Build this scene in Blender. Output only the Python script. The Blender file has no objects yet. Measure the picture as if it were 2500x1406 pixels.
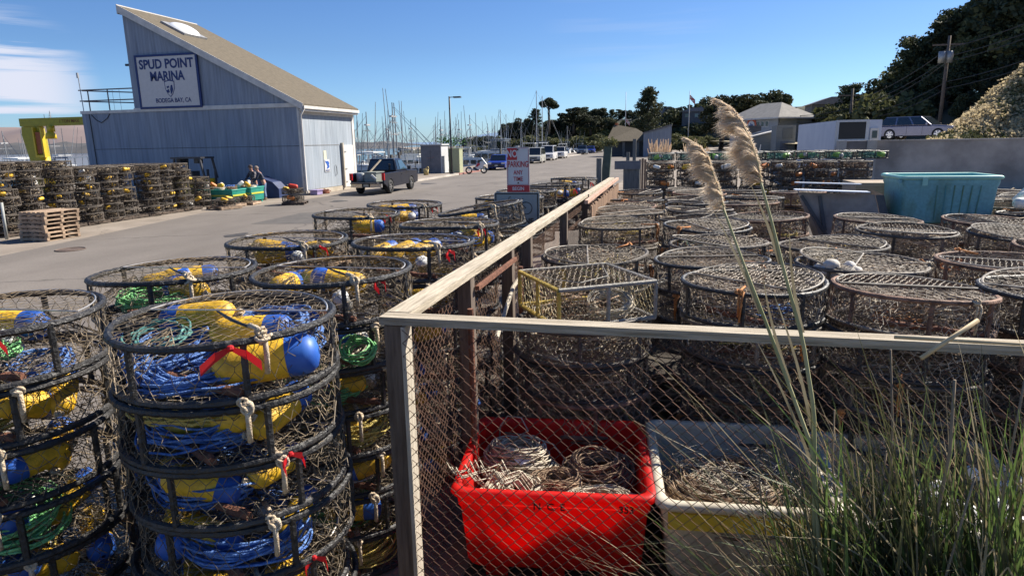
import bpy, math, random
import numpy as np
from mathutils import Vector, Matrix, Euler

SC = bpy.context.scene
COL = SC.collection
R = math.radians
PI = math.pi

# ------------------------------------------------------------------ camera, sky, sun, exposure
YAW, PITCH, ROLL, EYE = 13.4, 12.35, 1.0, 2.7
cd = bpy.data.cameras.new('camera')
cd.sensor_width = 36.0
cd.lens = 36.0 * 1620.0 / 2500.0
cd.clip_start = 0.05
cd.clip_end = 9000
cam = bpy.data.objects.new('camera', cd)
COL.objects.link(cam)
_y, _p, _r = R(YAW), R(PITCH), R(ROLL)
fw = Vector((-math.sin(_y) * math.cos(_p), math.cos(_y) * math.cos(_p), -math.sin(_p)))
rt = Vector((math.cos(_y), math.sin(_y), 0))
up = rt.cross(fw)
rt2 = math.cos(_r) * rt - math.sin(_r) * up
up2 = math.sin(_r) * rt + math.cos(_r) * up
cam.matrix_world = Matrix(((rt2.x, up2.x, -fw.x, 0), (rt2.y, up2.y, -fw.y, 0), (rt2.z, up2.z, -fw.z, EYE), (0, 0, 0, 1)))
SC.camera = cam

SUN_AZ, SUN_EL = 46.0, 42.0      # degrees from +Y towards +X, and above the horizon
W = bpy.data.worlds.new('World')
SC.world = W
W.use_nodes = True
nt = W.node_tree
nt.nodes.clear()
wo = nt.nodes.new('ShaderNodeOutputWorld')
bg = nt.nodes.new('ShaderNodeBackground')
bg.inputs['Strength'].default_value = 0.05
sky = nt.nodes.new('ShaderNodeTexSky')
sky.sky_type = 'NISHITA'
sky.sun_disc = False
sky.sun_elevation = R(SUN_EL)
sky.sun_rotation = R(SUN_AZ)
sky.altitude = 0
sky.air_density = 1.0
sky.dust_density = 0.35
sky.ozone_density = 3.0
tc = nt.nodes.new('ShaderNodeTexCoord')
# thin streaky cirrus
mp = nt.nodes.new('ShaderNodeMapping')
mp.inputs['Scale'].default_value = (1.6, 2.0, 34.0)
mp.inputs['Rotation'].default_value = (0.02, 0.05, 0.3)
nz = nt.nodes.new('ShaderNodeTexNoise')
nz.inputs['Scale'].default_value = 1.6
nz.inputs['Detail'].default_value = 7
nz.inputs['Roughness'].default_value = 0.55
nz.inputs['Distortion'].default_value = 0.3
cr = nt.nodes.new('ShaderNodeValToRGB')
cr.color_ramp.elements[0].position = 0.47
cr.color_ramp.elements[0].color = (0, 0, 0, 1)
cr.color_ramp.elements[1].position = 0.60
cr.color_ramp.elements[1].color = (1, 1, 1, 1)
# patches of cirrus: a broad bank low in the west, faint wisps elsewhere
def bump_dir(az, el, width):
    d = Vector((math.sin(R(az)) * math.cos(R(el)), math.cos(R(az)) * math.cos(R(el)), math.sin(R(el))))
    dt = nt.nodes.new('ShaderNodeVectorMath'); dt.operation = 'DOT_PRODUCT'
    nt.links.new(tc.outputs['Generated'], dt.inputs[0]); dt.inputs[1].default_value = d
    m = nt.nodes.new('ShaderNodeMapRange'); m.interpolation_type = 'SMOOTHSTEP'
    m.inputs['From Min'].default_value = math.cos(R(width)); m.inputs['From Max'].default_value = 1.0
    nt.links.new(dt.outputs['Value'], m.inputs['Value'])
    return m.outputs['Result']
west = bump_dir(-49.5, 4.2, 6.0)
east = bump_dir(-3, 9.6, 8)
mx = nt.nodes.new('ShaderNodeMath'); mx.operation = 'MULTIPLY_ADD'
nt.links.new(east, mx.inputs[0]); mx.inputs[1].default_value = 0.09
nt.links.new(west, mx.inputs[2])
ad = nt.nodes.new('ShaderNodeMath'); ad.operation = 'MULTIPLY'
cm = nt.nodes.new('ShaderNodeMath'); cm.operation = 'MULTIPLY'; cm.inputs[1].default_value = 1.0
mix = nt.nodes.new('ShaderNodeMixRGB')
mix.inputs['Color2'].default_value = (7.6, 8.0, 9.4, 1)
# the clear coastal air is bluer towards the horizon than the model's
sxyz = nt.nodes.new('ShaderNodeSeparateXYZ'); nt.links.new(tc.outputs['Generated'], sxyz.inputs[0])
tr_ = nt.nodes.new('ShaderNodeValToRGB')
tr_.color_ramp.elements[0].position = 0.0; tr_.color_ramp.elements[0].color = (.44, .64, .95, 1)
tr_.color_ramp.elements[1].position = 0.34; tr_.color_ramp.elements[1].color = (.30, .44, .66, 1)
e_ = tr_.color_ramp.elements.new(0.13); e_.color = (.36, .49, .70, 1)
nt.links.new(sxyz.outputs['Z'], tr_.inputs['Fac'])
hs = nt.nodes.new('ShaderNodeMixRGB'); hs.blend_type = 'MULTIPLY'; hs.inputs['Fac'].default_value = 1
sc2 = nt.nodes.new('ShaderNodeVectorMath'); sc2.operation = 'SCALE'; sc2.inputs['Scale'].default_value = 1.84
nt.links.new(sky.outputs['Color'], hs.inputs['Color1']); nt.links.new(tr_.outputs['Color'], hs.inputs['Color2'])
nt.links.new(hs.outputs['Color'], sc2.inputs[0])
nt.links.new(tc.outputs['Generated'], mp.inputs['Vector'])
nt.links.new(mp.outputs['Vector'], nz.inputs['Vector'])
nt.links.new(nz.outputs['Fac'], cr.inputs['Fac'])
nt.links.new(cr.outputs['Color'], ad.inputs[0]); nt.links.new(mx.outputs[0], ad.inputs[1])
nt.links.new(ad.outputs[0], cm.inputs[0])
nt.links.new(sc2.outputs['Vector'], mix.inputs['Color1'])
nt.links.new(cm.outputs[0], mix.inputs['Fac'])
nt.links.new(mix.outputs['Color'], bg.inputs['Color'])
nt.links.new(bg.outputs['Background'], wo.inputs['Surface'])

sl = bpy.data.lights.new('sun', 'SUN')
sl.energy = 5.0
sl.angle = R(0.5)
sl.color = (1.0, 0.93, 0.82)
sun = bpy.data.objects.new('sun', sl)
COL.objects.link(sun)
sd = Vector((math.sin(R(SUN_AZ)) * math.cos(R(SUN_EL)), math.cos(R(SUN_AZ)) * math.cos(R(SUN_EL)), math.sin(R(SUN_EL))))
sun.rotation_euler = sd.to_track_quat('Z', 'Y').to_euler()
sun.location = (30, 30, 60)

SC.view_settings.view_transform = 'Standard'
SC.view_settings.look = 'None'
SC.view_settings.gamma = 1
SC.view_settings.use_curve_mapping = False
SC.view_settings.exposure = 1.0
SC.cycles.max_bounces = 6
SC.cycles.diffuse_bounces = 2
SC.cycles.glossy_bounces = 2
SC.cycles.transmission_bounces = 4
SC.cycles.transparent_max_bounces = 8

rnd = random.Random(7)
nrs = np.random.RandomState(11)

# ------------------------------------------------------------------ materials
def lin(c):
    return tuple((x / 12.92 if x <= 0.04045 else ((x + 0.055) / 1.055) ** 2.4) for x in c)

MATS = {}
def mat(name, col, rough=0.75, var=0.15, scale=6.0, col2=None, bump=0.0, bscale=None, metal=0.0, transl=0.0,
        stretch=(1, 1, 1), thr=(0.35, 0.65), rand=0.0, spec=0.5, coat=0.0, emit=0.0, alpha=None):
    """colour noise between two tones (var, or col -> col2), optional bump and per-object value shift"""
    if name in MATS:
        return MATS[name]
    m = bpy.data.materials.new(name)
    m.use_nodes = True
    t = m.node_tree
    b = t.nodes['Principled BSDF']
    out = t.nodes['Material Output']
    b.inputs['Roughness'].default_value = rough
    b.inputs['Metallic'].default_value = metal
    b.inputs['Specular IOR Level'].default_value = spec
    b.inputs['Coat Weight'].default_value = coat
    c1 = tuple(x * (1 - var) for x in col)
    c2 = tuple(min(1, x * (1 + var)) for x in col) if col2 is None else col2
    if col2 is not None:
        c1 = col
    co = t.nodes.new('ShaderNodeTexCoord')
    ma = t.nodes.new('ShaderNodeMapping')
    ma.inputs['Scale'].default_value = stretch
    n = t.nodes.new('ShaderNodeTexNoise')
    n.inputs['Scale'].default_value = scale
    n.inputs['Detail'].default_value = 6
    n.inputs['Roughness'].default_value = 0.6
    r = t.nodes.new('ShaderNodeValToRGB')
    r.color_ramp.elements[0].position = thr[0]
    r.color_ramp.elements[0].color = (*c1, 1)
    r.color_ramp.elements[1].position = thr[1]
    r.color_ramp.elements[1].color = (*c2, 1)
    t.links.new(co.outputs['Object'], ma.inputs['Vector'])
    t.links.new(ma.outputs['Vector'], n.inputs['Vector'])
    t.links.new(n.outputs['Fac'], r.inputs['Fac'])
    csrc = r.outputs['Color']
    if rand:
        oi = t.nodes.new('ShaderNodeObjectInfo')
        mr = t.nodes.new('ShaderNodeMapRange')
        mr.inputs['To Min'].default_value = 1 - rand
        mr.inputs['To Max'].default_value = 1 + rand
        h = t.nodes.new('ShaderNodeHueSaturation')
        t.links.new(oi.outputs['Random'], mr.inputs['Value'])
        t.links.new(mr.outputs['Result'], h.inputs['Value'])
        t.links.new(csrc, h.inputs['Color'])
        csrc = h.outputs['Color']
    t.links.new(csrc, b.inputs['Base Color'])
    if bump:
        n2 = t.nodes.new('ShaderNodeTexNoise')
        n2.inputs['Scale'].default_value = bscale or scale * 4
        n2.inputs['Detail'].default_value = 4
        bp = t.nodes.new('ShaderNodeBump')
        bp.inputs['Strength'].default_value = bump
        bp.inputs['Distance'].default_value = 0.02
        t.links.new(ma.outputs['Vector'], n2.inputs['Vector'])
        t.links.new(n2.outputs['Fac'], bp.inputs['Height'])
        t.links.new(bp.outputs['Normal'], b.inputs['Normal'])
    if transl:
        tr = t.nodes.new('ShaderNodeBsdfTranslucent')
        ms = t.nodes.new('ShaderNodeMixShader')
        ms.inputs['Fac'].default_value = transl
        t.links.new(csrc, tr.inputs['Color'])
        t.links.new(b.outputs[0], ms.inputs[1])
        t.links.new(tr.outputs[0], ms.inputs[2])
        t.links.new(ms.outputs[0], out.inputs['Surface'])
    MATS[name] = m
    return m

def grooved(name, col, col2, pitch, axis='X', depth=0.6, rough=0.8, seam=None):
    """painted plywood siding: vertical grooves every `pitch` metres, weathered paint"""
    m = mat(name, col, rough, col2=col2, scale=0.9, stretch=(1, 1, 0.25), thr=(0.3, 0.75))
    t = m.node_tree
    b = t.nodes['Principled BSDF']
    co = t.nodes.new('ShaderNodeTexCoord')
    se = t.nodes.new('ShaderNodeSeparateXYZ')
    t.links.new(co.outputs['Object'], se.inputs[0])
    dv = t.nodes.new('ShaderNodeMath'); dv.operation = 'DIVIDE'; dv.inputs[1].default_value = pitch
    t.links.new(se.outputs[axis], dv.inputs[0])
    fr = t.nodes.new('ShaderNodeMath'); fr.operation = 'FRACT'
    t.links.new(dv.outputs[0], fr.inputs[0])
    lt = t.nodes.new('ShaderNodeMath'); lt.operation = 'LESS_THAN'; lt.inputs[1].default_value = 0.14
    t.links.new(fr.outputs[0], lt.inputs[0])
    # streaks: noise much stretched along z
    mp_ = t.nodes.new('ShaderNodeMapping'); mp_.inputs['Scale'].default_value = (5, 5, 0.35)
    n3 = t.nodes.new('ShaderNodeTexNoise'); n3.inputs['Scale'].default_value = 1.3; n3.inputs['Detail'].default_value = 5
    t.links.new(co.outputs['Object'], mp_.inputs['Vector']); t.links.new(mp_.outputs[0], n3.inputs['Vector'])
    mr = t.nodes.new('ShaderNodeMapRange'); mr.inputs['From Min'].default_value = .3; mr.inputs['From Max'].default_value = .7
    mr.inputs['To Min'].default_value = 0.80; mr.inputs['To Max'].default_value = 1.12
    t.links.new(n3.outputs['Fac'], mr.inputs['Value'])
    g = t.nodes.new('ShaderNodeMath'); g.operation = 'MULTIPLY_ADD'; g.inputs[1].default_value = -0.13
    t.links.new(lt.outputs[0], g.inputs[0]); t.links.new(mr.outputs[0], g.inputs[2])
    hsv = t.nodes.new('ShaderNodeHueSaturation')
    lk = b.inputs['Base Color'].links[0].from_socket
    t.links.new(lk, hsv.inputs['Color']); t.links.new(g.outputs[0], hsv.inputs['Value'])
    t.links.new(hsv.outputs[0], b.inputs['Base Color'])
    bp = t.nodes.new('ShaderNodeBump'); bp.inputs['Strength'].default_value = depth; bp.inputs['Distance'].default_value = -0.02
    t.links.new(lt.outputs[0], bp.inputs['Height']); t.links.new(bp.outputs[0], b.inputs['Normal'])
    return m

ASPHALT = mat('asphalt', (.128, .110, .094), .92, col2=(.172, .150, .130), scale=.55, bump=.35, bscale=60, stretch=(1, .25, 1), thr=(.3, .7))
def wear(m, sc, amt, wid=.010):
    t = m.node_tree; b = t.nodes['Principled BSDF']; src = b.inputs['Base Color'].links[0].from_socket
    co = t.nodes.new('ShaderNodeTexCoord'); nn = t.nodes.new('ShaderNodeTexNoise'); nn.inputs['Scale'].default_value = 1.1; nn.inputs['Detail'].default_value = 5
    av = t.nodes.new('ShaderNodeVectorMath'); av.operation = 'MULTIPLY_ADD'; av.inputs[1].default_value = (1.2, 1.2, 0)
    t.links.new(co.outputs['Object'], nn.inputs['Vector']); t.links.new(nn.outputs['Color'], av.inputs[0]); t.links.new(co.outputs['Object'], av.inputs[2])
    v = t.nodes.new('ShaderNodeTexVoronoi'); v.feature = 'DISTANCE_TO_EDGE'; v.inputs['Scale'].default_value = sc
    t.links.new(av.outputs[0], v.inputs['Vector'])
    r = t.nodes.new('ShaderNodeMapRange'); r.inputs['From Min'].default_value = 0; r.inputs['From Max'].default_value = wid; r.inputs['To Min'].default_value = 1 - amt; r.inputs['To Max'].default_value = 1
    t.links.new(v.outputs['Distance'], r.inputs['Value'])
    n2 = t.nodes.new('ShaderNodeTexNoise'); n2.inputs['Scale'].default_value = .16; n2.inputs['Detail'].default_value = 8; n2.inputs['Roughness'].default_value = .7
    r2 = t.nodes.new('ShaderNodeMapRange'); r2.inputs['From Min'].default_value = .35; r2.inputs['From Max'].default_value = .65; r2.inputs['To Min'].default_value = .84; r2.inputs['To Max'].default_value = 1.10
    t.links.new(co.outputs['Object'], n2.inputs['Vector']); t.links.new(n2.outputs['Fac'], r2.inputs['Value'])
    n3 = t.nodes.new('ShaderNodeTexNoise'); n3.inputs['Scale'].default_value = 26; n3.inputs['Detail'].default_value = 3
    r3 = t.nodes.new('ShaderNodeMapRange'); r3.inputs['From Min'].default_value = .3; r3.inputs['From Max'].default_value = .7; r3.inputs['To Min'].default_value = .86; r3.inputs['To Max'].default_value = 1.14
    t.links.new(co.outputs['Object'], n3.inputs['Vector']); t.links.new(n3.outputs['Fac'], r3.inputs['Value'])
    m1 = t.nodes.new('ShaderNodeMath'); m1.operation = 'MULTIPLY'; m2 = t.nodes.new('ShaderNodeMath'); m2.operation = 'MULTIPLY'
    t.links.new(r.outputs[0], m1.inputs[0]); t.links.new(r2.outputs[0], m1.inputs[1]); t.links.new(m1.outputs[0], m2.inputs[0]); t.links.new(r3.outputs[0], m2.inputs[1])
    h = t.nodes.new('ShaderNodeHueSaturation'); t.links.new(src, h.inputs['Color']); t.links.new(m2.outputs[0], h.inputs['Value']); t.links.new(h.outputs[0], b.inputs['Base Color'])
wear(ASPHALT, .14, .5, .010)
CONCRETE_GROUND = mat('worn_concrete_ground', (.20, .165, .13), .95, col2=(.28, .235, .19), scale=.7, bump=.3, bscale=30)
YARD_G = mat('yard_dirt', (.030, .024, .018), .95, col2=(.075, .058, .044), scale=1.8, bump=.5, bscale=25)
CONCRETE = mat('concrete', (.40, .36, .31), .9, col2=(.54, .49, .43), scale=.8, bump=.25, bscale=18)
CONC_DARK = mat('stained_concrete', (.25, .22, .19), .9, col2=(.50, .44, .38), scale=.5, bump=.25, bscale=18, thr=(.38, .68))
wear(CONCRETE_GROUND, .3, .4, .008)
wear(CONCRETE, .5, .35, .01)
WATERM = mat('bay_water', (.012, .035, .06), .12, var=.2, scale=.2, bump=.6, bscale=1.5, spec=.6)
RED_KERB = mat('faded_red_kerb_paint', (.36, .09, .075), .85, col2=(.26, .20, .17), scale=3)
BLACK_RUB = mat('black_rubber_wrap', (.010, .010, .011), .5, col2=(.045, .042, .040), scale=14, bump=.5, bscale=60, rand=.3, thr=(.35, .75))
GREY_RUB = mat('weathered_rubber_wrap', (.020, .018, .018), .7, col2=(.19, .155, .12), scale=6, bump=.5, bscale=50, rand=.35, thr=(.3, .75))
NET_TAN = mat('tan_wire_netting', (.040, .030, .020), .7, col2=(.27, .205, .13), scale=8, rand=.2)
NET_DARK = mat('dark_wire_netting', (.018, .014, .011), .7, col2=(.11, .08, .055), scale=8, rand=.2)
NET_GREY = mat('grey_wire_netting', (.10, .08, .058), .7, col2=(.43, .355, .265), scale=7, rand=.3)
RUST = mat('rusty_iron', (.11, .042, .024), .85, col2=(.24, .10, .055), scale=22, bump=.6, bscale=70)
STEEL = mat('bare_steel', (.42, .40, .37), .35, col2=(.62, .59, .55), scale=12, metal=.6)
B_YEL = mat('buoy_yellow', (.52, .29, .015), .5, col2=(.80, .47, .03), scale=6, bump=.2, bscale=40, rand=.15, thr=(.3, .5))
wear(B_YEL, 14, .35, .02)
B_BLUE = mat('buoy_blue', (.012, .065, .33), .5, col2=(.03, .12, .44), scale=9, rand=.2)
B_RED = mat('buoy_red', (.50, .03, .015), .45, col2=(.62, .07, .03), scale=9, rand=.2)
B_WHITE = mat('buoy_white', (.62, .60, .55), .5, col2=(.75, .73, .68), scale=9, rand=.1)
B_ORANGE = mat('buoy_orange', (.62, .17, .03), .5, col2=(.72, .26, .06), scale=9, rand=.2)
B_GREEN = mat('buoy_lime', (.20, .50, .07), .5, col2=(.38, .66, .14), scale=9, rand=.2)
ROPE_BEIGE = mat('beige_rope', (.45, .34, .22), .9, col2=(.66, .55, .40), scale=30, bump=.7, bscale=120)
ROPE_BLUE = mat('blue_rope', (.03, .09, .33), .8, col2=(.16, .30, .62), scale=24, bump=.6, bscale=120, rand=.15)
ROPE_GREEN = mat('green_rope', (.12, .40, .13), .8, col2=(.30, .62, .26), scale=24, bump=.6, bscale=120, rand=.2)
ROPE_WHITE = mat('pale_line', (.34, .29, .21), .85, col2=(.60, .53, .42), scale=20, bump=.5, bscale=100, rand=.1)
ROPE_BROWN = mat('dirty_brown_line', (.08, .048, .03), .9, col2=(.36, .25, .16), scale=14, bump=.5, bscale=80, rand=.3)
ROPE_YEL = mat('yellow_line', (.50, .36, .07), .8, col2=(.66, .52, .16), scale=20, bump=.5, bscale=100)
ROPE_ORANGE = mat('orange_strap', (.42, .15, .04), .8, col2=(.60, .27, .09), scale=20, bump=.5, bscale=90, rand=.2)
RIBBON = mat('red_ribbon', (.62, .015, .02), .6, var=.1, transl=.3)
TEAL_ROPE = mat('teal_line', (.03, .12, .11), .8, col2=(.12, .30, .27), scale=20)
BAIT = mat('white_bait_jar', (.62, .62, .60), .4, var=.08)
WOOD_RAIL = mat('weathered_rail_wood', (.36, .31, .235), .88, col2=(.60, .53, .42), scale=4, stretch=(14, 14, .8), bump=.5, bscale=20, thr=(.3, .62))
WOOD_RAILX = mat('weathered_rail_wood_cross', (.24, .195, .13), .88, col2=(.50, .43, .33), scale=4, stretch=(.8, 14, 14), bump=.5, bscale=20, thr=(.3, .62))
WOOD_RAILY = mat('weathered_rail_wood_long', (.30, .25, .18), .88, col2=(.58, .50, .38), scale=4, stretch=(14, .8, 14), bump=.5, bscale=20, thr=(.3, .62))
WOOD_POST = mat('brown_stained_post', (.10, .072, .055), .85, col2=(.20, .155, .12), scale=4, stretch=(10, 10, .8), bump=.4, bscale=18)
WOOD_GREY = mat('grey_weathered_timber', (.10, .105, .10), .88, col2=(.20, .20, .19), scale=4, stretch=(10, 10, .8), bump=.4, bscale=18)
WOOD_PICKET = mat('brown_picket_wood', (.20, .12, .075), .85, col2=(.34, .22, .14), scale=4, stretch=(10, 10, .8), bump=.4, bscale=18, rand=.2)
PALLET = mat('pallet_wood', (.20, .135, .09), .88, col2=(.44, .32, .22), scale=5, bump=.4, bscale=30, rand=.22)
PALLET_D = mat('old_dark_pallet_wood', (.035, .026, .02), .88, col2=(.11, .08, .06), scale=5, bump=.4, bscale=30, rand=.2)
LINK = mat('rusty_chain_link_wire', (.08, .038, .024), .75, col2=(.20, .11, .07), scale=4, metal=.25)
RED_BIN = mat('red_plastic_bin', (.46, .030, .022), .5, col2=(.84, .024, .018), scale=4, thr=(.26, .42), transl=.55, bump=.08, bscale=12)
WHITE_BIN = mat('off_white_plastic_bin', (.50, .44, .33), .5, col2=(.66, .60, .48), scale=3, transl=.18, bump=.1, bscale=12)
YEL_BAND = mat('yellow_plastic_bin', (.86, .56, .03), .5, col2=(.90, .64, .06), scale=3, transl=.15)
TEAL_BIN = mat('teal_plastic_bin', (.14, .27, .22), .6, col2=(.20, .44, .50), scale=3.2, stretch=(1, 1, .35), thr=(.33, .50), bump=.12, bscale=12, transl=.12)
TEAL_RIM = mat('pale_teal_plastic_rim', (.24, .52, .46), .5, col2=(.32, .58, .50), scale=3)
ALGAE = mat('algae_streaks', (.13, .20, .09), .8, col2=(.10, .32, .36), scale=9, stretch=(1, 1, .3))
GREEN_BIN = mat('green_fish_tote', (.02, .30, .235), .5, col2=(.04, .38, .30), scale=3, transl=.1)
GREEN_BAND = mat('yellow_green_tote_band', (.50, .50, .06), .5, var=.1)
PLY = mat('weathered_plywood', (.27, .21, .15), .85, col2=(.42, .34, .25), scale=1.6, stretch=(1, 1, 6), bump=.2, bscale=20)
SLAB = mat('grey_fibre_board', (.22, .19, .165), .8, col2=(.36, .32, .28), scale=3.2, bump=.2, bscale=12)
SLAB_DARK = mat('dark_steel_angle', (.05, .055, .06), .6, col2=(.10, .095, .09), scale=6)
ALU = mat('aluminium_flange', (.60, .64, .70), .45, var=.1, metal=.35)
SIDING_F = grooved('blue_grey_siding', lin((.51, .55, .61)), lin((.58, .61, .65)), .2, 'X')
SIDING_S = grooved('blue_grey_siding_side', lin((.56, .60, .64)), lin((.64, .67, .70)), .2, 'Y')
TRIM = mat('white_painted_trim', (.52, .50, .47), .7, col2=(.66, .63, .58), scale=2.5)
ROOF = mat('tan_asphalt_shingle', (.092, .075, .050), .95, col2=(.135, .110, .075), scale=5, stretch=(1, 1, 1), bump=.4, bscale=22)
FOUND = mat('stained_foundation', (.36, .31, .24), .9, col2=(.48, .43, .35), scale=2)
SIGN_W = mat('sign_white', (.60, .60, .60), .5, var=.05)
SIGN_BLUE = mat('sign_navy', (.012, .028, .13), .5, var=.08)
SIGN_RED = mat('sign_red', (.42, .02, .03), .45, var=.08)
SIGN_BLACK = mat('sign_black', (.012, .012, .014), .5, var=.05)
GALV = mat('galvanised_metal', (.30, .31, .31), .5, col2=(.42, .42, .42), scale=8, metal=.5)
DOOR_W = mat('white_door_paint', (.68, .66, .62), .5, var=.06)
PLASTIC_SKY = mat('white_skylight_dome', (.68, .70, .72), .3, var=.05)
CRANE = mat('crane_yellow', (.62, .42, .015), .5, col2=(.70, .50, .03), scale=3)
ORANGE_D = mat('orange_brown_machinery', (.35, .09, .02), .6, var=.2)
DARK = mat('dark_painted_steel', (.020, .022, .03), .5, col2=(.05, .05, .055), scale=6)
GLASS = mat('dark_window_glass', (.012, .018, .025), .08, var=.1, spec=.8)
GLASS_L = mat('sky_tinted_glass', (.05, .09, .12), .08, var=.1, spec=.8)
wear(RED_BIN, 5, .10, .012); wear(TEAL_BIN, 4, .16, .012)
TYRE = mat('tyre_rubber', (.018, .018, .018), .8, var=.2)
CHROME = mat('chrome', (.60, .60, .60), .2, var=.05, metal=.9)
TAILR = mat('red_tail_lamp', (.55, .01, .01), .3, var=.05)
LAMP_A = mat('headlight_lens', (.60, .60, .60), .15, var=.05)
PLATE = mat('number_plate_white', (.5, .5, .5), .5, var=.05)
def paint(n, c): return mat('car_paint_' + n, c, .32, var=.04, coat=.25, spec=.35)
PNAVY = paint('navy', (.004, .006, .016)); PBLUE = paint('blue', (.02, .05, .30)); PSILV = paint('silver', (.42, .42, .38))
PWHITE = paint('white', (.66, .66, .66)); PSLATE = paint('slate', (.07, .11, .18)); PBLACK = mat('car_paint_shiny', (.16, .16, .22), .25, var=.04, metal=.7, coat=.6)
SHED = mat('grey_shed_metal', (.12, .125, .145), .6, col2=(.17, .17, .19), scale=2)
SHED_L = mat('pale_shed_side', (.52, .53, .54), .6, var=.05)
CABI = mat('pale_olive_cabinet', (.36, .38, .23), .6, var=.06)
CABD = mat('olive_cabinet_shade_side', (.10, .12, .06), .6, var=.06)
HULL_W = mat('white_hull_paint', (.60, .60, .58), .45, col2=(.70, .70, .68), scale=2, rand=.1)
HULL_B = mat('blue_hull_paint', (.03, .12, .20), .45, var=.1)
BOAT_GREY = mat('boat_grey_canvas', (.12, .15, .20), .7, var=.1)
MAST = mat('mast_grey', (.20, .21, .22), .6, var=.2, rand=.4)
MAST_W = mat('mast_pale', (.42, .42, .42), .5, var=.15)
DOCKW = mat('dock_timber', (.16, .135, .11), .9, var=.2)
LEAF_D = mat('dark_cypress_foliage', (.022, .030, .014), .8, col2=(.085, .092, .038), scale=.5, rand=.3, transl=.15, thr=(.3, .7))
LEAF_M = mat('olive_green_foliage', (.055, .068, .026), .8, col2=(.17, .165, .065), scale=.6, rand=.25, transl=.2, thr=(.3, .7))
LEAF_B = mat('shrub_foliage', (.085, .095, .035), .8, col2=(.20, .185, .075), scale=.8, rand=.25, transl=.2, thr=(.3, .7))
BARK = mat('bark', (.06, .048, .038), .9, col2=(.13, .105, .085), scale=5, bump=.4, bscale=20)
BLUFF = mat('bluff_slope', (.030, .036, .020), .95, col2=(.085, .075, .045), scale=.06, bump=.8, bscale=.5)
DUNE = mat('dry_dune_grass_slope', (.22, .18, .10), .95, col2=(.46, .38, .24), scale=.45, bump=.9, bscale=2.0, stretch=(1, 1, 2), thr=(.35, .62))
HILLB = mat('brown_far_hills', (.17, .13, .125), .95, col2=(.22, .17, .15), scale=.004)
HILLD = mat('far_shore_scrub', (.040, .048, .055), .95, col2=(.105, .095, .09), scale=.02)
HILLHAZE = mat('haze_blue_far_hills', (.13, .21, .33), .95, var=.05, scale=.01)  # distance haze is put into the blue of these hills
STRAW = mat('dry_grass_tuft', (.40, .32, .18), .9, col2=(.60, .50, .32), scale=1, rand=.3, transl=.4)
BLADE_G = mat('green_grass_blade', (.05, .085, .02), .45, col2=(.20, .29, .08), scale=2.5, transl=.35)
BLADE_D = mat('olive_grass_blade', (.025, .032, .014), .55, col2=(.13, .13, .055), scale=2.5, transl=.25)
BLADE_Y = mat('dry_grass_blade', (.28, .22, .12), .7, col2=(.52, .43, .26), scale=2.5, transl=.25)
STALK = mat('dry_reed_stalk', (.17, .125, .08), .8, col2=(.34, .26, .17), scale=6, stretch=(1, 1, .3))
PLUME = mat('pampas_plume', (.74, .60, .45), .9, col2=(.90, .78, .62), scale=5, transl=.55)
PLUME_ST = mat('pampas_stem', (.24, .25, .10), .7, col2=(.42, .40, .22), scale=4, stretch=(1, 1, .4))
SKIN = mat('skin', (.42, .22, .16), .6, var=.1)
JEANS = mat('blue_jeans', (.09, .14, .24), .85, col2=(.15, .21, .33), scale=8)
JACKET = mat('navy_jacket', (.014, .020, .045), .8, col2=(.03, .035, .06), scale=8)
PLAID = mat('dark_checked_shirt', (.035, .028, .035), .85, col2=(.16, .15, .16), scale=11, thr=(.52, .56))
CAPM = mat('dark_cap', (.035, .025, .022), .8, col2=(.09, .06, .05), scale=12)
HAIR = mat('grey_hair', (.22, .17, .14), .9, var=.2)
BOOT = mat('tan_boot', (.20, .15, .09), .8, var=.2)
TARP = mat('dark_blue_tarp', (.010, .020, .07), .6, col2=(.02, .04, .12), scale=3, bump=.5, bscale=4)
LILAC = mat('lilac_plastic_tub', (.30, .24, .42), .5, var=.1)
WHITE_BAG = mat('white_mesh_bag', (.58, .52, .44), .8, col2=(.74, .70, .64), scale=10, bump=.8, bscale=18, transl=.2)
TRAILER = mat('pale_blue_trailer_side', (.42, .46, .56), .5, col2=(.50, .54, .62), scale=.8)
BWALL = mat('grey_green_clapboard', (.17, .18, .175), .8, col2=(.22, .23, .22), scale=2, stretch=(1, 1, 8))
BWALL_L = mat('pale_grey_clapboard', (.30, .31, .32), .8, col2=(.36, .37, .38), scale=2, stretch=(1, 1, 8))
ROOFG = mat('grey_shingle', (.22, .21, .195), .95, col2=(.29, .275, .25), scale=2)
EMB_O = mat('life_ring_orange', (.55, .12, .06), .6, var=.1)
EMB_B = mat('emblem_blue', (.06, .10, .25), .6, var=.1)
HOUSE_G = mat('weathered_house_wall', (.09, .10, .115), .8, var=.15)
WIRE = mat('power_cable', (.05, .05, .05), .7, var=.1)
POLEM = mat('utility_pole_wood', (.14, .11, .09), .9, var=.2)
GREENPLANT = mat('green_cabinet_top_shrub', (.05, .14, .04), .8, col2=(.10, .22, .06), scale=3)

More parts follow.
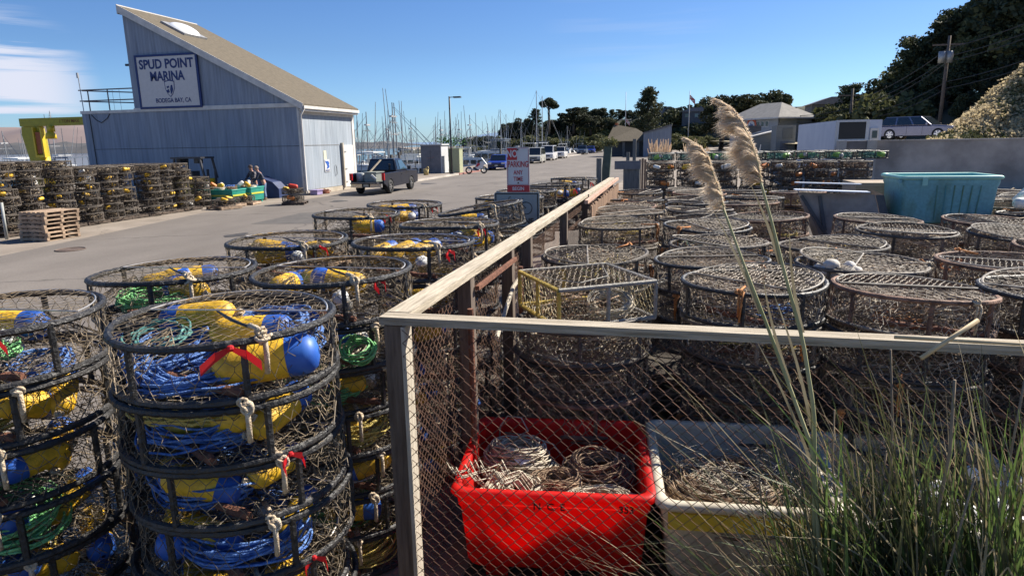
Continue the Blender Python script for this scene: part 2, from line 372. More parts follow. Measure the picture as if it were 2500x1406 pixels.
# ------------------------------------------------------------------ mesh builder
class MB:
    def __init__(s):
        s.V = []; s.n = 0; s.L = []; s.C = []; s.M = []; s.m = 0
    def add(s, verts, faces):
        v = np.asarray(verts, dtype=np.float32).reshape(-1, 3)
        s.V.append(v)
        if isinstance(faces, np.ndarray):
            f = faces.astype(np.int32) + s.n
            s.L.append(f.reshape(-1)); k = len(f); s.C.append(np.full(k, f.shape[1], np.int32))
        else:
            k = len(faces)
            s.L.append(np.array([i + s.n for f in faces for i in f], np.int32))
            s.C.append(np.array([len(f) for f in faces], np.int32))
        s.M.append(np.full(k, s.m, np.int32))
        s.n += len(v)
        return s
    def box(s, lo, hi, mat4=None):
        x0, y0, z0 = lo; x1, y1, z1 = hi
        v = np.array([(x0, y0, z0), (x1, y0, z0), (x1, y1, z0), (x0, y1, z0), (x0, y0, z1), (x1, y0, z1), (x1, y1, z1), (x0, y1, z1)], float)
        if mat4 is not None:
            A = np.array(mat4); v = v @ A[:3, :3].T + A[:3, 3]
        return s.add(v, np.array([(0, 3, 2, 1), (4, 5, 6, 7), (0, 1, 5, 4), (1, 2, 6, 5), (2, 3, 7, 6), (3, 0, 4, 7)]))
    def cbox(s, c, d, rot=None):
        m = Matrix.Translation(c)
        if rot is not None:
            m = m @ Euler(rot).to_matrix().to_4x4()
        return s.box((-d[0] / 2, -d[1] / 2, -d[2] / 2), (d[0] / 2, d[1] / 2, d[2] / 2), m)
    def bar(s, p0, p1, w, h=None, upv=(0, 0, 1)):
        """rectangular bar from p0 to p1, width w across, height h"""
        h = w if h is None else h
        p0 = Vector(p0); p1 = Vector(p1); d = (p1 - p0); L = d.length; d.normalize()
        u = Vector(upv)
        if abs(d.dot(u)) > .98: u = Vector((0, 1, 0))
        sx = d.cross(u).normalized(); uu = sx.cross(d)
        m = Matrix(((sx.x, d.x, uu.x, p0.x), (sx.y, d.y, uu.y, p0.y), (sx.z, d.z, uu.z, p0.z), (0, 0, 0, 1)))
        return s.box((-w / 2, 0, -h / 2), (w / 2, L, h / 2), m)
    def tube(s, pts, r, n=6, closed=False, caps=True):
        P = np.asarray(pts, float); k = len(P)
        rr = np.broadcast_to(np.asarray(r, float), (k,))
        if closed:
            T = np.roll(P, -1, 0) - np.roll(P, 1, 0)
        else:
            T = np.empty_like(P); T[1:-1] = P[2:] - P[:-2] if k > 2 else T[1:-1]; T[0] = P[1] - P[0]; T[-1] = P[-1] - P[-2]
        T /= np.maximum(np.linalg.norm(T, axis=1, keepdims=True), 1e-9)
        U = np.zeros((k, 3))
        u = np.array([0, 0, 1.0]) if abs(T[0][2]) < .9 else np.array([1.0, 0, 0])
        for i in range(k):
            u = u - T[i] * u.dot(T[i]); u /= max(np.linalg.norm(u), 1e-9); U[i] = u
        B = np.cross(T, U)
        a = np.arange(n) * 2 * PI / n
        V = P[:, None, :] + rr[:, None, None] * (np.cos(a)[None, :, None] * U[:, None, :] + np.sin(a)[None, :, None] * B[:, None, :])
        V = V.reshape(-1, 3)
        i = np.arange(k if closed else k - 1)[:, None] * n; j = np.arange(n)[None, :]
        i2 = (i + n) % (k * n); j2 = (j + 1) % n
        F = np.stack([i + j, i + j2, i2 + j2, i2 + j], -1).reshape(-1, 4)
        s.add(V, F)
        if not closed and caps and n > 2:
            o = s.n - len(V)
            s.L.append(np.array([o + x for x in range(n)][::-1] + [o + (k - 1) * n + x for x in range(n)], np.int32))
            s.C.append(np.array([n, n], np.int32)); s.M.append(np.full(2, s.m, np.int32))
        return s
    def cyl(s, p0, p1, r0, r1=None, n=12):
        return s.tube([p0, p1], [r0, r0 if r1 is None else r1], n)
    def ring(s, c, Rr, r, seg=40, n=6, wrap=0, amp=.12, tilt=None, arc=None, sx=1, sy=1, bend=None):
        closed = arc is None
        a = np.linspace(0, 2 * PI, seg, endpoint=False) if closed else np.linspace(arc[0], arc[1], seg)
        P = np.stack([Rr * sx * np.cos(a), Rr * sy * np.sin(a), np.zeros_like(a)], 1)
        if bend is not None:
            P[:, 0] *= 1 + bend[0] * np.cos(2 * a + bend[1]); P[:, 1] *= 1 + bend[0] * np.cos(2 * a + bend[1]); P[:, 2] += bend[2] * np.cos(2 * a + bend[3]) + bend[2] * .5 * np.cos(3 * a + bend[1])
        if tilt is not None:
            P = P @ np.array(Euler(tilt).to_matrix()).T
        P = P + np.array(c)
        rr = r
        if wrap:
            rr = r * (1 - amp + 2 * amp * ((a * wrap / (2 * PI)) % 1.0))
        return s.tube(P, rr, n, closed)
    def segs(s, P0, P1, r, n=3):
        P0 = np.asarray(P0, float); P1 = np.asarray(P1, float); k = len(P0)
        if k == 0: return s
        D = P1 - P0; D /= np.maximum(np.linalg.norm(D, axis=1, keepdims=True), 1e-9)
        ref = np.where(np.abs(D[:, 2:3]) < .9, np.array([[0, 0, 1.0]]), np.array([[1.0, 0, 0]]))
        U = np.cross(D, ref); U /= np.linalg.norm(U, axis=1, keepdims=True); B = np.cross(D, U)
        a = np.arange(n) * 2 * PI / n
        off = r * (np.cos(a)[None, :, None] * U[:, None, :] + np.sin(a)[None, :, None] * B[:, None, :])
        V = np.concatenate([P0[:, None, :] + off, P1[:, None, :] + off], 1).reshape(-1, 3)
        b = np.arange(k)[:, None] * (2 * n); j = np.arange(n)[None, :]; j2 = (j + 1) % n
        F = np.stack([b + j, b + j2, b + n + j2, b + n + j], -1).reshape(-1, 4)
        return s.add(V, F)
    def lathe(s, prof, n=16, M4=None):
        P = np.asarray(prof, float); k = len(P)
        a = np.arange(n) * 2 * PI / n
        V = np.stack([P[:, 0:1] * np.cos(a), P[:, 0:1] * np.sin(a), np.repeat(P[:, 1:2], n, 1)], -1).reshape(-1, 3)
        if M4 is not None:
            A = np.array(M4); V = V @ A[:3, :3].T + A[:3, 3]
        i = np.arange(k - 1)[:, None] * n; j = np.arange(n)[None, :]; j2 = (j + 1) % n
        return s.add(V, np.stack([i + j, i + j2, i + n + j2, i + n + j], -1).reshape(-1, 4))
    def ell(s, c, r, n=10, k=7):
        t = np.linspace(-PI / 2, PI / 2, k)
        prof = [(max(math.cos(x), 1e-4), math.sin(x)) for x in t]
        return s.lathe(prof, n, Matrix.Translation(c) @ Matrix.Diagonal((r[0], r[1], r[2], 1)))
    def prism(s, pts, axis, lo, hi, inset=None):
        """2D polygon pts (a,b) extruded along axis ('x': a=y,b=z; 'y': a=x,b=z; 'z': a=x,b=y)"""
        k = len(pts)
        def P(a, b, t):
            return (t, a, b) if axis == 'x' else ((a, t, b) if axis == 'y' else (a, b, t))
        v = [P(a, b, lo) for a, b in pts] + [P(a, b, hi) for a, b in pts]
        f = [tuple(range(k))[::-1], tuple(range(k, 2 * k))] + [(i, (i + 1) % k, k + (i + 1) % k, k + i) for i in range(k)]
        return s.add(v, f)
    def quad(s, a, b, c, d):
        return s.add([a, b, c, d], [(0, 1, 2, 3)])
    def cards(s, P, size, tri=False, flat=0.0):
        """randomly turned small leaf faces at the points P"""
        k = len(P); a = nrs.normal(size=(k, 3)); a[:, 2] *= (1 - flat); a /= np.linalg.norm(a, axis=1, keepdims=True)
        b = nrs.normal(size=(k, 3)); b[:, 2] *= (1 - flat)
        b -= a * np.sum(a * b, 1, keepdims=True); b /= np.linalg.norm(b, axis=1, keepdims=True)
        sz = (size * nrs.uniform(.5, 1.3, k))[:, None]
        V = np.stack([P - a * sz * .7, P + b * sz * .45, P + a * sz * .7, P - b * sz * .45], 1).reshape(-1, 3)
        return s.add(V, np.arange(4 * k).reshape(-1, 4))
    def xf(s, M4):
        A = np.array(M4)
        s.V = [v @ A[:3, :3].T.astype(np.float32) + A[:3, 3].astype(np.float32) for v in s.V]
        return s
    def mesh(s, name, mats, smooth=False):
        me = bpy.data.meshes.new(name)
        V = np.concatenate(s.V); L = np.concatenate(s.L); C = np.concatenate(s.C); M = np.concatenate(s.M)
        me.vertices.add(len(V)); me.vertices.foreach_set('co', V.astype(np.float32).ravel())
        me.loops.add(len(L)); me.loops.foreach_set('vertex_index', L)
        me.polygons.add(len(C))
        st = np.concatenate([[0], np.cumsum(C)[:-1]]).astype(np.int32)
        me.polygons.foreach_set('loop_start', st)
        me.polygons.foreach_set('material_index', M)
        me.polygons.foreach_set('use_smooth', np.full(len(C), bool(smooth)))
        me.update(calc_edges=True); me.validate()
        for m in (mats if isinstance(mats, (list, tuple)) else [mats]):
            me.materials.append(m)
        return me
    def build(s, name, mats, parent=None, smooth=False, loc=None):
        o = bpy.data.objects.new(name, s.mesh(name, mats, smooth))
        COL.objects.link(o)
        if parent is not None: o.parent = parent
        if loc is not None: o.location = loc
        return o

def tag(o, label, cat, group=None, kind=None):
    if label: o['label'] = label
    if cat: o['category'] = cat
    if group: o['group'] = group
    if kind: o['kind'] = kind
    return o
def thing(name, label, cat, loc=(0, 0, 0), rz=0.0, group=None):
    o = bpy.data.objects.new(name, None)
    COL.objects.link(o); o.location = loc; o.rotation_euler = (0, 0, rz); o.empty_display_size = .1
    return tag(o, label, cat, group)
def struct(o):
    o['kind'] = 'structure'; return o
CH = {}
def kids(o):
    return [c for c in o.children]
def dup(root, loc, rot=(0, 0, 0), label=None, group=None, scale=None, tree=None):
    """a copy of a thing with copies of its parts and their sub-parts"""
    def cp(o, par):
        c = o.copy(); COL.objects.link(c)
        if par is not None: c.parent = par
        for ch in CHILD(o): cp(ch, c)
        return c
    def CHILD(o):
        k = o.name
        if k not in CH: CH[k] = [x for x in o.children]
        return CH[k]
    r = cp(root, None)
    r.location = loc; r.rotation_euler = rot
    if scale is not None: r.scale = scale if isinstance(scale, tuple) else (scale,) * 3
    if label: r['label'] = label
    if group: r['group'] = group
    return r
def text_mesh(name, body, size, m, parent=None, mat4=None, bold=0.0, sx=1.0, depth=.003, align='CENTER', spacing=1.0):
    cu = bpy.data.curves.new(name + '_c', 'FONT')
    cu.body = body; cu.size = size; cu.align_x = align; cu.align_y = 'CENTER'
    cu.extrude = depth; cu.offset = bold; cu.resolution_u = 3; cu.space_character = spacing
    o = bpy.data.objects.new(name + '_t', cu); COL.objects.link(o)
    bpy.context.view_layer.update()
    me = bpy.data.meshes.new_from_object(o.evaluated_get(bpy.context.evaluated_depsgraph_get()))
    bpy.data.objects.remove(o); bpy.data.curves.remove(cu)
    M4 = Matrix.Diagonal((sx, 1, 1, 1))
    if mat4 is not None: M4 = mat4 @ M4
    me.transform(M4); me.materials.clear(); me.materials.append(m); me.name = name
    ob = bpy.data.objects.new(name, me); COL.objects.link(ob)
    if parent is not None: ob.parent = parent
    return ob
def face_y(x, y, z):      # text plane standing up, facing -Y
    return Matrix.Translation((x, y, z)) @ Euler((PI / 2, 0, 0)).to_matrix().to_4x4()
ORD = ['first', 'second', 'third', 'fourth', 'fifth', 'sixth', 'seventh', 'eighth', 'ninth', 'tenth', 'eleventh', 'twelfth', 'thirteenth', 'fourteenth', 'fifteenth', 'sixteenth', 'seventeenth', 'eighteenth']
TOPO = ['topmost', 'second', 'third', 'fourth', 'fifth', 'sixth', 'seventh', 'eighth']

# ================================================================== the setting
def sheet(name, poly, z, m, kind=True, thick=None):
    b = MB()
    if thick:
        b.prism(poly, 'z', z - thick, z)
    else:
        b.add([(x, y, z) for x, y in poly], [tuple(range(len(poly)))])
    o = b.build(name, m)
    return struct(o) if kind else o

b = MB(); b.add([(-5200, -600, -2.6), (4200, -600, -2.6), (4200, 7600, -2.6), (-5200, 7600, -2.6)], [(0, 1, 2, 3)])
struct(b.build('bay_water', WATERM))
land = [(-46, -60), (400, -60), (400, 7000), (-2, 7000), (-2, 1200), (-260, 620), (-130, 330), (-60, 262), (-22.6, 215), (-22.6, 43.0), (-46, 43.0)]
sheet('ground', land, 0.0, CONCRETE_GROUND, thick=3.4)
# asphalt road between the building and the yard, worn concrete strip on its far side
sheet('road', [(-16.6, -40), (-16.9, 12.5), (-19.3, 24.5), (-18.2, 32.0), (-18.0, 55), (-18.4, 120), (-19.0, 180), (-16, 235), (40, 262), (40, 240), (2.0, 226), (-3.2, 170), (-3.2, 30), (-4.2, 12), (-4.2, -40)], .006, ASPHALT)
b = MB(); b.cyl((0, 0, 0), (0, 0, .012), .34, n=24); b.ring((0, 0, .012), .36, .02, 24, 4); tag(b.build('manhole_cover', mat('rusty_cover', (.10, .07, .055), .8, var=.3), None, False, (-16.1, 14.9, .003)), 'round rusty manhole cover in the asphalt near the pallet pile', 'manhole cover')
PATCH = mat('newer_asphalt_patch', (.075, .068, .062), .9, col2=(.105, .095, .086), scale=2)
sheet('road_patch', [(-14.6, 21.0), (-11.8, 21.3), (-11.9, 25.2), (-14.8, 24.8)], .010, PATCH)
sheet('road_patch', [(-9.0, 33.0), (-7.4, 33.0), (-7.6, 47.0), (-9.1, 47.0)], .010, PATCH)
STAIN = mat('oil_stain', (.055, .05, .045), .6, var=.2)
for k, (x, y, r_) in enumerate([(-16.4, 44.0, .5), (-16.0, 30.2, .4), (-17.0, 75.0, .6), (-13.2, 18.2, .3)]):
    sheet('road_stain', [(x + r_ * math.cos(a) * (1 + .3 * math.sin(3 * a + k)), y + r_ * 1.4 * math.sin(a) * (1 + .25 * math.cos(2 * a + k))) for a in np.linspace(0, 6.28, 18, endpoint=False)], .014, STAIN)
b = MB(); b.box((-18.35, 56.5, 0), (-18.0, 63.5, .13)); struct(b.build('red_painted_kerb', RED_KERB))
b = MB(); b.box((-22.5, 46, 0), (-18.35, 215, .12)); struct(b.build('waterside_pavement', CONCRETE_GROUND))
b = MB(); b.box((-18.35, 46, 0), (-18.05, 56.47, .13)); b.box((-18.35, 63.53, 0), (-18.05, 180, .13)); struct(b.build('kerb', CONCRETE))
sheet('yard_ground', [(-1.2, 2.0), (9, 2.0), (12, 24), (9.5, 40), (-1.2, 40)], .006, YARD_G)
# raised bank the photographer stands on
def grid(name, x0, x1, y0, y1, nx, ny, hf, m, kind='structure', smooth=True):
    X, Y = np.meshgrid(np.linspace(x0, x1, nx), np.linspace(y0, y1, ny))
    Z = hf(X, Y)
    V = np.stack([X, Y, Z], -1).reshape(-1, 3)
    i = np.arange(ny - 1)[:, None] * nx; j = np.arange(nx - 1)[None, :]
    F = np.stack([i + j, i + j + 1, i + j + 1 + nx, i + j + nx], -1).reshape(-1, 4)
    bb = MB(); bb.add(V, F); o = bb.build(name, m, smooth=smooth)
    o['kind'] = kind
    return o
def sm(x, a, b_):
    t = np.clip((x - a) / (b_ - a), 0, 1); return t * t * (3 - 2 * t)
def wob(X, Y, f, seed=0.0):
    return (np.sin(X * f + seed) * np.cos(Y * f * 1.3 + seed * 2) + .5 * np.sin(X * f * 2.3 + Y * f * 1.7 + seed * 3) + .25 * np.sin(X * f * 5.1 - Y * f * 4.3 + seed)) / 1.75
def bank_h(X, Y):
    h = 1.08 * (1 - sm(Y, .3, 2.1)) * sm(X, -3.2, -1.5)
    h2 = .62 * sm(X, .15, 1.1) * (1 - sm(Y, 2.2, 3.0))
    return np.maximum(h, h2) + wob(X, Y, 3.0) * .03 - .02
grid('grass_bank', -4.5, 6.5, -3.0, 2.95, 60, 40, bank_h, mat('bank_soil', (.06, .05, .03), .95, col2=(.14, .12, .06), scale=4, bump=.6))

# far hills across the bay and beyond
def ridge(name, pts, y0, depth, m, nz=.06, f=.01):
    """pts: (x, crest height); a smooth ridge with a rising near slope"""
    xs = np.array([p[0] for p in pts]); hs = np.array([p[1] for p in pts])
    def hf(X, Y):
        H = np.interp(X, xs, hs)
        t = (Y - y0) / depth
        prof = np.sin(np.clip(t, 0, 1) * PI / 2) ** .8
        return -3.5 + (H + 3.5) * prof * (1 + nz * wob(X, Y, f, 1.7))
    return grid(name, xs[0], xs[-1], y0, y0 + depth, 140, 14, hf, m)
ridge('brown_hill', [(-4200, 86), (-2600, 78), (-2150, 74), (-1950, 64), (-1800, 67), (-1700, 62), (-1620, 68), (-1500, 74), (-1400, 60), (-1250, 42), (-1000, 28), (-860, 17), (-700, 4)], 1180, 380, HILLB, .10, .009)
ridge('far_shore', [(-3600, 17), (-2200, 15), (-1500, 20), (-1000, 13), (-800, 13), (-640, 12), (-460, 7), (-380, 2)], 900, 120, HILLD, .35, .03)
ridge('haze_blue_hill', [(-2100, 8), (-1700, 18), (-1350, 10), (-1140, 14), (-1010, 28), (-930, 46), (-860, 52), (-780, 40), (-600, 60), (-300, 90), (200, 120)], 2900, 500, HILLHAZE, .06, .004)
# the wooded bluff
def bluff_h(X, Y):
    edge = 252 + 0.34 * np.clip(-X - 20, -60, 200) ** 1.0
    top = 11.0 + .020 * (X + 60) + 1.2 * wob(X, Y, .05, .4)
    top = top * sm(X / np.maximum(Y, 1), -.33, -.13)
    return -3.2 + (top + 3.2) * sm(Y, edge - 6, edge + 26)
grid('wooded_bluff', -125, 120, 225, 420, 120, 50, bluff_h, BLUFF)
# dry hillside and its upper slope on the right
def dune_h(X, Y):
    u = X - .345 * Y + .4
    up_ = np.clip(u, 0, 90); rise = .80 * up_
    cut = sm(Y, 41.6, 47) 
    far = 1 - .35 * sm(Y, 75, 140)
    return 2.25 * sm(Y, 40.3, 41.2) + rise * cut * .98 + .75 * wob(X, Y, .55) * sm(u, 0, 4) + .16 * wob(X, Y, 2.6, 2) * sm(u, 0, 4) - .02
grid('dry_hillside', 9.3, 80, 40.35, 175, 150, 160, dune_h, DUNE)
HH = lambda x, y: float(dune_h(np.array(x, float), np.array(y, float)))
BH = lambda x, y: float(bluff_h(np.array(x, float), np.array(y, float)))

# ================================================================== marina building
BX0, BXT, BX1, BY0, BY1 = -34.25, -30.5, -19.88, 33.93, 40.2
mb_ = thing('marina_building', 'blue grey plywood marina building with a steep tan shed roof and a big name sign', 'building', (BX0, BY0, 0))
def L(o):   # parts are given in world metres, the building's empty stands at its corner
    o.location = (o.location[0] - BX0, o.location[1] - BY0, o.location[2]); return o
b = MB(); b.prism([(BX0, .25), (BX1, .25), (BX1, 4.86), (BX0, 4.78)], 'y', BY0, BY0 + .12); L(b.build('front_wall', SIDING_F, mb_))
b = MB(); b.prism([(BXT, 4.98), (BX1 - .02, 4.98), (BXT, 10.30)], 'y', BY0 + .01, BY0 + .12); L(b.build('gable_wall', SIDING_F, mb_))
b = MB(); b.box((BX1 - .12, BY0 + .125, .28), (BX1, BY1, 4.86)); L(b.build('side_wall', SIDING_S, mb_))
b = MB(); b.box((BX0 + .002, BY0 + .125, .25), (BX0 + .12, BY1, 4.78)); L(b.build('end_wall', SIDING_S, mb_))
b = MB(); b.box((BX0, BY1 + .002, .25), (BX1, BY1 + .12, 4.86)); L(b.build('rear_wall', SIDING_F, mb_))
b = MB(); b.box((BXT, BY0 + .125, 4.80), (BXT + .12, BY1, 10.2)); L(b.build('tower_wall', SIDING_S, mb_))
b = MB(); b.prism([(BXT, 4.98), (BX1 - .02, 4.98), (BXT, 10.30)], 'y', BY1, BY1 + .1); L(b.build('rear_gable', SIDING_F, mb_))
b = MB(); b.box((BX0 + .05, BY0 + .13, 4.66), (BXT, BY1, 4.74)); L(b.build('flat_roof', ROOFG, mb_))
b = MB(); b.box((BX0 - .02, BY0 - .02, 0), (BX1 + .03, BY1 + .1, .26)); L(b.build('foundation', FOUND, mb_))
# shed roof slab with overhang
sx, sz = (BX1 - BXT), (10.40 - 4.98)
ang = math.atan2(sz, sx)
def RP(x, off): return 4.98 + (BX1 - x) / sx * sz + off
b = MB(); b.prism([(BXT - .12, RP(BXT - .12, .03)), (BX1 + .35, RP(BX1 + .35, .03)), (BX1 + .35, RP(BX1 + .35, .15)), (BXT - .12, RP(BXT - .12, .15))], 'y', BY0 - .18, BY1 + .25)
L(b.build('roof', ROOF, mb_))
b = MB(); b.prism([(BXT - .14, RP(BXT, -.16)), (BX1 + .30, RP(BX1 + .30, -.20)), (BX1 + .37, RP(BX1 + .37, .17)), (BXT - .14, RP(BXT - .14, .17))], 'y', BY0 - .21, BY0 - .182)
L(b.build('rake_board', TRIM, mb_))
b = MB(); b.box((BXT - .17, BY0 - .18, 10.15), (BXT - .122, BY1 + .25, 10.66)); L(b.build('ridge_cap', TRIM, mb_))
b = MB(); b.box((BX1 + .352, BY0 - .18, 4.70), (BX1 + .42, BY1 + .25, 4.86)); L(b.build('gutter', TRIM, mb_))
b = MB(); b.box((BX1 + .003, BY0 - .02, 4.58), (BX1 + .33, BY1 + .2, 4.69)); L(b.build('soffit', TRIM, mb_))
b = MB(); b.box((BXT, BY0 - .07, 4.80), (BX1 + .02, BY0 - .002, 5.02)); L(b.build('belt_board', TRIM, mb_))
b = MB(); b.box((BX0 - .05, BY0 - .05, 4.785), (BXT - .003, BY0 + .05, 4.95)); b.box((BX0 - .05, BY0 + .052, 4.785), (BX0 + .06, BY1, 4.95)); L(b.build('parapet_cap', TRIM, mb_))
b = MB(); b.box((BX1 - .15, BY0 - .04, .25), (BX1 - .02, BY0 - .003, 4.79)); L(b.build('corner_board', TRIM, mb_))
b = MB(); b.box((BX1 + .002, BY0 - .035, .25), (BX1 + .035, BY0 + .16, 4.57)); L(b.build('corner_board', TRIM, mb_))
b = MB(); b.box((BX1 + .002, BY1 - .15, .25), (BX1 + .035, BY1 + .13, 4.57)); L(b.build('corner_board', TRIM, mb_))
b = MB(); b.box((BX1 + .002, BY0 + .163, 4.42), (BX1 + .03, BY1 - .153, 4.57)); L(b.build('frieze_board', TRIM, mb_))
b = MB(); b.tube([(BX1 + .38, BY0 - .10, 4.72), (BX1 + .12, BY0 - .10, 4.35), (BX1 + .12, BY0 - .10, .3), (BX1 + .22, BY0 - .16, .12)], .05, 8); L(b.build('downpipe', TRIM, mb_, True))
SEAM = mat('siding_seam', (.16, .15, .14), .8, var=.3, scale=3)
b = MB(); b.box((BX1 + .002, BY0 + .165, 2.72), (BX1 + .012, 38.2, 2.755)); L(b.build('siding_seam', SEAM, mb_))
b = MB(); b.box((BX0 + .6, BY0 - .012, 2.70), (BX1 - .16, BY0 - .002, 2.73)); L(b.build('siding_seam', mat('siding_seam_front', (.07, .08, .10), .8, var=.5, scale=1.5), mb_))
b = MB(); b.box((BX1 + .003, 38.55, .16), (BX1 + .06, 39.95, 2.72)); d = L(b.build('door', DOOR_W, mb_))
b = MB(); b.box((BX1 + .003, 38.38, .12), (BX1 + .16, 38.52, 2.86)); L(b.build('door_frame', FOUND, mb_))
b = MB()
for z in (.45, 1.25, 2.3): b.box((BX1 + .061, 38.54, z), (BX1 + .10, 38.95, z + .07))
o = b.build('hinge', GALV, mb_); L(o)
b = MB(); b.tube([(BX1 + .05, 37.5, 1.55), (BX1 + .09, 37.52, 1.45), (BX1 + .09, 37.55, 1.05), (BX1 + .05, 37.56, .95)], .02, 6); L(b.build('door_pull', DARK, mb_))
b = MB(); b.box((BX1 + .003, 36.2, 1.85), (BX1 + .02, 36.52, 2.42)); L(b.build('notice', mat('faded_notice', (.62, .60, .45), .7, var=.1), mb_))
# skylight: curb and white dome half way up the roof
skx, sky_ = -28.35, 37.0
mroof = Matrix.Translation((skx, 36.2, RP(skx, .15))) @ Euler((0, ang, 0)).to_matrix().to_4x4()
b = MB(); b.box((-.85, -1.0, 0), (.85, 1.0, .12), mroof); sk = L(b.build('skylight', GALV, mb_))
b = MB(); b.lathe([(1, 0), (.92, .10), (.75, .2), (.45, .29), (.01, .33)], 24, mroof @ Matrix.Translation((0, 0, .12)) @ Matrix.Diagonal((.8, .95, .8, 1)))
b.build('dome', PLASTIC_SKY, sk, True)
# roof-deck rails
for i in range(2):
    b = MB(); z = 5.55 + .62 * i
    b.tube([(BX0 - .3, BY0 + .3, z), (BXT - .02, BY0 + .3, z)], .035, 6); b.tube([(BX0 - .1, BY0 + .35, z - .02), (BXT, BY1 - .5, z - .02)], .035, 6)
    L(b.build('guard_rail', mat('rail_brown', (.16, .13, .12), .7, var=.2), mb_))
for x in (BX0 + .35, BX0 + 1.75):
    b = MB(); b.tube([(x, BY0 + .3, 4.74), (x, BY0 + .3, 6.2)], .035, 6); L(b.build('rail_post', mat('rail_brown', (0, 0, 0)), mb_))
b = MB(); b.tube([(BX0 + .02, BY0 + .15, 4.95), (BX0 - .02, BY0 + .15, 6.9)], .025, 6); b.cbox((BX0 - .05, BY0 + .15, 7.0), (.1, .08, .3)); L(b.build('roof_light_mast', GALV, mb_))
for x in (BX0 + .5, BX0 + 1.0): 
    b = MB(); b.tube([(x, BY0 + 2, 4.74), (x, BY0 + 2, 6.3)], .012, 4); L(b.build('aerial', GALV, mb_))
b = MB(); b.cbox((BXT - .25, BY0 + 1.0, 5.2), (.5, .3, .12)); b.cyl((BXT - .25, BY0 + 1, 4.75), (BXT - .25, BY0 + 1, 5.15), .04); b.cbox((BXT - .2, BY0 + .2, 7.45), (.35, .12, .12)); L(b.build('flood_lamp', DARK, mb_))
b = MB(); b.tube([(BX0 + .7, BY0 - .03, 4.72), (BX0 + 1.0, BY0 - .04, 4.42), (BX0 + 1.35, BY0 - .04, 4.25), (BX0 + 1.8, BY0 - .04, 4.5), (BX0 + 2.0, BY0 - .03, 4.75)], .02, 5); b.tube([(BX0 + .55, BY0 - .03, 4.75), (BX0 + .6, BY0 - .03, .3)], .025, 5); L(b.build('wall_cable', SIGN_BLACK, mb_))

# name sign on the gable
sg = thing('marina_name_sign', 'white square sign with navy border reading SPUD POINT MARINA above a crest', 'sign', (-27.93, BY0 - .08, 6.42))
b = MB(); b.box((-1.93, -.02, -1.36), (1.93, .05, 1.36)); b.build('board', mat('sign_board_white', (.58, .55, .53), .55, var=.04), sg)
b = MB()
for lo, hi in (((-2.06, -.04, 1.363), (2.06, .055, 1.48)), ((-2.06, -.04, -1.48), (2.06, .055, -1.363)), ((-2.06, -.04, -1.36), (-1.933, .055, 1.36)), ((1.933, -.04, -1.36), (2.06, .055, 1.36))): b.box(lo, hi)
b.build('border', SIGN_BLUE, sg)
text_mesh('lettering', 'SPUD POINT', .70, SIGN_BLUE, sg, face_y(0, -.03, .93), bold=.022, sx=.90)
text_mesh('lettering', 'MARINA', .70, SIGN_BLUE, sg, face_y(-.02, -.03, .27), bold=.022, sx=.86)
text_mesh('lettering', 'BODEGA BAY, CA', .34, SIGN_BLUE, sg, face_y(.22, -.03, -1.05), bold=.006, sx=.86)
def shield(w, h, y0, y1):
    return [(-w * .55, h * .5), (0, h * .58), (w * .55, h * .5), (w * .5, 0), (w * .3, -h * .3), (0, -h * .52), (-w * .3, -h * .3), (-w * .5, 0)]
for (w, h, yy, mm, nm) in ((.62, .86, -.03, SIGN_BLUE, 'crest_outline'), (.54, .76, -.034, mat('sign_board_white', (0, 0, 0)), 'crest_field')):
    b = MB(); b.prism([(x + .08, z - .42) for x, z in shield(w, h, 0, 0)], 'y', yy, yy + .01); b.build(nm, mm, sg)
b = MB(); b.prism([(.12, -.72), (.10, -.45), (.16, -.22), (.26, -.20), (.30, -.45), (.22, -.62)], 'y', -.042, -.036); b.prism([(-.16, -.50), (0, -.42), (.06, -.58), (-.02, -.64), (-.12, -.6)], 'y', -.042, -.036)
b.prism([(-.12, -.28), (.03, -.24), (.06, -.34), (-.1, -.38)], 'y', -.042, -.036); b.build('crest_figure', SIGN_BLUE, sg)

# small white notice with a blue eagle head on the side wall
ss = thing('small_wall_sign', 'small white sign with a blue eagle mark on the pale marina side wall', 'sign', (BX1 + .02, 36.5, 1.55))
b = MB(); b.box((0, -.30, -.36), (.02, .30, .36)); b.build('board', SIGN_W, ss)
def face_x(x, y, z): return Matrix.Translation((x, y, z)) @ Euler((PI / 2, 0, PI / 2)).to_matrix().to_4x4()
b = MB(); b.prism([(-.25, .28), (-.02, .25), (.12, .27), (.25, .12), (.18, .05), (.25, -.05), (.15, -.14), (-.12, -.2), (.0, -.05), (-.06, .08), (-.2, .2)], 'x', .021, .03); b.build('eagle_mark', mat('mark_blue', (.02, .10, .42), .5, var=.05), ss)
b = MB(); b.box((.021, -.24, -.31), (.028, .24, -.25)); b.build('caption_bar', SIGN_BLUE, ss)

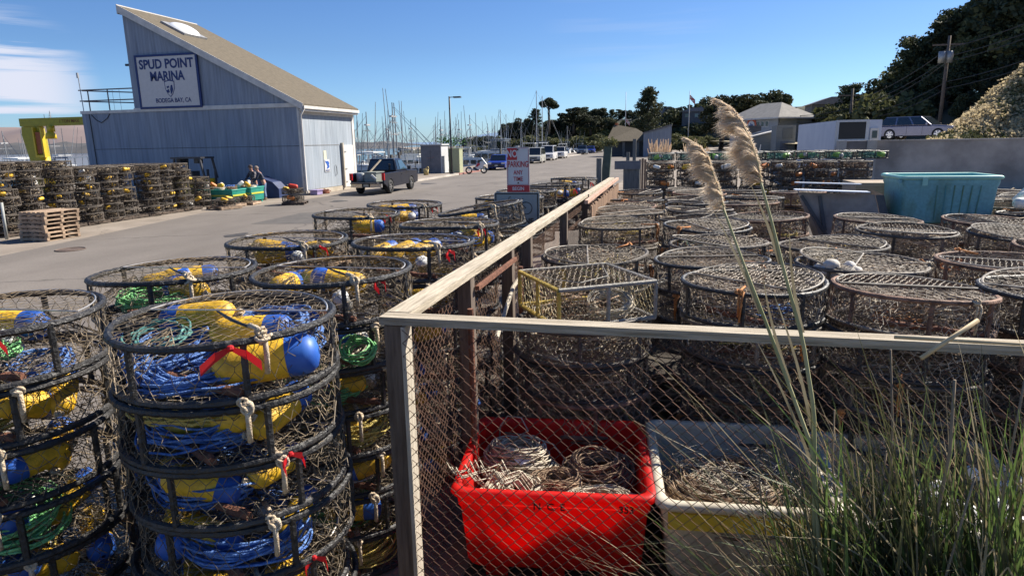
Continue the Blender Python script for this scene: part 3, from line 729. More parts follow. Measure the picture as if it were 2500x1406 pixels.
# ================================================================== crab traps
TR, TH = .50, .275          # trap radius and height of one trap in a stack
def hexnet(nx, ny, W_, H_, jit, rs):
    """edges (index pairs) and 2D points of a knotted hexagonal netting, nx by ny cells over W_ x H_"""
    pts = {}; P = []; E = []
    dx = W_ / nx; dy = H_ / ny
    def pid(i, j, k):
        key = (i % nx if nx else i, j, k)
        key = (i, j, k)
        if key not in pts:
            x = (i + (.5 if j % 2 else 0)) * dx; y = j * dy + (dy * .30 if k else -dy * .02)
            pts[key] = len(P); P.append((x + rs.uniform(-jit, jit) * dx, y + rs.uniform(-jit, jit) * dy))
        return pts[key]
    for j in range(ny):
        for i in range(nx + 1):
            a = pid(i, j, 0); t = pid(i, j, 1)
            E.append((a, t))
            if j + 1 < ny + 1:
                if j % 2:
                    E.append((t, pid(i, j + 1, 0))); E.append((t, pid(i + 1, j + 1, 0)))
                else:
                    E.append((t, pid(i, j + 1, 0))); E.append((t, pid(i - 1, j + 1, 0)))
    return np.array(P), np.array(E)
def disk_net(b, z, Rr, cell, r, rs, sag=.0, hole=None, zf=None, bump=.004):
    nx = int(2 * Rr / cell) + 2; ny = int(2 * Rr / (cell * .87)) + 2
    P, E = hexnet(nx, ny, nx * cell, ny * cell * .87, .13, rs)
    P = P - np.array([nx * cell / 2, ny * cell * .87 / 2])
    an = rs.uniform(0, PI); c_, s_ = math.cos(an), math.sin(an)
    P = P @ np.array([[c_, -s_], [s_, c_]])
    rad = np.hypot(P[:, 0], P[:, 1])
    k = np.where(rad > Rr, Rr / np.maximum(rad, 1e-6), 1)
    inside = rad < Rr + cell * .9
    P = P * k[:, None]
    Z = z - sag * (1 - (np.minimum(rad, Rr) / Rr) ** 2) + rs.normal(0, bump, len(P))
    if zf is not None: Z = Z + zf(P[:, 0], P[:, 1])
    Q = np.column_stack([P, Z])
    keep = inside[E[:, 0]] & inside[E[:, 1]] & (np.linalg.norm(Q[E[:, 0]] - Q[E[:, 1]], axis=1) > 1e-3)
    if hole is not None:
        mid = (P[E[:, 0]] + P[E[:, 1]]) / 2
        keep &= ~hole(mid[:, 0], mid[:, 1])
    E = E[keep]
    b.segs(Q[E[:, 0]], Q[E[:, 1]], r)
def side_net(b, z0, z1, Rr, cell, r, rs, sq=False, bump=.006):
    per = 2 * PI * Rr; nx = int(per / cell) // 2 * 2; ny = max(3, int((z1 - z0) / (cell * .87)))
    P, E = hexnet(nx, ny, per, z1 - z0, .15, rs)
    a = P[:, 0] / Rr; rr = Rr + rs.normal(0, bump, len(P))
    Q = np.column_stack([rr * np.cos(a), rr * np.sin(a), z0 + np.clip(P[:, 1], 0, z1 - z0)])
    b.segs(Q[E[:, 0]], Q[E[:, 1]], r)
def tangle(b, n, Rr, z0, z1, r, rs, seg=9, L_=.5, nn=3):
    """loose loops of line lying inside a trap"""
    for _ in range(n):
        c = rs.uniform(-1, 1, 2) * Rr * .55
        R0 = rs.uniform(.08, .26); a0 = rs.uniform(0, 6.28); w = rs.uniform(1.5, 5.5)
        t = np.linspace(0, w, seg); e = rs.uniform(.6, 1)
        x = c[0] + R0 * np.cos(t + a0) + rs.normal(0, .012, seg); y = c[1] + R0 * e * np.sin(t + a0) + rs.normal(0, .012, seg)
        q = np.hypot(x, y); f = np.minimum(1, (Rr - .03) / np.maximum(q, 1e-6)); x *= f; y *= f
        zb = rs.uniform(z0, z1); z = np.clip(zb + rs.normal(0, .018, seg), z0, z1)
        b.tube(np.column_stack([x, y, z]), r, nn, caps=False)
def coil(b, c, R0, h, r, turns, rs, n=5, el=1.0, seg=18, rot=0.0, tilt=0.0, spread=.22):
    """a hank of rope: many slightly different loops"""
    m3 = np.array(Euler((tilt, 0, rot)).to_matrix())
    for k in range(turns):
        Rk = R0 * (1 + rs.uniform(-spread, spread)); cx, cy = rs.normal(0, R0 * .07, 2)
        a = np.linspace(0, 2 * PI, seg, endpoint=False) + rs.uniform(0, 6)
        wz = rs.uniform(0, h)
        P = np.column_stack([cx + Rk * np.cos(a), cy + Rk * el * np.sin(a), wz + .02 * np.sin(a * 2 + rs.uniform(0, 6)) + rs.normal(0, .004, seg)])
        b.tube(P @ m3.T + np.array(c), r, n, closed=True)

def knot(b, c, s, rs):
    for _ in range(5):
        a = rs.normal(size=3); a /= np.linalg.norm(a)
        q = Vector(a).to_track_quat('Z', 'Y').to_matrix()
        an = np.linspace(0, 2 * PI, 9, endpoint=False)
        P = np.column_stack([np.cos(an), np.sin(an), 0 * an]) * s * rs.uniform(.55, .95)
        b.tube(P @ np.array(q).T + np.array(c) + rs.normal(0, s * .2, 3), s * .30, 5, closed=True)

def make_trap(kind, seed):
    rs = np.random.RandomState(seed)
    near = kind in ('street', 'yard')
    rub = BLACK_RUB if kind in ('street', 'green') else GREY_RUB
    if kind == 'yard' and seed in (1, 4): rub = BLACK_RUB
    if kind == 'yard' and seed in (3, 5): rub = mat('rust_brown_wrap', (.06, .032, .022), .8, col2=(.26, .15, .10), scale=8, bump=.5, bscale=50, rand=.3)
    net = {'street': NET_TAN, 'yard': NET_GREY, 'far': NET_DARK, 'rust': NET_DARK, 'green': NET_GREY}[kind]
    root = thing('crab_trap', 'round crab trap', 'crab trap')
    r0 = .0175
    zt, zb = TH - r0, r0
    if near:
        bd = (rs.uniform(.004, .018), rs.uniform(0, 6), rs.uniform(.002, .009), rs.uniform(0, 6))
        b = MB(); b.ring((0, 0, zt), TR - r0, r0, 144 if kind == 'street' else 90, 7, 48 if kind == 'street' else 30, .13, bend=bd); b.build('top_ring', rub, root)
        b = MB(); b.ring((0, 0, zb), TR - r0, r0, 144 if kind == 'street' else 90, 7, 48 if kind == 'street' else 30, .13); b.build('bottom_ring', rub, root)
        na = 6 if kind == 'street' else 7
        a0 = rs.uniform(0, 1)
        for k in range(na):
            a = a0 + k * 2 * PI / na + rs.uniform(-.08, .08)
            b = MB(); x, y = (TR - r0) * math.cos(a), (TR - r0) * math.sin(a)
            zz = np.linspace(zb, zt, 12); b.tube(np.column_stack([x + 0 * zz, y + 0 * zz, zz]), r0 * .85 * (1 + .12 * (np.arange(12) % 2)), 6)
            b.build('upright', rub, root)
        b = MB(); side_net(b, .02, TH - .02, TR - .012, .062 if kind == 'street' else .055, .0016 if kind == 'street' else .0019, rs); b.build('side_netting', net, root)
        # lid: an arc of bare wire hinged on a straight bar; the other part of the top is fixed netting
        ch = .10 if seed == 9 else rs.uniform(-.05, .16) if kind == 'street' else rs.uniform(-.12, .15)
        fixed = lambda x, y: y < ch
        b = MB(); disk_net(b, zt + .004, TR - .015, .058 if kind == 'street' else .046, .0014 if kind == 'street' else .0023, rs, sag=.012, hole=lambda x, y: y > ch, bump=.003 if kind == 'street' else .006); b.build('top_netting', net, root)
        lid_t = rs.uniform(0.0, .03) if kind == 'street' else rs.uniform(.0, .10)
        aa = math.asin(min(.9, ch / (TR - .04)))
        b = MB()
        P = [((TR - .045) * math.cos(t), (TR - .045) * math.sin(t), zt + .012 + lid_t * max(0, (math.sin(t) - math.sin(aa)))) for t in np.linspace(aa, PI - aa, 34)]
        hr_ = .0042 if kind == 'street' else .009
        b.tube(P, hr_, 5); b.tube([P[0], P[-1]], hr_, 5); lid = b.build('lid_hoop', STEEL if kind == 'street' else mat('tarred_lid_hoop', (.05, .042, .035), .7, col2=(.34, .30, .25), scale=7, rand=.3), root)
        b = MB(); disk_net(b, zt + .012, TR - .05,   .060 if kind == 'street' else .043, .0013 if kind == 'street' else .0024, rs, sag=0, hole=lambda x, y: y < ch, zf=lambda x, y: lid_t * np.clip(y / TR - math.sin(aa), 0, 1)); b.build('lid_netting', net, lid)
        b = MB(); disk_net(b, zb + .012, TR - .02, .062, .0018, rs, sag=0, bump=.006); b.build('bottom_netting', net, root)
        # entrance tunnels
        for s in ((1, -1) if near else ()):
            b = MB(); a = rs.uniform(.2, .9)
            m = Matrix.Rotation(a, 4, 'Z')
            g = []
            for u in range(7):
                t = u / 6
                ring_ = [Vector((s * (TR - .02 - .24 * t), (q - 4) * .05 * (1 - .35 * t), .05 + .13 * t + .07 * math.sin(q / 8 * PI))) for q in range(9)]
                g.append([m @ p for p in ring_])
            P0, P1 = [], []
            for u in range(7):
                for q in range(9):
                    if q < 8 and (u in (0, 6)): P0.append(g[u][q]); P1.append(g[u][q + 1])
                    if u < 6 and q < 8: P0.append(g[u][q]); P1.append(g[u + 1][q + (u % 2)]) ; P0.append(g[u][q + 1]); P1.append(g[u + 1][q + (1 if u % 2 else 0)])
            b.segs(P0, P1, .0024); b.build('entrance_tunnel', net, root)
        # weight bar
        a = rs.uniform(-.5, .1); m = Matrix.Rotation(a, 4, 'Z')
        b = MB(); q = TR * .83
        pp = [m @ Vector((x, -.27 - .006 * math.sin(x * 30), zb + .028)) for x in np.linspace(-.16, .40, 12)]
        b.tube(pp, [.021 * (1 + .18 * math.sin(i * 2.1)) for i in range(12)], 8); b.build('weight_bar', RUST, root)
        # strap from the lid to the rim, with its knot
        a = -PI / 2 + (.78 if seed == 9 else rs.uniform(.8, 1.3) if kind == 'street' else rs.uniform(-.3, 1.0))
        ex, ey = TR * math.cos(a), TR * math.sin(a)
        b = MB(); hx, hy = (TR - .05) * math.cos(aa + .4), ch + .02
        mid = (ex * .45, ey * .45, zt + .02)
        if kind == 'street':
            b.tube([(ex * .1 - .1, ch * .5, zt + .016), (mid[0] - .05, mid[1] + .03, zt + .022), (ex * .72, ey * .72, zt + .026)], .0048, 5)
            b.tube([(ex * .1 - .12, ch * .5 + .02, zt + .014), (mid[0] - .08, mid[1] + .05, zt + .018), (ex * .72, ey * .72, zt + .022)], .0042, 5)
            b.build('elastic_cord', BLACK_RUB, root)
            b = MB(); kk = [(ex * .66, ey * .66, zt + .03), (ex * .80, ey * .80, zt + .036), (ex * .93, ey * .93, zt + .035), (ex * 1.01, ey * 1.01, zt + .01), (ex * 1.02, ey * 1.02, zt - .06), (ex * 1.0, ey * 1.0, zt - .14)]
            b.tube(kk, .0115, 7); knot(b, (ex * .99, ey * .99, zt + .01), .026, rs); knot(b, (ex * .95, ey * .97, zt + .03), .022, rs)
            b.build('tie_rope', ROPE_BEIGE, root, True)
        else:
            b.tube([(ex * .6, ey * .6, zt + .018), (ex * .95, ey * .95, zt + .024), (ex * 1.02, ey * 1.02, zt - .02), (ex * 1.01, ey * 1.01, zb + .08)], .008, 6); knot(b, (ex, ey, zt + .015), .022, rs)
            b.tube([(ex * .95 + .03, ey * .95, zt + .02), (ex * 1.02 + .025, ey * 1.02, zt - .03), (ex * 1.01 + .01, ey * 1.01, zb + .04)], .007, 6)
            b.build('tie_strap', ROPE_ORANGE if seed % 3 else ROPE_BEIGE, root, True)
            b = MB(); tangle(b, 46, TR - .05, .03, .235, .0055, rs, 11); b.build('loose_line', ROPE_BROWN if seed % 2 else mat('tan_line', (.22, .15, .09), .9, col2=(.52, .42, .30), scale=12, rand=.3), root)
            b = MB(); tangle(b, 13, TR - .06, .10, .24, .0048, rs, 11); b.build('pale_line', (ROPE_WHITE, ROPE_BEIGE, ROPE_YEL, ROPE_WHITE, ROPE_BROWN, ROPE_BEIGE, ROPE_WHITE)[seed % 7], root)
            b = MB(); tangle(b, 110, TR - .04, .04, TH - .04, .0019, rs, 7); b.build('inner_netting', NET_GREY if seed % 2 else NET_DARK, root)
        if kind == 'street':
            b = MB(); tangle(b, 26 if seed == 9 else 46, TR - .04, .03, .06 if seed == 9 else .22, .0024, rs, 9); b.build('inner_netting', NET_TAN if seed in (1, 9) else NET_DARK, root)
            bx, by = rs.uniform(-.2, .2, 2); b = MB(); b.lathe([(.001, 0), (.045, 0), (.045, .10), (.05, .10), (.05, .125), (.001, .13)], 12, Matrix.Translation((bx, by, .05)) @ Euler((.8, .3, 0)).to_matrix().to_4x4()); b.build('bait_jar', BAIT, root, True)
    else:
        b = MB(); b.ring((0, 0, zt), TR - r0, r0, 32, 5); b.build('top_ring', rub, root)
        b = MB(); b.ring((0, 0, zb), TR - r0, r0, 32, 5); b.build('bottom_ring', rub, root)
        b = MB()
        for k in range(7):
            a = k * 2 * PI / 7 + .3; b.cyl(((TR - r0) * math.cos(a), (TR - r0) * math.sin(a), zb), ((TR - r0) * math.cos(a), (TR - r0) * math.sin(a), zt), r0, n=5)
        o = b.build('uprights', rub, root); o['kind'] = 'stuff'
        b = MB(); side_net(b, .01, TH - .01, TR - .012, .085, .0034, rs, bump=.012); disk_net(b, zt, TR - .02, .09, .0034, rs, bump=.012); b.build('netting', net, root)
        b = MB(); mm_ = {'far': mat('dark_tangled_line', (.02, .016, .012), .9, col2=(.15, .11, .075), scale=7, rand=.4), 'rust': ROPE_BROWN, 'green': TEAL_ROPE}[kind]
        tangle(b, 46, TR - .03, .03, TH - .03, .012, rs, 9); b.build('loose_line', mm_, root)
        b = MB(); tangle(b, 9, TR - .03, .05, TH - .02, .007, rs, 9); b.build('pale_line', {'far': ROPE_BEIGE, 'rust': ROPE_BEIGE, 'green': ROPE_GREEN}[kind], root)
    return root

def make_buoy(ca, cb, L_=.36, r=.078, seed=0, far=False):
    root = thing('buoy', 'yellow and blue buoy', 'buoy')
    n = 10 if far else 20
    ry = Euler((0, PI / 2, 0)).to_matrix().to_4x4()
    s = L_ * .70
    b = MB(); b.lathe([(.012, -L_ * .5), (r * .45, -L_ * .49), (r * .78, -L_ * .44), (r * .96, -L_ * .36), (r, -L_ * .28), (r, -L_ * .5 + s)], n, ry); b.build('body', ca, root, True)
    b = MB(); b.lathe([(r * .998, -L_ * .5 + s + .0005), (r, L_ * .36), (r * .93, L_ * .42), (r * .7, L_ * .475), (r * .3, L_ * .5), (.012, L_ * .5)], n, ry); b.build('painted_end', cb, root, True)
    if not far:
        rs = np.random.RandomState(seed + 5)
        b = MB(); b.cyl((-L_ * .5, 0, 0), (-L_ * .56, 0, 0), .012, n=7); knot(b, (-L_ * .56, 0, 0), .022, rs); b.build('rope_knot', ROPE_BEIGE, root, True)
    return root

# ------------------------------------------------------------------ stacks of traps
PROTO = {}
USED = {}
def place_trap(kind, var, x, y, z, rz, label, group, tilt=(0, 0)):
    key = (kind, var)
    sc_ = (1.07 + .02 * math.sin(x * 9 + y * 5), 1.07 + .02 * math.sin(x * 5 + y * 7), 1.0) if kind == 'yard' else (1.0 + .03 * math.sin(x * 9 + z * 5), 1.0 + .03 * math.cos(y * 7 + z * 3), 1.0) if kind in ('far', 'rust') else (1, 1, 1)
    if key not in PROTO:
        PROTO[key] = make_trap(kind, var)
        r = PROTO[key]; CH[r.name] = [c for c in r.children]
        for c in CH[r.name]: CH[c.name] = [g for g in c.children]
        r.location = (x, y, z); r.rotation_euler = (tilt[0], tilt[1], rz); r['label'] = label; r['group'] = group
        r['category'] = 'crab trap'; r.scale = sc_
        return r
    return dup(PROTO[key], (x, y, z), (tilt[0], tilt[1], rz), label, group, sc_)
def stack(kind, vars_, x, y, z0, levels, where, group, jit=.022, skip=0, top=None, pitch=TH + .001, twist=None, topv=None):
    """one stack; levels from the ground up; `skip` lowest levels that nothing shows are left out"""
    for k in range(skip, levels):
        t = levels - 1 - k
        v = vars_[rnd.randrange(len(vars_))]
        jx, jy = rnd.uniform(-jit, jit), rnd.uniform(-jit, jit)
        if k == levels - 1 and topv is not None:
            place_trap(kind, topv, x, y, z0 + k * pitch, R(8), f'topmost trap, {where}', group, (0, 0)); continue
        tl = (0, 0)
        if k == levels - 1 and top is not None: tl = top
        place_trap(kind, v, x + jx, y + jy, z0 + k * pitch, rnd.uniform(0, 6.28) if twist is None else twist + rnd.uniform(-.2, .2),
                   f'{TOPO[t]} trap down, {where}' if t else f'topmost trap, {where}', group, tl)
GS = 'black crab traps stacked on the road side of the fence'
ST = [(-2.0, 2.62, 'fence corner stack'), (-2.08, 3.80, 'second fence-side roadside stack'),
      (-2.02, 5.03, 'third fence-side roadside stack'), (-2.12, 6.25, 'fourth fence-side roadside stack'),
      (-2.08, 7.45, 'roadside stack just before the signs'), (-2.26, 9.45, 'roadside stack just past the signs'),
      (-2.30, 10.75, 'second roadside stack past the signs'), (-2.07, 12.3, 'third roadside stack past the signs'),
      (-2.02, 14.3, 'farthest fence-side roadside stack'),
      (-3.22, 2.45, 'nearest outer roadside stack'), (-3.12, 3.64, 'second outer roadside stack'),
      (-3.16, 5.02, 'third outer roadside stack'), (-3.53, 7.10, 'fourth outer roadside stack'), (-3.44, 8.3, 'farthest outer roadside stack')]
for i, (x, y, w) in enumerate(ST):
    stack('street', [0, 1, 2, 3], x, y, .008, 7, w, GS, skip=(0 if i in (0, 1, 2, 3, 9, 10, 11) else 4), topv=9 if i == 0 else None, pitch=TH + (.009 if i == 4 else .001), top=((.05, -.15) if i == 4 else (rnd.uniform(-.02, .02), rnd.uniform(-.02, .02))), twist=-.05)
GY = 'weathered crab traps stacked inside the fenced yard'
YD = []
COLS = {-.65: [(0, 5.15), (0, 6.40), (.0, 7.60), (.02, 9.0), (.05, 10.3), (-.1, 11.5), (0, 12.8), (.0, 14.6)],
        .45: [(.21, 5.33), (-.04, 6.36), (.06, 7.42), (.0, 8.55), (-.06, 9.65), (-.0, 10.8), (.05, 11.9), (-.0, 13.0), (.15, 14.1), (.0, 15.3)],
        1.62: [(.05, 5.15), (.06, 6.34), (.03, 7.42), (-.13, 8.7), (-.2, 9.95), (-.35, 11.9), (-.10, 13.1), (-.2, 14.5), (.9, 14.6)],
        2.75: [(-.03, 5.3), (.07, 6.37), (.10, 7.42), (-.04, 8.5), (-.1, 9.6)],
        3.85: [(0, 6.3), (0, 7.35), (-.05, 8.4), (.1, 9.5)], 4.95: [(0, 8.3), (0, 9.4), (.1, 10.6), (.2, 11.8), (.3, 13.0)], 6.1: [(0, 12.2), (.1, 13.4), (.2, 14.6), (-.9, 14.6)]}
CN = ['first', 'second', 'third', 'fourth', 'fifth', 'sixth', 'seventh']
for ci, (cx, lst) in enumerate(COLS.items()):
    for ri, (dx, y) in enumerate(lst):
        lv = 6
        if (ci, ri) in ((1, 3), (4, 1)): lv = 6
        if (ci, ri) in ((2, 3), (0, 2), (3, 2)): lv = 5
        sq = (ci, ri) == (0, 0)
        if sq: lv = 5
        where = f'{CN[ci]} yard row from the fence, {ORD[ri]} stack back'
        stack('yard', [0, 1, 2, 3, 4, 5, 6], cx + dx, y, -.03 + rnd.uniform(-.02, .02), lv, where, GY, jit=.035, skip=(0 if ri == 0 else (lv - 3 if y < 7 else lv - 2)),
              top=(rnd.uniform(-.05, .05), rnd.uniform(-.05, .05)), pitch=TH + .003)
# hidden lower levels are left out above; these plain footings of old pallets carry the shortened inner stacks
o = None

heap_later = True
# the square trap on the front stack of the yard
sqt = thing('square_trap', 'square crab trap bound in yellow and grey on the front stack beside the fence', 'crab trap', (-.63, 5.13, 1.36), R(33))
YW = mat('yellow_wrap', (.50, .33, .05), .8, col2=(.66, .48, .12), scale=14, bump=.5, bscale=60)
GW = mat('grey_wrap', (.24, .225, .19), .8, col2=(.38, .35, .30), scale=14, bump=.5, bscale=60)
h = .40
cs = [(-h, -h), (h, -h), (h, h), (-h, h)]
for z in (.02, .30):
    for k in range(4):
        (x0, y0), (x1, y1) = cs[k], cs[(k + 1) % 4]
        b = MB(); n_ = 24; b.tube([(x0 + (x1 - x0) * t, y0 + (y1 - y0) * t, z) for t in np.linspace(0, 1, n_)], [.016 * (1 + .12 * (i % 2)) for i in range(n_)], 6)
        b.build('frame_bar', YW if k in (3, 2) and not (z > .1 and k == 2) else GW, sqt)
for k in range(8):
    (x0, y0), (x1, y1) = cs[k // 2], cs[(k // 2 + 1) % 4]; t = (k % 2) * .5
    x, y = x0 + (x1 - x0) * t, y0 + (y1 - y0) * t
    b = MB(); b.tube([(x, y, zz) for zz in np.linspace(.03, .29, 14)], [.016 * (1 + .12 * (i % 2)) for i in range(14)], 6); b.build('upright', YW if k in (0, 7, 6, 5) else GW, sqt)
rs = np.random.RandomState(5)
NY = mat('yellowish_netting', (.36, .28, .13), .6, col2=(.52, .44, .25), scale=9)
for k in range(4):
    (x0, y0), (x1, y1) = cs[k], cs[(k + 1) % 4]
    P, E = hexnet(14, 6, 2 * h, .27, .2, rs); u = np.array([x1 - x0, y1 - y0]) / (2 * h)
    P[:, 0] = np.clip(P[:, 0], 0, 2 * h)
    Q = np.column_stack([x0 + u[0] * P[:, 0], y0 + u[1] * P[:, 0], .02 + np.clip(P[:, 1], 0, .28)]) + rs.normal(0, .004, (len(P), 3))
    b = MB(); b.segs(Q[E[:, 0]], Q[E[:, 1]], .0022); b.build('side_netting', NY, sqt)
P, E = hexnet(16, 17, 2 * h, 2 * h, .2, rs)
P = np.clip(P, 0, 2 * h) - h; Q = np.column_stack([P, np.full(len(P), .305)]); b = MB(); b.segs(Q[E[:, 0]], Q[E[:, 1]], .0016); b.build('top_netting', NET_GREY, sqt)
b = MB(); b.tube([(-.36, .34, .32), (-.36, -.1, .33), (-.2, -.34, .33), (.1, -.2, .33), (.32, .34, .32), (-.36, .34, .32)], .005, 5); b.build('lid_hoop', GW, sqt)
b = MB(); tangle(b, 26, .40, .03, .16, .005, rs, 12); b.build('loose_line', ROPE_BROWN, sqt)
o = MB(); coil(o, (0, 0, 0), .15, .05, .0055, 18, rs, el=.8, tilt=.5)
tag(o.build('rope_coil', ROPE_WHITE), 'grey rope coil lying inside the square yellow-bound trap', 'rope').location = (-.42, 5.05, 1.45)

# ------------------------------------------------------------------ floats, ropes and ribbons in the road-side traps
BUOY = {}
SEEN_B = set()
def buoy(kind, loc, rot, label, group=None, scale=1.0):
    ck = {'yb': (B_YEL, B_BLUE), 'r': (B_RED, B_RED), 'w': (B_WHITE, B_WHITE), 'o': (B_ORANGE, B_WHITE), 'g': (B_GREEN, B_GREEN), 'yf': (B_YEL, B_YEL), 'gf': (B_GREEN, B_WHITE), 'of': (B_ORANGE, B_ORANGE), 'wf': (B_WHITE, B_WHITE)}[kind]
    far = kind.endswith('f')
    if far and label in SEEN_B: return None
    SEEN_B.add(label)
    if kind not in BUOY:
        r = make_buoy(*ck, L_=.40 if kind == 'yb' else .34, r=.082 if kind == 'yb' else .085, far=far)
        BUOY[kind] = r; CH[r.name] = [c for c in r.children]
        for c in CH[r.name]: CH[c.name] = []
        r.location = loc; r.rotation_euler = rot; r.scale = (scale,) * 3; r['label'] = label
        if group: r['group'] = group
        return r
    return dup(BUOY[kind], loc, rot, label, group, scale)
T0 = (-2.0, 2.62)
g1 = 'floats in the topmost trap beside the fence corner'
buoy('yb', (-1.70, 2.46, 1.785), (0, -.10, .45), 'large yellow float under the red ribbon, front of the trap beside the fence corner', g1, 1.12)
buoy('yb', (-1.93, 2.70, 1.83), (0, -.05, .18), 'yellow float with its blue end under the beige rope knot beside the fence corner', g1, 1.0)
buoy('yb', (-2.30, 2.80, 1.86), (0, .1, 3.35), 'yellow float with blue end lying at the back left of the blue rope', g1, .95)
def coil_thing(loc, R0, h_, turns, m, label, seed, el=1.0, tilt=0.0, rot=0.0, r=.006, n=6, seg=26, group=None):
    b = MB(); coil(b, (0, 0, 0), R0, h_, r, turns, np.random.RandomState(seed), n, el, seg, rot, tilt)
    o = b.build('rope_coil', m, None, True, loc); tag(o, label, 'rope', group); return o
coil_thing((-1.91, 2.84, 1.71), .20, .15, 60, ROPE_BLUE, 'big blue rope coil at the back of the trap beside the fence corner', 3, .8, .12)
coil_thing((-2.27, 2.58, 1.70), .15, .12, 34, ROPE_BLUE, 'smaller blue rope coil on the left of the same trap beside the fence corner', 4, 1.3, .2)
coil_thing((-2.02, 2.50, 1.69), .26, .05, 22, ROPE_BLUE, 'thin layer of blue rope under the floats beside the fence corner', 14, .9, 0)
coil_thing((-2.33, 2.56, 1.83), .13, .03, 4, TEAL_ROPE, 'green line loops over the blue rope beside the fence corner', 5, .9, .25)
coil_thing((-2.08, 2.36, 1.70), .18, .05, 20, ROPE_BLUE, 'blue rope hanks under the yellow floats beside the fence corner', 6, .7, .0)
coil_thing((-2.10, 2.35, 1.52), .20, .05, 16, ROPE_YEL, 'pale yellow rope hank in the second trap down beside the fence corner', 8, .5, -.25)
SEQ = [(1, 1, [(-.30, .30, .12, 2.9), (-.05, .16, .15, 3.3), (-.38, .05, .14, 1.8)], None),
       (2, 2, [(-.35, .15, .14, 1.2), (-.17, .22, .14, 1.2), (-.02, .28, .14, 1.15)], None),
       (11, 3, [(-.28, .22, .14, .2), (.12, .25, .14, 2.9), (-.15, .08, .12, .4)], None),
       (10, 4, [(-.25, .20, .14, .6), (-.14, .30, .15, .7), (.02, .05, .12, 2.8)], 'g'),
       (9, 5, [(-.28, .10, .14, .4), (-.1, .2, .15, .2)], 'g'),
       (12, 6, [(.18, -.08, .12, .3), (.05, .1, .14, .9)], None), (3, 7, [(.28, .2, .08, 1.3), (.1, .32, .12, 2.2)], 'b'),
       (4, 8, [(-.2, .1, .15, .3)], None), (13, 9, [(-.2, .05, .16, .3), (.05, -.05, .1, .9), (-.1, .2, .16, .7)], None),
       (5, 10, [(-.25, .1, .14, .1), (-.05, .15, .16, .3), (.2, 0, .14, .2)], None), (7, 11, [(.1, -.1, .10, .1), (.3, .1, .1, .4)], None), (8, 12, [(-.1, 0, .14, .2)], None)]
for si, sd_, lst, rp in SEQ:
    x, y, w = ST[si]
    zf = .008 + 6 * (TH + .001)
    order = sorted(range(len(lst)), key=lambda q: lst[q][0] * .97 + lst[q][1] * .23)
    for k, (dx, dy, dz, a) in enumerate(lst):
        pos = ('' if len(lst) == 1 else ['leftmost ', 'rightmost '][order.index(k)] if len(lst) == 2 else ['leftmost ', 'middle ', 'rightmost '][order.index(k)])
        buoy('yb', (x + dx, y + dy, zf + dz), (0, rnd.uniform(-.15, .15), a), f'{pos}yellow and blue float, top trap, {w}', f'floats in the top trap of the {w}', rnd.uniform(.85, 1.0))
    if rp == 'g': coil_thing((x - .15, y - .02, zf + .04), .22, .08, 30, ROPE_GREEN, f'light green rope coil in the top trap of the {w}', sd_, .7, .1)
    if rp == 'b': coil_thing((x + .1, y + .1, zf + .05), .16, .07, 20, ROPE_BLUE, f'blue rope coil in the top trap of the {w}', sd_, .9, .1)
coil_thing((-3.05, 2.55, .008 + 6 * (TH + .001) - .02), .14, .04, 9, ROPE_BLUE, 'thin blue rope loops in the outer road-side stack nearest the camera', 31, .9, .2)
coil_thing((-1.75, 3.45, 1.50), .09, .08, 9, ROPE_GREEN, 'small green rope hank low in the second stack by the fence', 32, .8, .8)
coil_thing((-2.3, 4.0, 1.69), .20, .04, 14, ROPE_BROWN, 'brown line coil in the top trap of the second stack by the fence', 33, .9, .05)
coil_thing((-2.9, 5.1, 1.70), .22, .04, 16, ROPE_BROWN, 'brown line coil in the top trap of the third outer stack', 34, .9, .05)
# lower levels: floats pressed against the camera side of the nearest stacks
for si in (0, 1, 9, 10, 2, 3):
    x, y, w = ST[si]
    for lv in range(0, 6):
        for k in range(3 if si in (0, 9) else 1):
            a = (-1.15 + rnd.uniform(-.5, .5)) if si != 9 else (-.75 + rnd.uniform(-.4, .5))
            if k: a += -.75 if k == 1 else .85
            q = .30 + rnd.uniform(-.06, .02)
            buoy('yb', (x + q * math.cos(a), y + q * math.sin(a), .008 + lv * (TH + .001) + .13), (rnd.uniform(-.2, .2), rnd.uniform(-.5, .5), a + PI / 2 + rnd.uniform(-.5, .5) + (PI if rnd.random() < .5 else 0)),
                 f'{("", "left ", "right ")[k]}yellow and blue float in the {TOPO[6 - lv]} trap down, {w}', f'floats low in the {w}', rnd.uniform(.74, .92))
    for lv in range(6):
        if si in (0, 1, 9, 10):
            coil_thing((x + .10 * math.cos(lv * 2.1), y - .16, .008 + lv * (TH + .001) + .05), .24, .12, 26, (ROPE_BLUE, ROPE_YEL, ROPE_BLUE, ROPE_GREEN, ROPE_BLUE, ROPE_WHITE)[(lv * 2 + si) % 6], f'rope hank in the {TOPO[6 - lv]} trap down, {w}', 50 + lv + si, .8, .1)
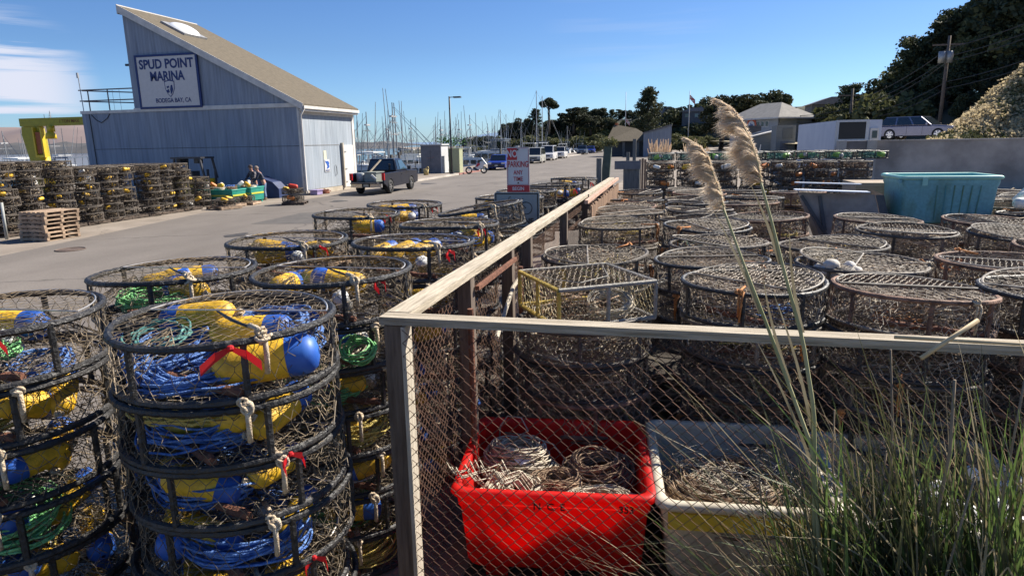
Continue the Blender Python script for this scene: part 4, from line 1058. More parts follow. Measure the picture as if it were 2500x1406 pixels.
# red ribbons tied on the rims
def ribbon(loc, rz, label, s=1.0, tail=1.0):
    b = MB()
    for sgn in (1, -1):
        P = [(0, 0), (.07 * sgn, -.035), (.14 * sgn * tail, -.09)]
        for i in range(2):
            (x0, z0), (x1, z1) = P[i], P[i + 1]
            w0, w1 = (.012, .024) if i == 0 else (.024, .026)
            b.add([(x0 * s, -.004 * i, z0 * s + w0 * s), (x0 * s, -.004 * i, z0 * s - w0 * s), (x1 * s, -.02 * (i + 1) * s, z1 * s - w1 * s), (x1 * s, -.02 * (i + 1) * s, z1 * s + w1 * s)], [(0, 1, 2, 3)])
    b.ell((0, 0, 0), (.02 * s, .02 * s, .018 * s), 8, 5)
    o = b.build('red_ribbon', RIBBON, None, False, loc); o.rotation_euler = (0, 0, rz); tag(o, label, 'ribbon')
ribbon((-1.69, 2.215, 1.915), .5, 'red ribbon bow over the large yellow float beside the fence corner', .82)
for i, (x, y, z, a, lb, t) in enumerate([(-2.83, 2.14, 1.93, .3, 'red ribbon tied to the rim of the nearest outer road-side trap', 1.0), (-1.66, 3.56, 1.92, 1.3, 'red ribbon hanging on the top trap of the second stack by the fence', .3),
        (-1.62, 4.76, 1.90, 1.2, 'red ribbon on the top trap of the third stack by the fence', .3), (-1.72, 5.98, 1.92, 1.0, 'red ribbon on the top trap of the fourth stack by the fence', .4),
        (-2.72, 4.78, 1.91, .6, 'red ribbon on the top trap of the third outer stack', .6), (-3.08, 6.92, 1.92, 1.0, 'red ribbon on the top trap of the fourth outer stack', .4), (-2.98, 8.2, 1.9, 1.0, 'red ribbon on the top trap of the farthest outer stack', .4),
        (-1.56, 2.36, 1.40, 1.2, 'red ribbon two traps down in the stack beside the fence corner', .5), (-1.53, 2.42, .86, .9, 'red ribbon four traps down in the stack beside the fence corner', .5), (-1.56, 2.35, .6, .9, 'red ribbon five traps down in the stack beside the fence corner', .7), (-1.6, 14.0, 1.85, 1.2, 'red ribbon on the farthest road-side stack', .6), (-1.67, 12.0, 1.85, 1.2, 'red ribbon on the eighth road-side stack', .6)]):
    ribbon((x, y, z), a, lb, .7, t)

ACC = [(ROPE_YEL, 'yellow'), (ROPE_ORANGE, 'orange'), (ROPE_GREEN, 'green'), (ROPE_WHITE, 'pale'), (ROPE_BROWN, 'brown'), (ROPE_BLUE, 'blue'), (ROPE_WHITE, 'pale'), (ROPE_BROWN, 'brown'), (ROPE_YEL, 'yellow')]
kk_ = 0
for ci, (cx, lst) in enumerate(COLS.items()):
    for ri, (dx, y) in enumerate(lst):
        if (ci, ri) == (0, 0) or ci > 4: continue
        m_, nm = ACC[(ci * 5 + ri * 2) % 9]; kk_ += 1
        coil_thing((cx + dx + rnd.uniform(-.15, .15), y + rnd.uniform(-.15, .15), 1.38), rnd.uniform(.12, .24), .07, 12 if m_ in (ROPE_WHITE, ROPE_BROWN) else 6, m_, f'{nm} line coil in the top trap, {CN[ci]} yard row, {ORD[ri]} stack back', 100 + kk_, rnd.uniform(.6, 1), rnd.uniform(-.1, .2), rnd.uniform(0, 3), .0065, 4, 18, 'line coils in the yard traps')
# white mesh bag stuffed in a yard trap
b = MB(); rs = np.random.RandomState(2)
for k in range(16):
    b.ell((rs.uniform(-.2, .2), rs.uniform(-.13, .13), rs.uniform(.05, .26)), (rs.uniform(.05, .1), rs.uniform(.05, .1), rs.uniform(.04, .08)), 8, 6)
tag(b.build('mesh_bag', WHITE_BAG, None, True, (1.42, 6.15, 1.38)), 'lumpy white mesh bag stuffed into a yard trap beside the pampas stems', 'bag')

# ================================================================== fence
fx, fy, fz = -1.345, 3.06, 1.85
fe = thing('chain_link_fence', 'rusty chain-link fence with weathered timber posts and top rails round the yard', 'fence', (fx, fy, 0))
def zigzag(b, length, z0, z1, axis, off, r, n=3, pitch=.069):
    nw = int(length / pitch); hz = pitch * .5
    nz_ = int((z1 - z0) / hz)
    zz = z0 + np.arange(nz_ + 1) * hz
    P0, P1 = [], []
    for i in range(nw):
        u = i * pitch + pitch * .5 * (np.arange(nz_ + 1) % 2) * 1.04 + np.where(np.arange(nz_ + 1) % 2, .004, -.004)
        w = np.where(np.arange(nz_ + 1) % 2, .0025, -.0025) + .01 * np.sin(u * 1.7 + zz * 2.1)
        Q = np.column_stack([u, w, zz]) if axis == 'x' else np.column_stack([w, u, zz])
        P0.append(Q[:-1]); P1.append(Q[1:])
        u2 = i * pitch + pitch * .5 + pitch * .5 * ((np.arange(nz_ + 1) + 0) % 2)
    P0 = np.concatenate(P0) + np.array(off); P1 = np.concatenate(P1) + np.array(off)
    # neighbouring wires mirror each other so that they hook into diamonds
    b.segs(P0, P1, r, n)
    M_ = P0.copy(), P1.copy()
    ax = 0 if axis == 'x' else 1
    for q in M_: q[:, ax] = 2 * off[ax] + length - q[:, ax]
    return b
def diamonds(b, length, z0, z1, axis, off, r, n=4, pitch=.070):
    """chain link: each wire zigzags by half a mesh and hooks over its neighbour"""
    hz = pitch * .5; nz_ = int((z1 - z0) / hz); k = np.arange(nz_ + 1); zz = z0 + k * hz
    P0, P1 = [], []
    for i in range(int(length / (pitch * .5)) ):
        ph = (k + i) % 2
        u = i * pitch * .5 + ph * (pitch * .5) + np.where(ph, .0028, -.0028)
        w = np.where(ph, .003, -.003) + .008 * np.sin(u * 1.7 + zz * 2.1 + i * .01)
        Q = np.column_stack([u, w, zz]) if axis == 'x' else np.column_stack([w, u, zz])
        P0.append(Q[:-1]); P1.append(Q[1:])
    b.segs(np.concatenate(P0) + np.array(off), np.concatenate(P1) + np.array(off), r, n)
b = MB(); diamonds(b, 5.3, .04, 1.80, 'x', (.06, -.055, 0), .0019); o = b.build('chain_link_mesh', LINK, fe); o['kind'] = 'stuff'
b = MB(); diamonds(b, 13.4, .04, 1.80, 'y', (-.05, -.03, 0), .0019, 3); o = b.build('chain_link_mesh', LINK, fe); o['kind'] = 'stuff'
def post(x, y, w, m=WOOD_POST, top=1.80, d=None):
    b = MB(); b.box((x - w / 2, y - (d or w) / 2, 0), (x + w / 2, y + (d or w) / 2, top)); return b.build('post', m, fe)
post(.0, 0.005, .095, WOOD_POST, 1.803); 
b = MB(); b.box((.050, -.06, 0), (.072, .03, 1.803)); b.build('lit_post_side', WOOD_RAIL, fe)  # pale strip: sunlight on the corner post's side, put into its colour
for y in (1.22, 2.45, 3.25, 5.6, 7.9, 10.3, 12.9): post(.0, y, .095, WOOD_POST, 1.803)
for y in (1.22 - .16, 2.62): 
    b = MB(); b.cyl((.075, y + .0, .02), (.075, y, 1.62), .022, n=8); b.build('pipe_post', RUST, fe)
for x in (3.3, 5.3): post(x, 0.0, .095, WOOD_POST, 1.803)
b = MB(); b.box((-.065, -.06, 1.812), (5.4, .04, 1.852)); b.build('top_rail', WOOD_RAILX, fe)
for y0, y1, dx in ((.055, 3.40, 0), (3.405, 7.9, -.012), (7.905, 12.95, .006)):
    b = MB(); b.box((-.070 + dx, y0, 1.806), (.055 + dx, y1, 1.852)); b.build('top_rail', WOOD_RAILY, fe)
b = MB(); b.bar((.07, 1.25, 1.72), (.07, 2.45, 1.72), .03, .03); b.build('pipe_rail', RUST, fe)
b = MB(); b.tube([(.16, 1.4, 1.32), (.10, 2.2, 1.52), (.13, 2.5, 1.60)], .017, 7); b.build('loose_pole', WOOD_RAIL, fe)
# far end: brown picket panel, gate board and posts
pk = thing('picket_panel', 'brown slatted gate panel with a pinkish rail at the far end of the fence', 'fence panel', (-1.12, 9.4, 0))
b = MB(); b.bar((-.02, 0, 1.86), (.02, 5.2, 1.90), .05, .05); b.build('rail', mat('pinkish_rail_wood', (.42, .25, .18), .85, col2=(.58, .38, .28), scale=6), pk)
for k in range(34):
    b = MB(); b.box((.03, .1 + k * .15, 0), (.05, .1 + k * .15 + .12, 1.80 + .02 * math.sin(k * 2.3))); b.build('picket', WOOD_PICKET, pk)
pk2 = thing('picket_panel', 'light brown vertical slat panel beside the tall trap wall', 'fence panel', (-.85, 19.0, 0))
for k in range(3):
    b = MB(); b.box((.0 + k * .07, 0, 0), (.06 + k * .07, .03, 2.18 + .03 * (k % 2))); b.build('picket', WOOD_PICKET, pk2)
gp = thing('gate_post', 'broad dark grey gate post with a short cross board near its top', 'post', (-.92, 16.6, 0))
b = MB(); b.box((-.19, -.05, 0), (.20, .1, 2.03)); b.build('post', WOOD_GREY, gp)
b = MB(); b.box((-.40, -.10, 2.02), (.22, -.053, 2.22)); b.build('cross_board', mat('cool_grey_board', (.14, .145, .16), .85, col2=(.21, .21, .22), scale=5), gp)
b = MB(); b.box((-.13, -.02, 2.22), (-.05, .05, 2.42)); b.build('post_stub', WOOD_GREY, gp)
o = MB(); o.box((-.06, -.06, 0), (.06, .06, 2.30)); tag(o.build('short_post', WOOD_GREY, None, False, (-1.64, 16.0, 0)), 'short square dark post just left of the leaning post', 'post')
lp = MB(); lp.prism([(-.12, 0), (.13, 0), (.29, 2.62), (.11, 2.62)], 'y', -.09, .09); tag(lp.build('leaning_post', mat('green_grey_timber', (.055, .075, .062), .9, col2=(.10, .125, .10), scale=6), None, False, (-1.72, 17.0, 0)), 'thick green-grey timber post leaning to the right with a bushy top', 'post')
b = MB(); rs = np.random.RandomState(3); b.cards(np.array([-1.52, 17, 2.66]) + rs.normal(0, 1, (500, 3)) * np.array([.10, .08, .05]), .05); tag(b.build('climbing_plant', LEAF_M), 'bushy plant growing on top of the leaning post', 'plant')
o = MB(); o.box((-.06, -.06, 0), (.06, .06, 2.75)); tag(o.build('slim_post', WOOD_GREY, None, False, (-1.29, 25, 0)), 'slim upright timber post behind the gate post', 'post')

# ================================================================== bins
def rrect(w, d, r, n=5):
    P = []
    for cx, cy, a0 in ((w / 2 - r, d / 2 - r, 0), (-w / 2 + r, d / 2 - r, PI / 2), (-w / 2 + r, -d / 2 + r, PI), (w / 2 - r, -d / 2 + r, 1.5 * PI)):
        for k in range(n): a = a0 + k / (n - 1) * PI / 2; P.append((cx + r * math.cos(a), cy + r * math.sin(a)))
    return np.array(P)
def loft(b, loops, cap0=True, cap1=True):
    k = len(loops[0]); V = np.concatenate(loops); m = len(loops)
    i = np.arange(m - 1)[:, None] * k; j = np.arange(k)[None, :]; j2 = (j + 1) % k
    b.add(V, np.stack([i + j, i + j2, i + k + j2, i + k + j], -1).reshape(-1, 4))
    o = b.n - len(V)
    for flag, base, rev in ((cap0, 0, True), (cap1, (m - 1) * k, False)):
        if flag:
            ids = [o + base + q for q in range(k)]
            if rev: ids = ids[::-1]
            b.L.append(np.array(ids, np.int32)); b.C.append(np.array([k], np.int32)); b.M.append(np.array([b.m], np.int32))
def lp3(w, d, r, z): P = rrect(w, d, r); return np.column_stack([P, np.full(len(P), z)])
def bin_shell(parent, w, d, z0, z1, taper, m, wall=.022, rim=.035, name='tub', r=.07, band=None, rim_m=None):
    w0, d0 = w * taper, d * taper
    def at_(z, off=0.0):
        t = (z - z0) / (z1 - z0); return w0 + (w - w0) * t + off * 2, d0 + (d - d0) * t + off * 2
    b = MB()
    zs = [z0, z0 + .03, z1 - .16, z1 - .13, z1 - .055]
    loops = [lp3(*at_(z, -.012 if i == 0 else (.012 if z > z1 - .15 else 0)), r, z) for i, z in enumerate(zs)]
    inner = [lp3(*at_(z, -wall), max(r - wall, .02), z) for z in (z1 - .055, z1 - .3, z0 + .06)]
    loft(b, loops, True, False); loft(b, inner, False, True)
    o = b.build(name, m, parent, True)
    b = MB()
    rl = [lp3(*at_(z1, off), r + .01, z) for off, z in ((.012, z1 - .056), (rim, z1 - .052), (rim + .012, z1 - .03), (rim, z1 - .006), (rim * .4, z1), (-wall * .6, z1 - .004), (-wall, z1 - .02), (-wall, z1 - .056))]
    loft(b, rl, False, False); b.build('rim', rim_m or m, parent, True)
    return o
rb = thing('plastic_bin', 'red plastic bin full of pale rope coils behind the chain-link fence', 'bin', (-.69, 4.10, 0), R(7))
bin_shell(rb, 1.17, 1.06, .10, .655, .93, RED_BIN, rim=.03)
for x in (-.36, 0, .36):
    b = MB(); b.box((x - .07, -.44, 0), (x + .07, .44, .098)); b.build('foot', RED_BIN, rb)
BK = mat('faded_black_stencil', (.06, .012, .01), .8, var=.2)
yf = -.53 * .965 - .018
Mt = Matrix.Translation((.10, -.505, .515)) @ Euler((PI / 2 - .12, 0, 0)).to_matrix().to_4x4()
text_mesh('stencil', 'N  C  E', .062, BK, rb, Matrix.Translation((-.02, -.541, .558)) @ Euler((PI / 2 - .02, 0, 0)).to_matrix().to_4x4(), depth=.002, bold=.001)
text_mesh('stencil', '353', .062, BK, rb, Matrix.Translation((.44, -.541, .558)) @ Euler((PI / 2 - .02, 0, 0)).to_matrix().to_4x4(), depth=.002, bold=.001)
# contents: heaped coils
rs = np.random.RandomState(21)
def heap(name, loc, R0, H, turns, m, label, seed, el=1.0, tilt=0.0, rot=0.0, r=.0055, group=None):
    b = MB(); rs = np.random.RandomState(seed)
    for layer in range(4):
        coil(b, (rs.normal(0, .012), rs.normal(0, .012), H * layer / 4), R0 * (1 - .10 * layer), H / 3.5, r, turns // 4, rs, 5, el, 24, rot, tilt, .30)
    o = b.build(name, m, None, True, loc); tag(o, label, 'rope', group); return o
heap('rope_coil', (.02, 5.88, .02), .34, .5, 120, ROPE_BROWN, 'brown line heaped on the ground between the first yard stacks', 77, .8, 0, .3, .008)
heap('rope_coil', (-.98, 4.22, .42), .21, .20, 90, ROPE_WHITE, 'large pale rope coil with a white tag at the back left of the red bin', 1, .8, -.1)
heap('rope_coil', (-.93, 3.86, .42), .19, .10, 60, ROPE_WHITE, 'pale rope coil at the front left corner of the red bin', 2, .7, .15, .4)
heap('rope_coil', (-.36, 3.84, .44), .20, .08, 56, ROPE_WHITE, 'pale rope coil at the front right of the red bin', 3, .55, .1, .1)
heap('rope_coil', (-.42, 4.20, .43), .22, .14, 60, ROPE_BROWN, 'dirty brown rope heap on the right inside the red bin', 4, .7, .2, .5)
heap('rope_coil', (-.66, 3.98, .44), .17, .10, 44, ROPE_BROWN, 'brown rope tangle in the middle of the red bin', 5, .8, 0, .2, .004)
heap('rope_coil', (-.70, 4.05, .20), .40, .14, 80, ROPE_BROWN, 'brown rope heap at the bottom of the red bin', 6, .8, 0, .2, .007)
b = MB(); rs = np.random.RandomState(9)
for k in range(22):
    x0 = rs.uniform(-.16, .22); y0 = rs.uniform(-.05, .12)
    b.tube([(x0 - .10, y0 + .1, -.04), (x0 - .04, y0 + .02, .05 + rs.uniform(0, .05)), (x0 + .02, y0 - .05, .045), (x0 + .09, y0 + .02, .03 + rs.uniform(0, .03)), (x0 + .16, y0 + .06, -.08)], .0045, 4)
tag(b.build('rope_ends', ROPE_WHITE, None, True, (-1.14, 3.66, .63)), 'loose pale rope loops hanging over the left rim of the red bin', 'rope')
b = MB(); b.tube([(0, 0, 0), (.01, 0, .1), (.06, .03, .17), (.16, .04, .16), (.22, .0, .08), (.14, -.04, .04), (.05, -.02, .06), (.2, .05, .02), (.4, .02, -.02), (.55, -.1, -.12)], .006, 5); tag(b.build('rope_loop', ROPE_WHITE, None, True, (-1.17, 4.42, .56)), 'single pale line looping up over the back left rim of the red bin', 'rope')
b = MB(); b.prism([(0, 0), (.09, .05), (.13, .01), (.05, -.04)], 'z', 0, .003); o = b.build('tag', SIGN_W, None, False, (-.98, 4.07, .585)); tag(o, 'small white tag on the largest rope coil in the red bin', 'tag'); o.rotation_euler = (.6, .2, .3)
wb = thing('plastic_bin', 'off-white bin with a yellow band full of grey-brown line next to the red bin', 'bin', (.46, 4.22, 0), R(5))
bin_shell(wb, .98, 1.14, .10, .655, .90, WHITE_BIN)
b = MB(); b.box((-.46, -.604, .49), (.46, -.574, .592)); b.build('yellow_band', YEL_BAND, wb)
for x in (-.3, .3):
    b = MB(); b.box((x - .08, -.44, 0), (x + .08, .44, .098)); b.build('foot', WHITE_BIN, wb)
heap('rope_coil', (.42, 4.08, .42), .36, .16, 130, ROPE_BROWN, 'grey-brown tangled line filling the white and yellow bin', 11, .9, 0, 0, .005)
b = MB(); tangle(b, 140, .44, 0, .16, .0035, np.random.RandomState(4), 9); tag(b.build('line_tangle', ROPE_WHITE, None, True, (.46, 4.15, .46)), 'pale thin line scattered over the tangle in the white and yellow bin', 'rope')
w2 = thing('plastic_bin', 'second off-white bin half hidden behind the grass clump', 'bin', (1.58, 4.2, 0), R(2))
bin_shell(w2, 1.05, 1.15, .10, .655, .90, WHITE_BIN)
heap('rope_coil', (1.58, 4.05, .36), .34, .14, 90, ROPE_WHITE, 'pale rope heap in the half-hidden white bin', 12, .9, 0, 0, .007)
g_ = 'white net floats heaped beside the half-hidden bin'
rs = np.random.RandomState(8)
fl0 = None
for k in range(30):
    x, y, z = 1.85 + rs.uniform(-.3, .35), 3.8 + rs.uniform(-.25, .5), .50 + rs.uniform(0, .16)
    if fl0 is None:
        b = MB(); b.lathe([(.008, -.05), (.025, -.045), (.036, -.02), (.036, .02), (.025, .045), (.008, .05)], 10); fl0 = b.build('net_float', B_WHITE, None, True); o = fl0
        tag(o, 'small white net float in the heap beside the half-hidden bin', 'float', g_)
    else:
        o = fl0.copy(); COL.objects.link(o)
    o.location = (x, y, z); o.rotation_euler = (rs.uniform(0, 3), rs.uniform(0, 3), 0)
    o['label'] = f'small white net float beside the half-hidden bin, {ORD[k % 18]} in the {["front", "back"][k // 18]} of the heap'

# teal insulated bin on plywood crates
tb = thing('insulated_bin', 'big ribbed teal plastic bin with algae stains standing on plywood crates', 'bin', (3.99, 11.45, 1.42), R(1))
bin_shell(tb, 1.28, .95, 0, .70, .93, TEAL_BIN, rim=.03, rim_m=TEAL_RIM, r=.06)
for k in range(6):
    x = -.18 + k * .115
    b = MB(); b.tube([(x, -.475, .56), (x - .012 * (k - 1) * .4, -.462, .30), (x - .02 * (k - 1) * .4, -.45, .05)], .010, 6); b.build('rib', ALGAE, tb)
b = MB(); b.box((-.40, -.53, .56), (-.33, -.505, .68)); b.build('latch', TEAL_RIM, tb)
b = MB(); b.box((-.70, -.49, .60), (-.66, -.40, .645)); b.build('latch', TEAL_BIN, tb)
def crate(label, lo, hi, m=PLY, open_face=None):
    c = ((lo[0] + hi[0]) / 2, (lo[1] + hi[1]) / 2, lo[2]); t = thing('plywood_crate', label, 'crate', c)
    x, y, z = (hi[0] - lo[0]) / 2, (hi[1] - lo[1]) / 2, hi[2] - lo[2]
    for q0, q1 in (((-x, -y, 0), (x, -y + .02, z)), ((-x, y - .02, 0), (x, y, z)), ((-x, -y + .022, 0), (-x + .02, y - .022, z)), ((x - .02, -y + .022, 0), (x, y - .022, z)), ((-x + .022, -y + .022, z - .025), (x - .022, y - .022, z - .003))):
        b = MB(); b.box(q0, q1); b.build('panel', m, t)
    return t
crate('brown plywood crate under the left end of the teal bin', (3.30, 11.05, 0), (4.0, 12.0, 1.41))
crate('brown plywood crate under the right end of the teal bin', (4.03, 11.05, 0), (4.7, 12.0, 1.41))
crate('upright plywood crate between the grey trough and the teal bin', (3.0, 12.1, 0), (3.75, 13.0, 1.95))
b = MB(); b.box((3.48, 12.03, 1.45), (3.74, 12.09, 1.93)); tag(b.build('dark_panel', SIGN_BLACK), 'black sheet added for the dark opening of the upright plywood crate beside the teal bin', 'panel')  # black sheet painted in for the shade inside the crate's opening
# grey sloping trough with bright metal flanges
tr = thing('metal_trough', 'grey slope-sided trough with bright metal flanges beside the teal bin', 'trough', (2.45, 11.3, 0))
b = MB(); b.add([(-.50, -.30, 1.88), (.55, -.30, 1.84), (.80, -.42, .9), (-.02, -.42, .9)], [(0, 3, 2, 1)]); b.add([(-.50, -.27, 1.88), (.55, -.27, 1.84), (.80, -.39, .9), (-.02, -.39, .9)], [(0, 1, 2, 3)]); b.build('front_panel', SLAB, tr)
b = MB(); b.add([(-.50, -.27, 1.88), (-.02, -.39, .9), (-.02, .55, .9), (-.42, .55, 1.9)], [(0, 1, 2, 3)]); b.build('end_panel', SLAB, tr)
b = MB(); b.add([(.56, -.30, 1.84), (.68, -.29, 1.84), (.92, -.41, .9), (.81, -.42, .9)], [(0, 3, 2, 1)]); b.build('corner_angle', SLAB_DARK, tr)
b = MB(); b.add([(.68, -.29, 1.84), (.72, .55, 1.86), (.96, .45, .9), (.92, -.41, .9)], [(0, 3, 2, 1)]); b.build('end_panel', PLY, tr)
for p0, p1, w in (((-.48, -.32, 1.83), (.12, -.45, .9), .05), ((-.22, -.31, 1.83), (-.12, -.40, 1.3), .05)):
    b = MB(); b.bar(p0, p1, w, .03, (0, -1, 0)); b.build('stiffener', SLAB_DARK, tr)
b = MB(); b.box((-.66, -.46, 1.895), (.38, -.27, 1.91), Matrix.Rotation(.035, 4, 'Y')); b.build('flange', ALU, tr)
b = MB(); b.box((-.50, .48, 1.955), (.50, .60, 1.97), Matrix.Rotation(.03, 4, 'Y')); b.build('flange', ALU, tr)
b = MB(); b.box((-.3, -.2, 0), (.7, .5, .88)); b.build('stand', SLAB_DARK, tr)

# concrete wall at the back right, with a pilaster and a recessed panel
cw = thing('concrete_wall', 'long stained concrete retaining wall with a recessed panel at its left end', 'wall', (8.45, 38, 0))
b = MB(); b.box((1.80, .35, 0), (30, .65, 2.44)); b.build('wall', CONC_DARK, cw)
b = MB(); b.box((1.80, .30, 2.441), (30, .66, 2.50)); b.build('coping', CONCRETE, cw)
b = MB()
b.box((0, 0, 0), (.36, .6, 2.50)); b.box((1.34, 0, 0), (1.797, .6, 2.50)); b.box((.361, .0, 0), (1.339, .6, 1.14)); b.box((.361, .12, 1.141), (1.339, .6, 2.48)); b.build('pier', CONCRETE, cw)
b = MB(); b.box((.36, -.03, 1.13), (1.34, .02, 1.18)); b.build('sill', mat('lit_sill', (.45, .40, .36), .8, var=.1), cw)
b = MB(); b.box((.361, .09, 1.19), (1.339, .118, 2.47)); b.build('recessed_panel', mat('brown_board', (.17, .145, .125), .9, col2=(.23, .20, .18), scale=2), cw)

# ================================================================== road signs on one post
sp = thing('sign_post', 'galvanised post standing among the traps and carrying two traffic signs', 'post', (-1.92, 8.49, 0))
b = MB(); b.box((-.022, -.02, 0), (.022, .02, 2.66)); b.build('post', GALV, sp)
def rr_plate(w, h, r, y0, y1):
    P = rrect(w, h, r, 5); return [(a, c) for a, c in P]
s1 = thing('parking_sign', 'white and red sign reading NO PARKING ANY TIME with a red BEGIN plate', 'sign', (-1.905, 8.45, 2.355))
b = MB(); b.prism(rr_plate(.30, .57, .022, 0, 0), 'y', -.002, .002); b.build('plate', SIGN_W, s1)
b = MB(); b.prism([(-.142, .125), (-.012, .125), (-.012, .275), (-.142, .275)], 'y', -.006, -.003); b.build('red_square', SIGN_RED, s1)
b = MB(); b.prism([(-.148, -.283), (.148, -.283), (.148, -.195), (-.148, -.195)], 'y', -.006, -.003); b.build('begin_plate', SIGN_RED, s1)
for x0, x1, z0, z1 in ((.136, .140, -.185, .262), (-.140, -.136, -.185, .12), (-.14, .14, -.189, -.185), (-.01, .13, .272, .276)):
    b = MB(); b.box((x0, -.006, z0), (x1, -.003, z1)); b.build('border_line', SIGN_RED, s1)
text_mesh('lettering', 'NO', .125, SIGN_W, s1, face_y(-.077, -.0065, .200), bold=.003, sx=.72, depth=.001)
text_mesh('lettering', 'PARKING', .105, SIGN_RED, s1, face_y(0, -.004, .068), bold=.002, sx=.62, depth=.001)
text_mesh('lettering', 'ANY', .078, SIGN_RED, s1, face_y(0, -.004, -.035), bold=.001, sx=.75, depth=.001)
text_mesh('lettering', 'TIME', .078, SIGN_RED, s1, face_y(0, -.004, -.118), bold=.001, sx=.75, depth=.001)
text_mesh('lettering', 'BEGIN', .062, SIGN_W, s1, face_y(0, -.0065, -.24), bold=.001, sx=.9, depth=.001)
for z in (.255, -.165):
    b = MB(); b.cyl((0, -.010, z), (0, -.003, z), .010, n=8); b.build('bolt', SIGN_BLACK, s1)
s2 = thing('bike_lane_sign', 'white BIKE LANE sign with a bicycle symbol below the parking sign', 'sign', (-1.93, 8.45, 1.835))
b = MB(); b.prism(rr_plate(.60, .47, .03, 0, 0), 'y', -.002, .002); b.build('plate', mat('dull_sign_white', (.27, .31, .31), .5, var=.06), s2)
BLK = SIGN_BLACK
for lo, hi in (((-.285, -.006, .208), (.285, -.003, .221)), ((-.285, -.006, -.221), (.285, -.003, -.208)), ((-.285, -.006, -.2075), (-.272, -.003, .2075)), ((.272, -.006, -.2075), (.285, -.003, .2075))):
    b = MB(); b.box(lo, hi); b.build('border_line', BLK, s2)
b = MB()
for cx in (-.135, .125): b.ring((cx, -.006, .03), .078, .0045, 28, 4, tilt=(PI / 2, 0, 0))
for p, q in (((-.135, .03), (-.10, .17)), ((-.10, .17), (-.075, .175)), ((-.112, .12), (.035, .12)), ((-.112, .11), (-.01, .02)), ((-.01, .02), (.045, .125)), ((-.01, .02), (.125, .03)), ((.125, .03), (.038, .11)), ((.045, .125), (.05, .15)), ((.02, .152), (.09, .150))):
    b.bar((p[0], -.006, p[1]), (q[0], -.006, q[1]), .007, .004, (0, 1, 0))
b.build('bicycle_symbol', BLK, s2)
text_mesh('lettering', 'BIKE LANE', .10, BLK, s2, face_y(0, -.004, -.14), bold=.003, sx=.95, depth=.001)

# ================================================================== grass clump, reeds, pampas
def blades(n, x0, x1, y0, y1, hmin, hmax, w, m, name, label, seed, lean=(-.3, 0), dens_c=None, droop=.6, zb=None):
    rs = np.random.RandomState(seed); b = MB()
    S = 7
    t = np.linspace(0, 1, S)
    V = []; 
    for k in range(n):
        if dens_c is not None and rs.rand() < .8:
            c = dens_c[rs.randint(len(dens_c))]; x = rs.normal(c[0], c[2]); y = rs.normal(c[1], .10)
        else:
            x = rs.uniform(x0, x1); y = rs.uniform(y0, y1)
        y = min(y, 2.93)
        z = float(bank_h(np.array(x), np.array(y))) - .03
        H_ = rs.uniform(hmin, hmax); a = rs.uniform(0, 2 * PI)
        lx = lean[0] * rs.uniform(.0, 1.6) + math.cos(a) * .20 * rs.rand() ** .6 + (-.5 if rs.rand() < .06 else 0); ly = lean[1] * rs.rand() + math.sin(a) * .08
        dr = droop * rs.uniform(0, 1) ** 1.5
        px_ = x + lx * H_ * t ** 1.7; py_ = y + ly * H_ * t ** 1.7; pz = z + H_ * (t - dr * t ** 3.2)
        ww = w * rs.uniform(.5, 1.2) * (1 - t ** 2.2) + .0006
        o = rs.uniform(-1.2, 1.2); dx, dy = math.cos(o), math.sin(o)
        A = np.column_stack([px_ - dx * ww, py_ - dy * ww, pz]); B = np.column_stack([px_ + dx * ww, py_ + dy * ww, pz])
        V.append(np.stack([A, B], 1).reshape(-1, 3))
    V = np.concatenate(V); i = np.arange(n)[:, None] * 2 * S; j = np.arange(S - 1)[None, :] * 2
    b.add(V, np.stack([i + j, i + j + 1, i + j + 3, i + j + 2], -1).reshape(-1, 4))
    o = b.build(name, m); o['kind'] = 'stuff'; o['label'] = label; o['category'] = 'grass'; return o
CC = [(.70, 2.68, .035), (.98, 2.6, .06), (1.14, 2.55, .07), (1.34, 2.62, .09), (.86, 2.7, .05), (1.05, 2.75, .08), (1.55, 2.6, .10)]
DG = 'dark olive grass blades massed at the lower right in front of the fence'
blades(1600, .60, 1.8, 2.3, 2.9, .75, 1.65, .0064, BLADE_D, 'grass_clump', DG, 1, (-.12, .03), CC, .95)
blades(480, .62, 1.8, 2.3, 2.9, .8, 1.6, .0082, BLADE_G, 'grass_clump', 'bright green grass blades in the clump before the fence', 2, (-.04, .03), [(1.04, 2.6, .05), (1.16, 2.55, .05), (1.34, 2.62, .07), (.68, 2.7, .025), (.90, 2.64, .04)], .65)
blades(480, .60, 1.8, 2.3, 2.9, .8, 1.7, .0052, BLADE_Y, 'grass_clump', 'dry straw-coloured grass blades arching over the fence rail', 3, (-.16, .05), CC, 1.05)
blades(2000, .50, 1.9, 1.9, 2.9, .3, .8, .0055, BLADE_D, 'grass_clump', 'short dark grass covering the bank at the foot of the clump', 4, (-.2, 0), None, .9)
blades(900, .45, 1.9, 2.0, 2.9, .3, .85, .0034, BLADE_Y, 'grass_clump', 'short dry grass among the dark grass on the bank', 5, (-.3, 0), None, 1.0)
blades(60, .50, .72, 2.62, 2.88, .7, 1.1, .0034, BLADE_Y, 'grass_clump', 'thin dry blades arching left in front of the white and yellow bin', 6, (-.65, .0), None, 1.0)
blades(90, .50, .72, 2.62, 2.88, .7, 1.1, .0036, BLADE_D, 'grass_clump', 'thin green blades arching left in front of the white and yellow bin', 7, (-.6, .0), None, 1.0)
b = MB(); rs = np.random.RandomState(31)
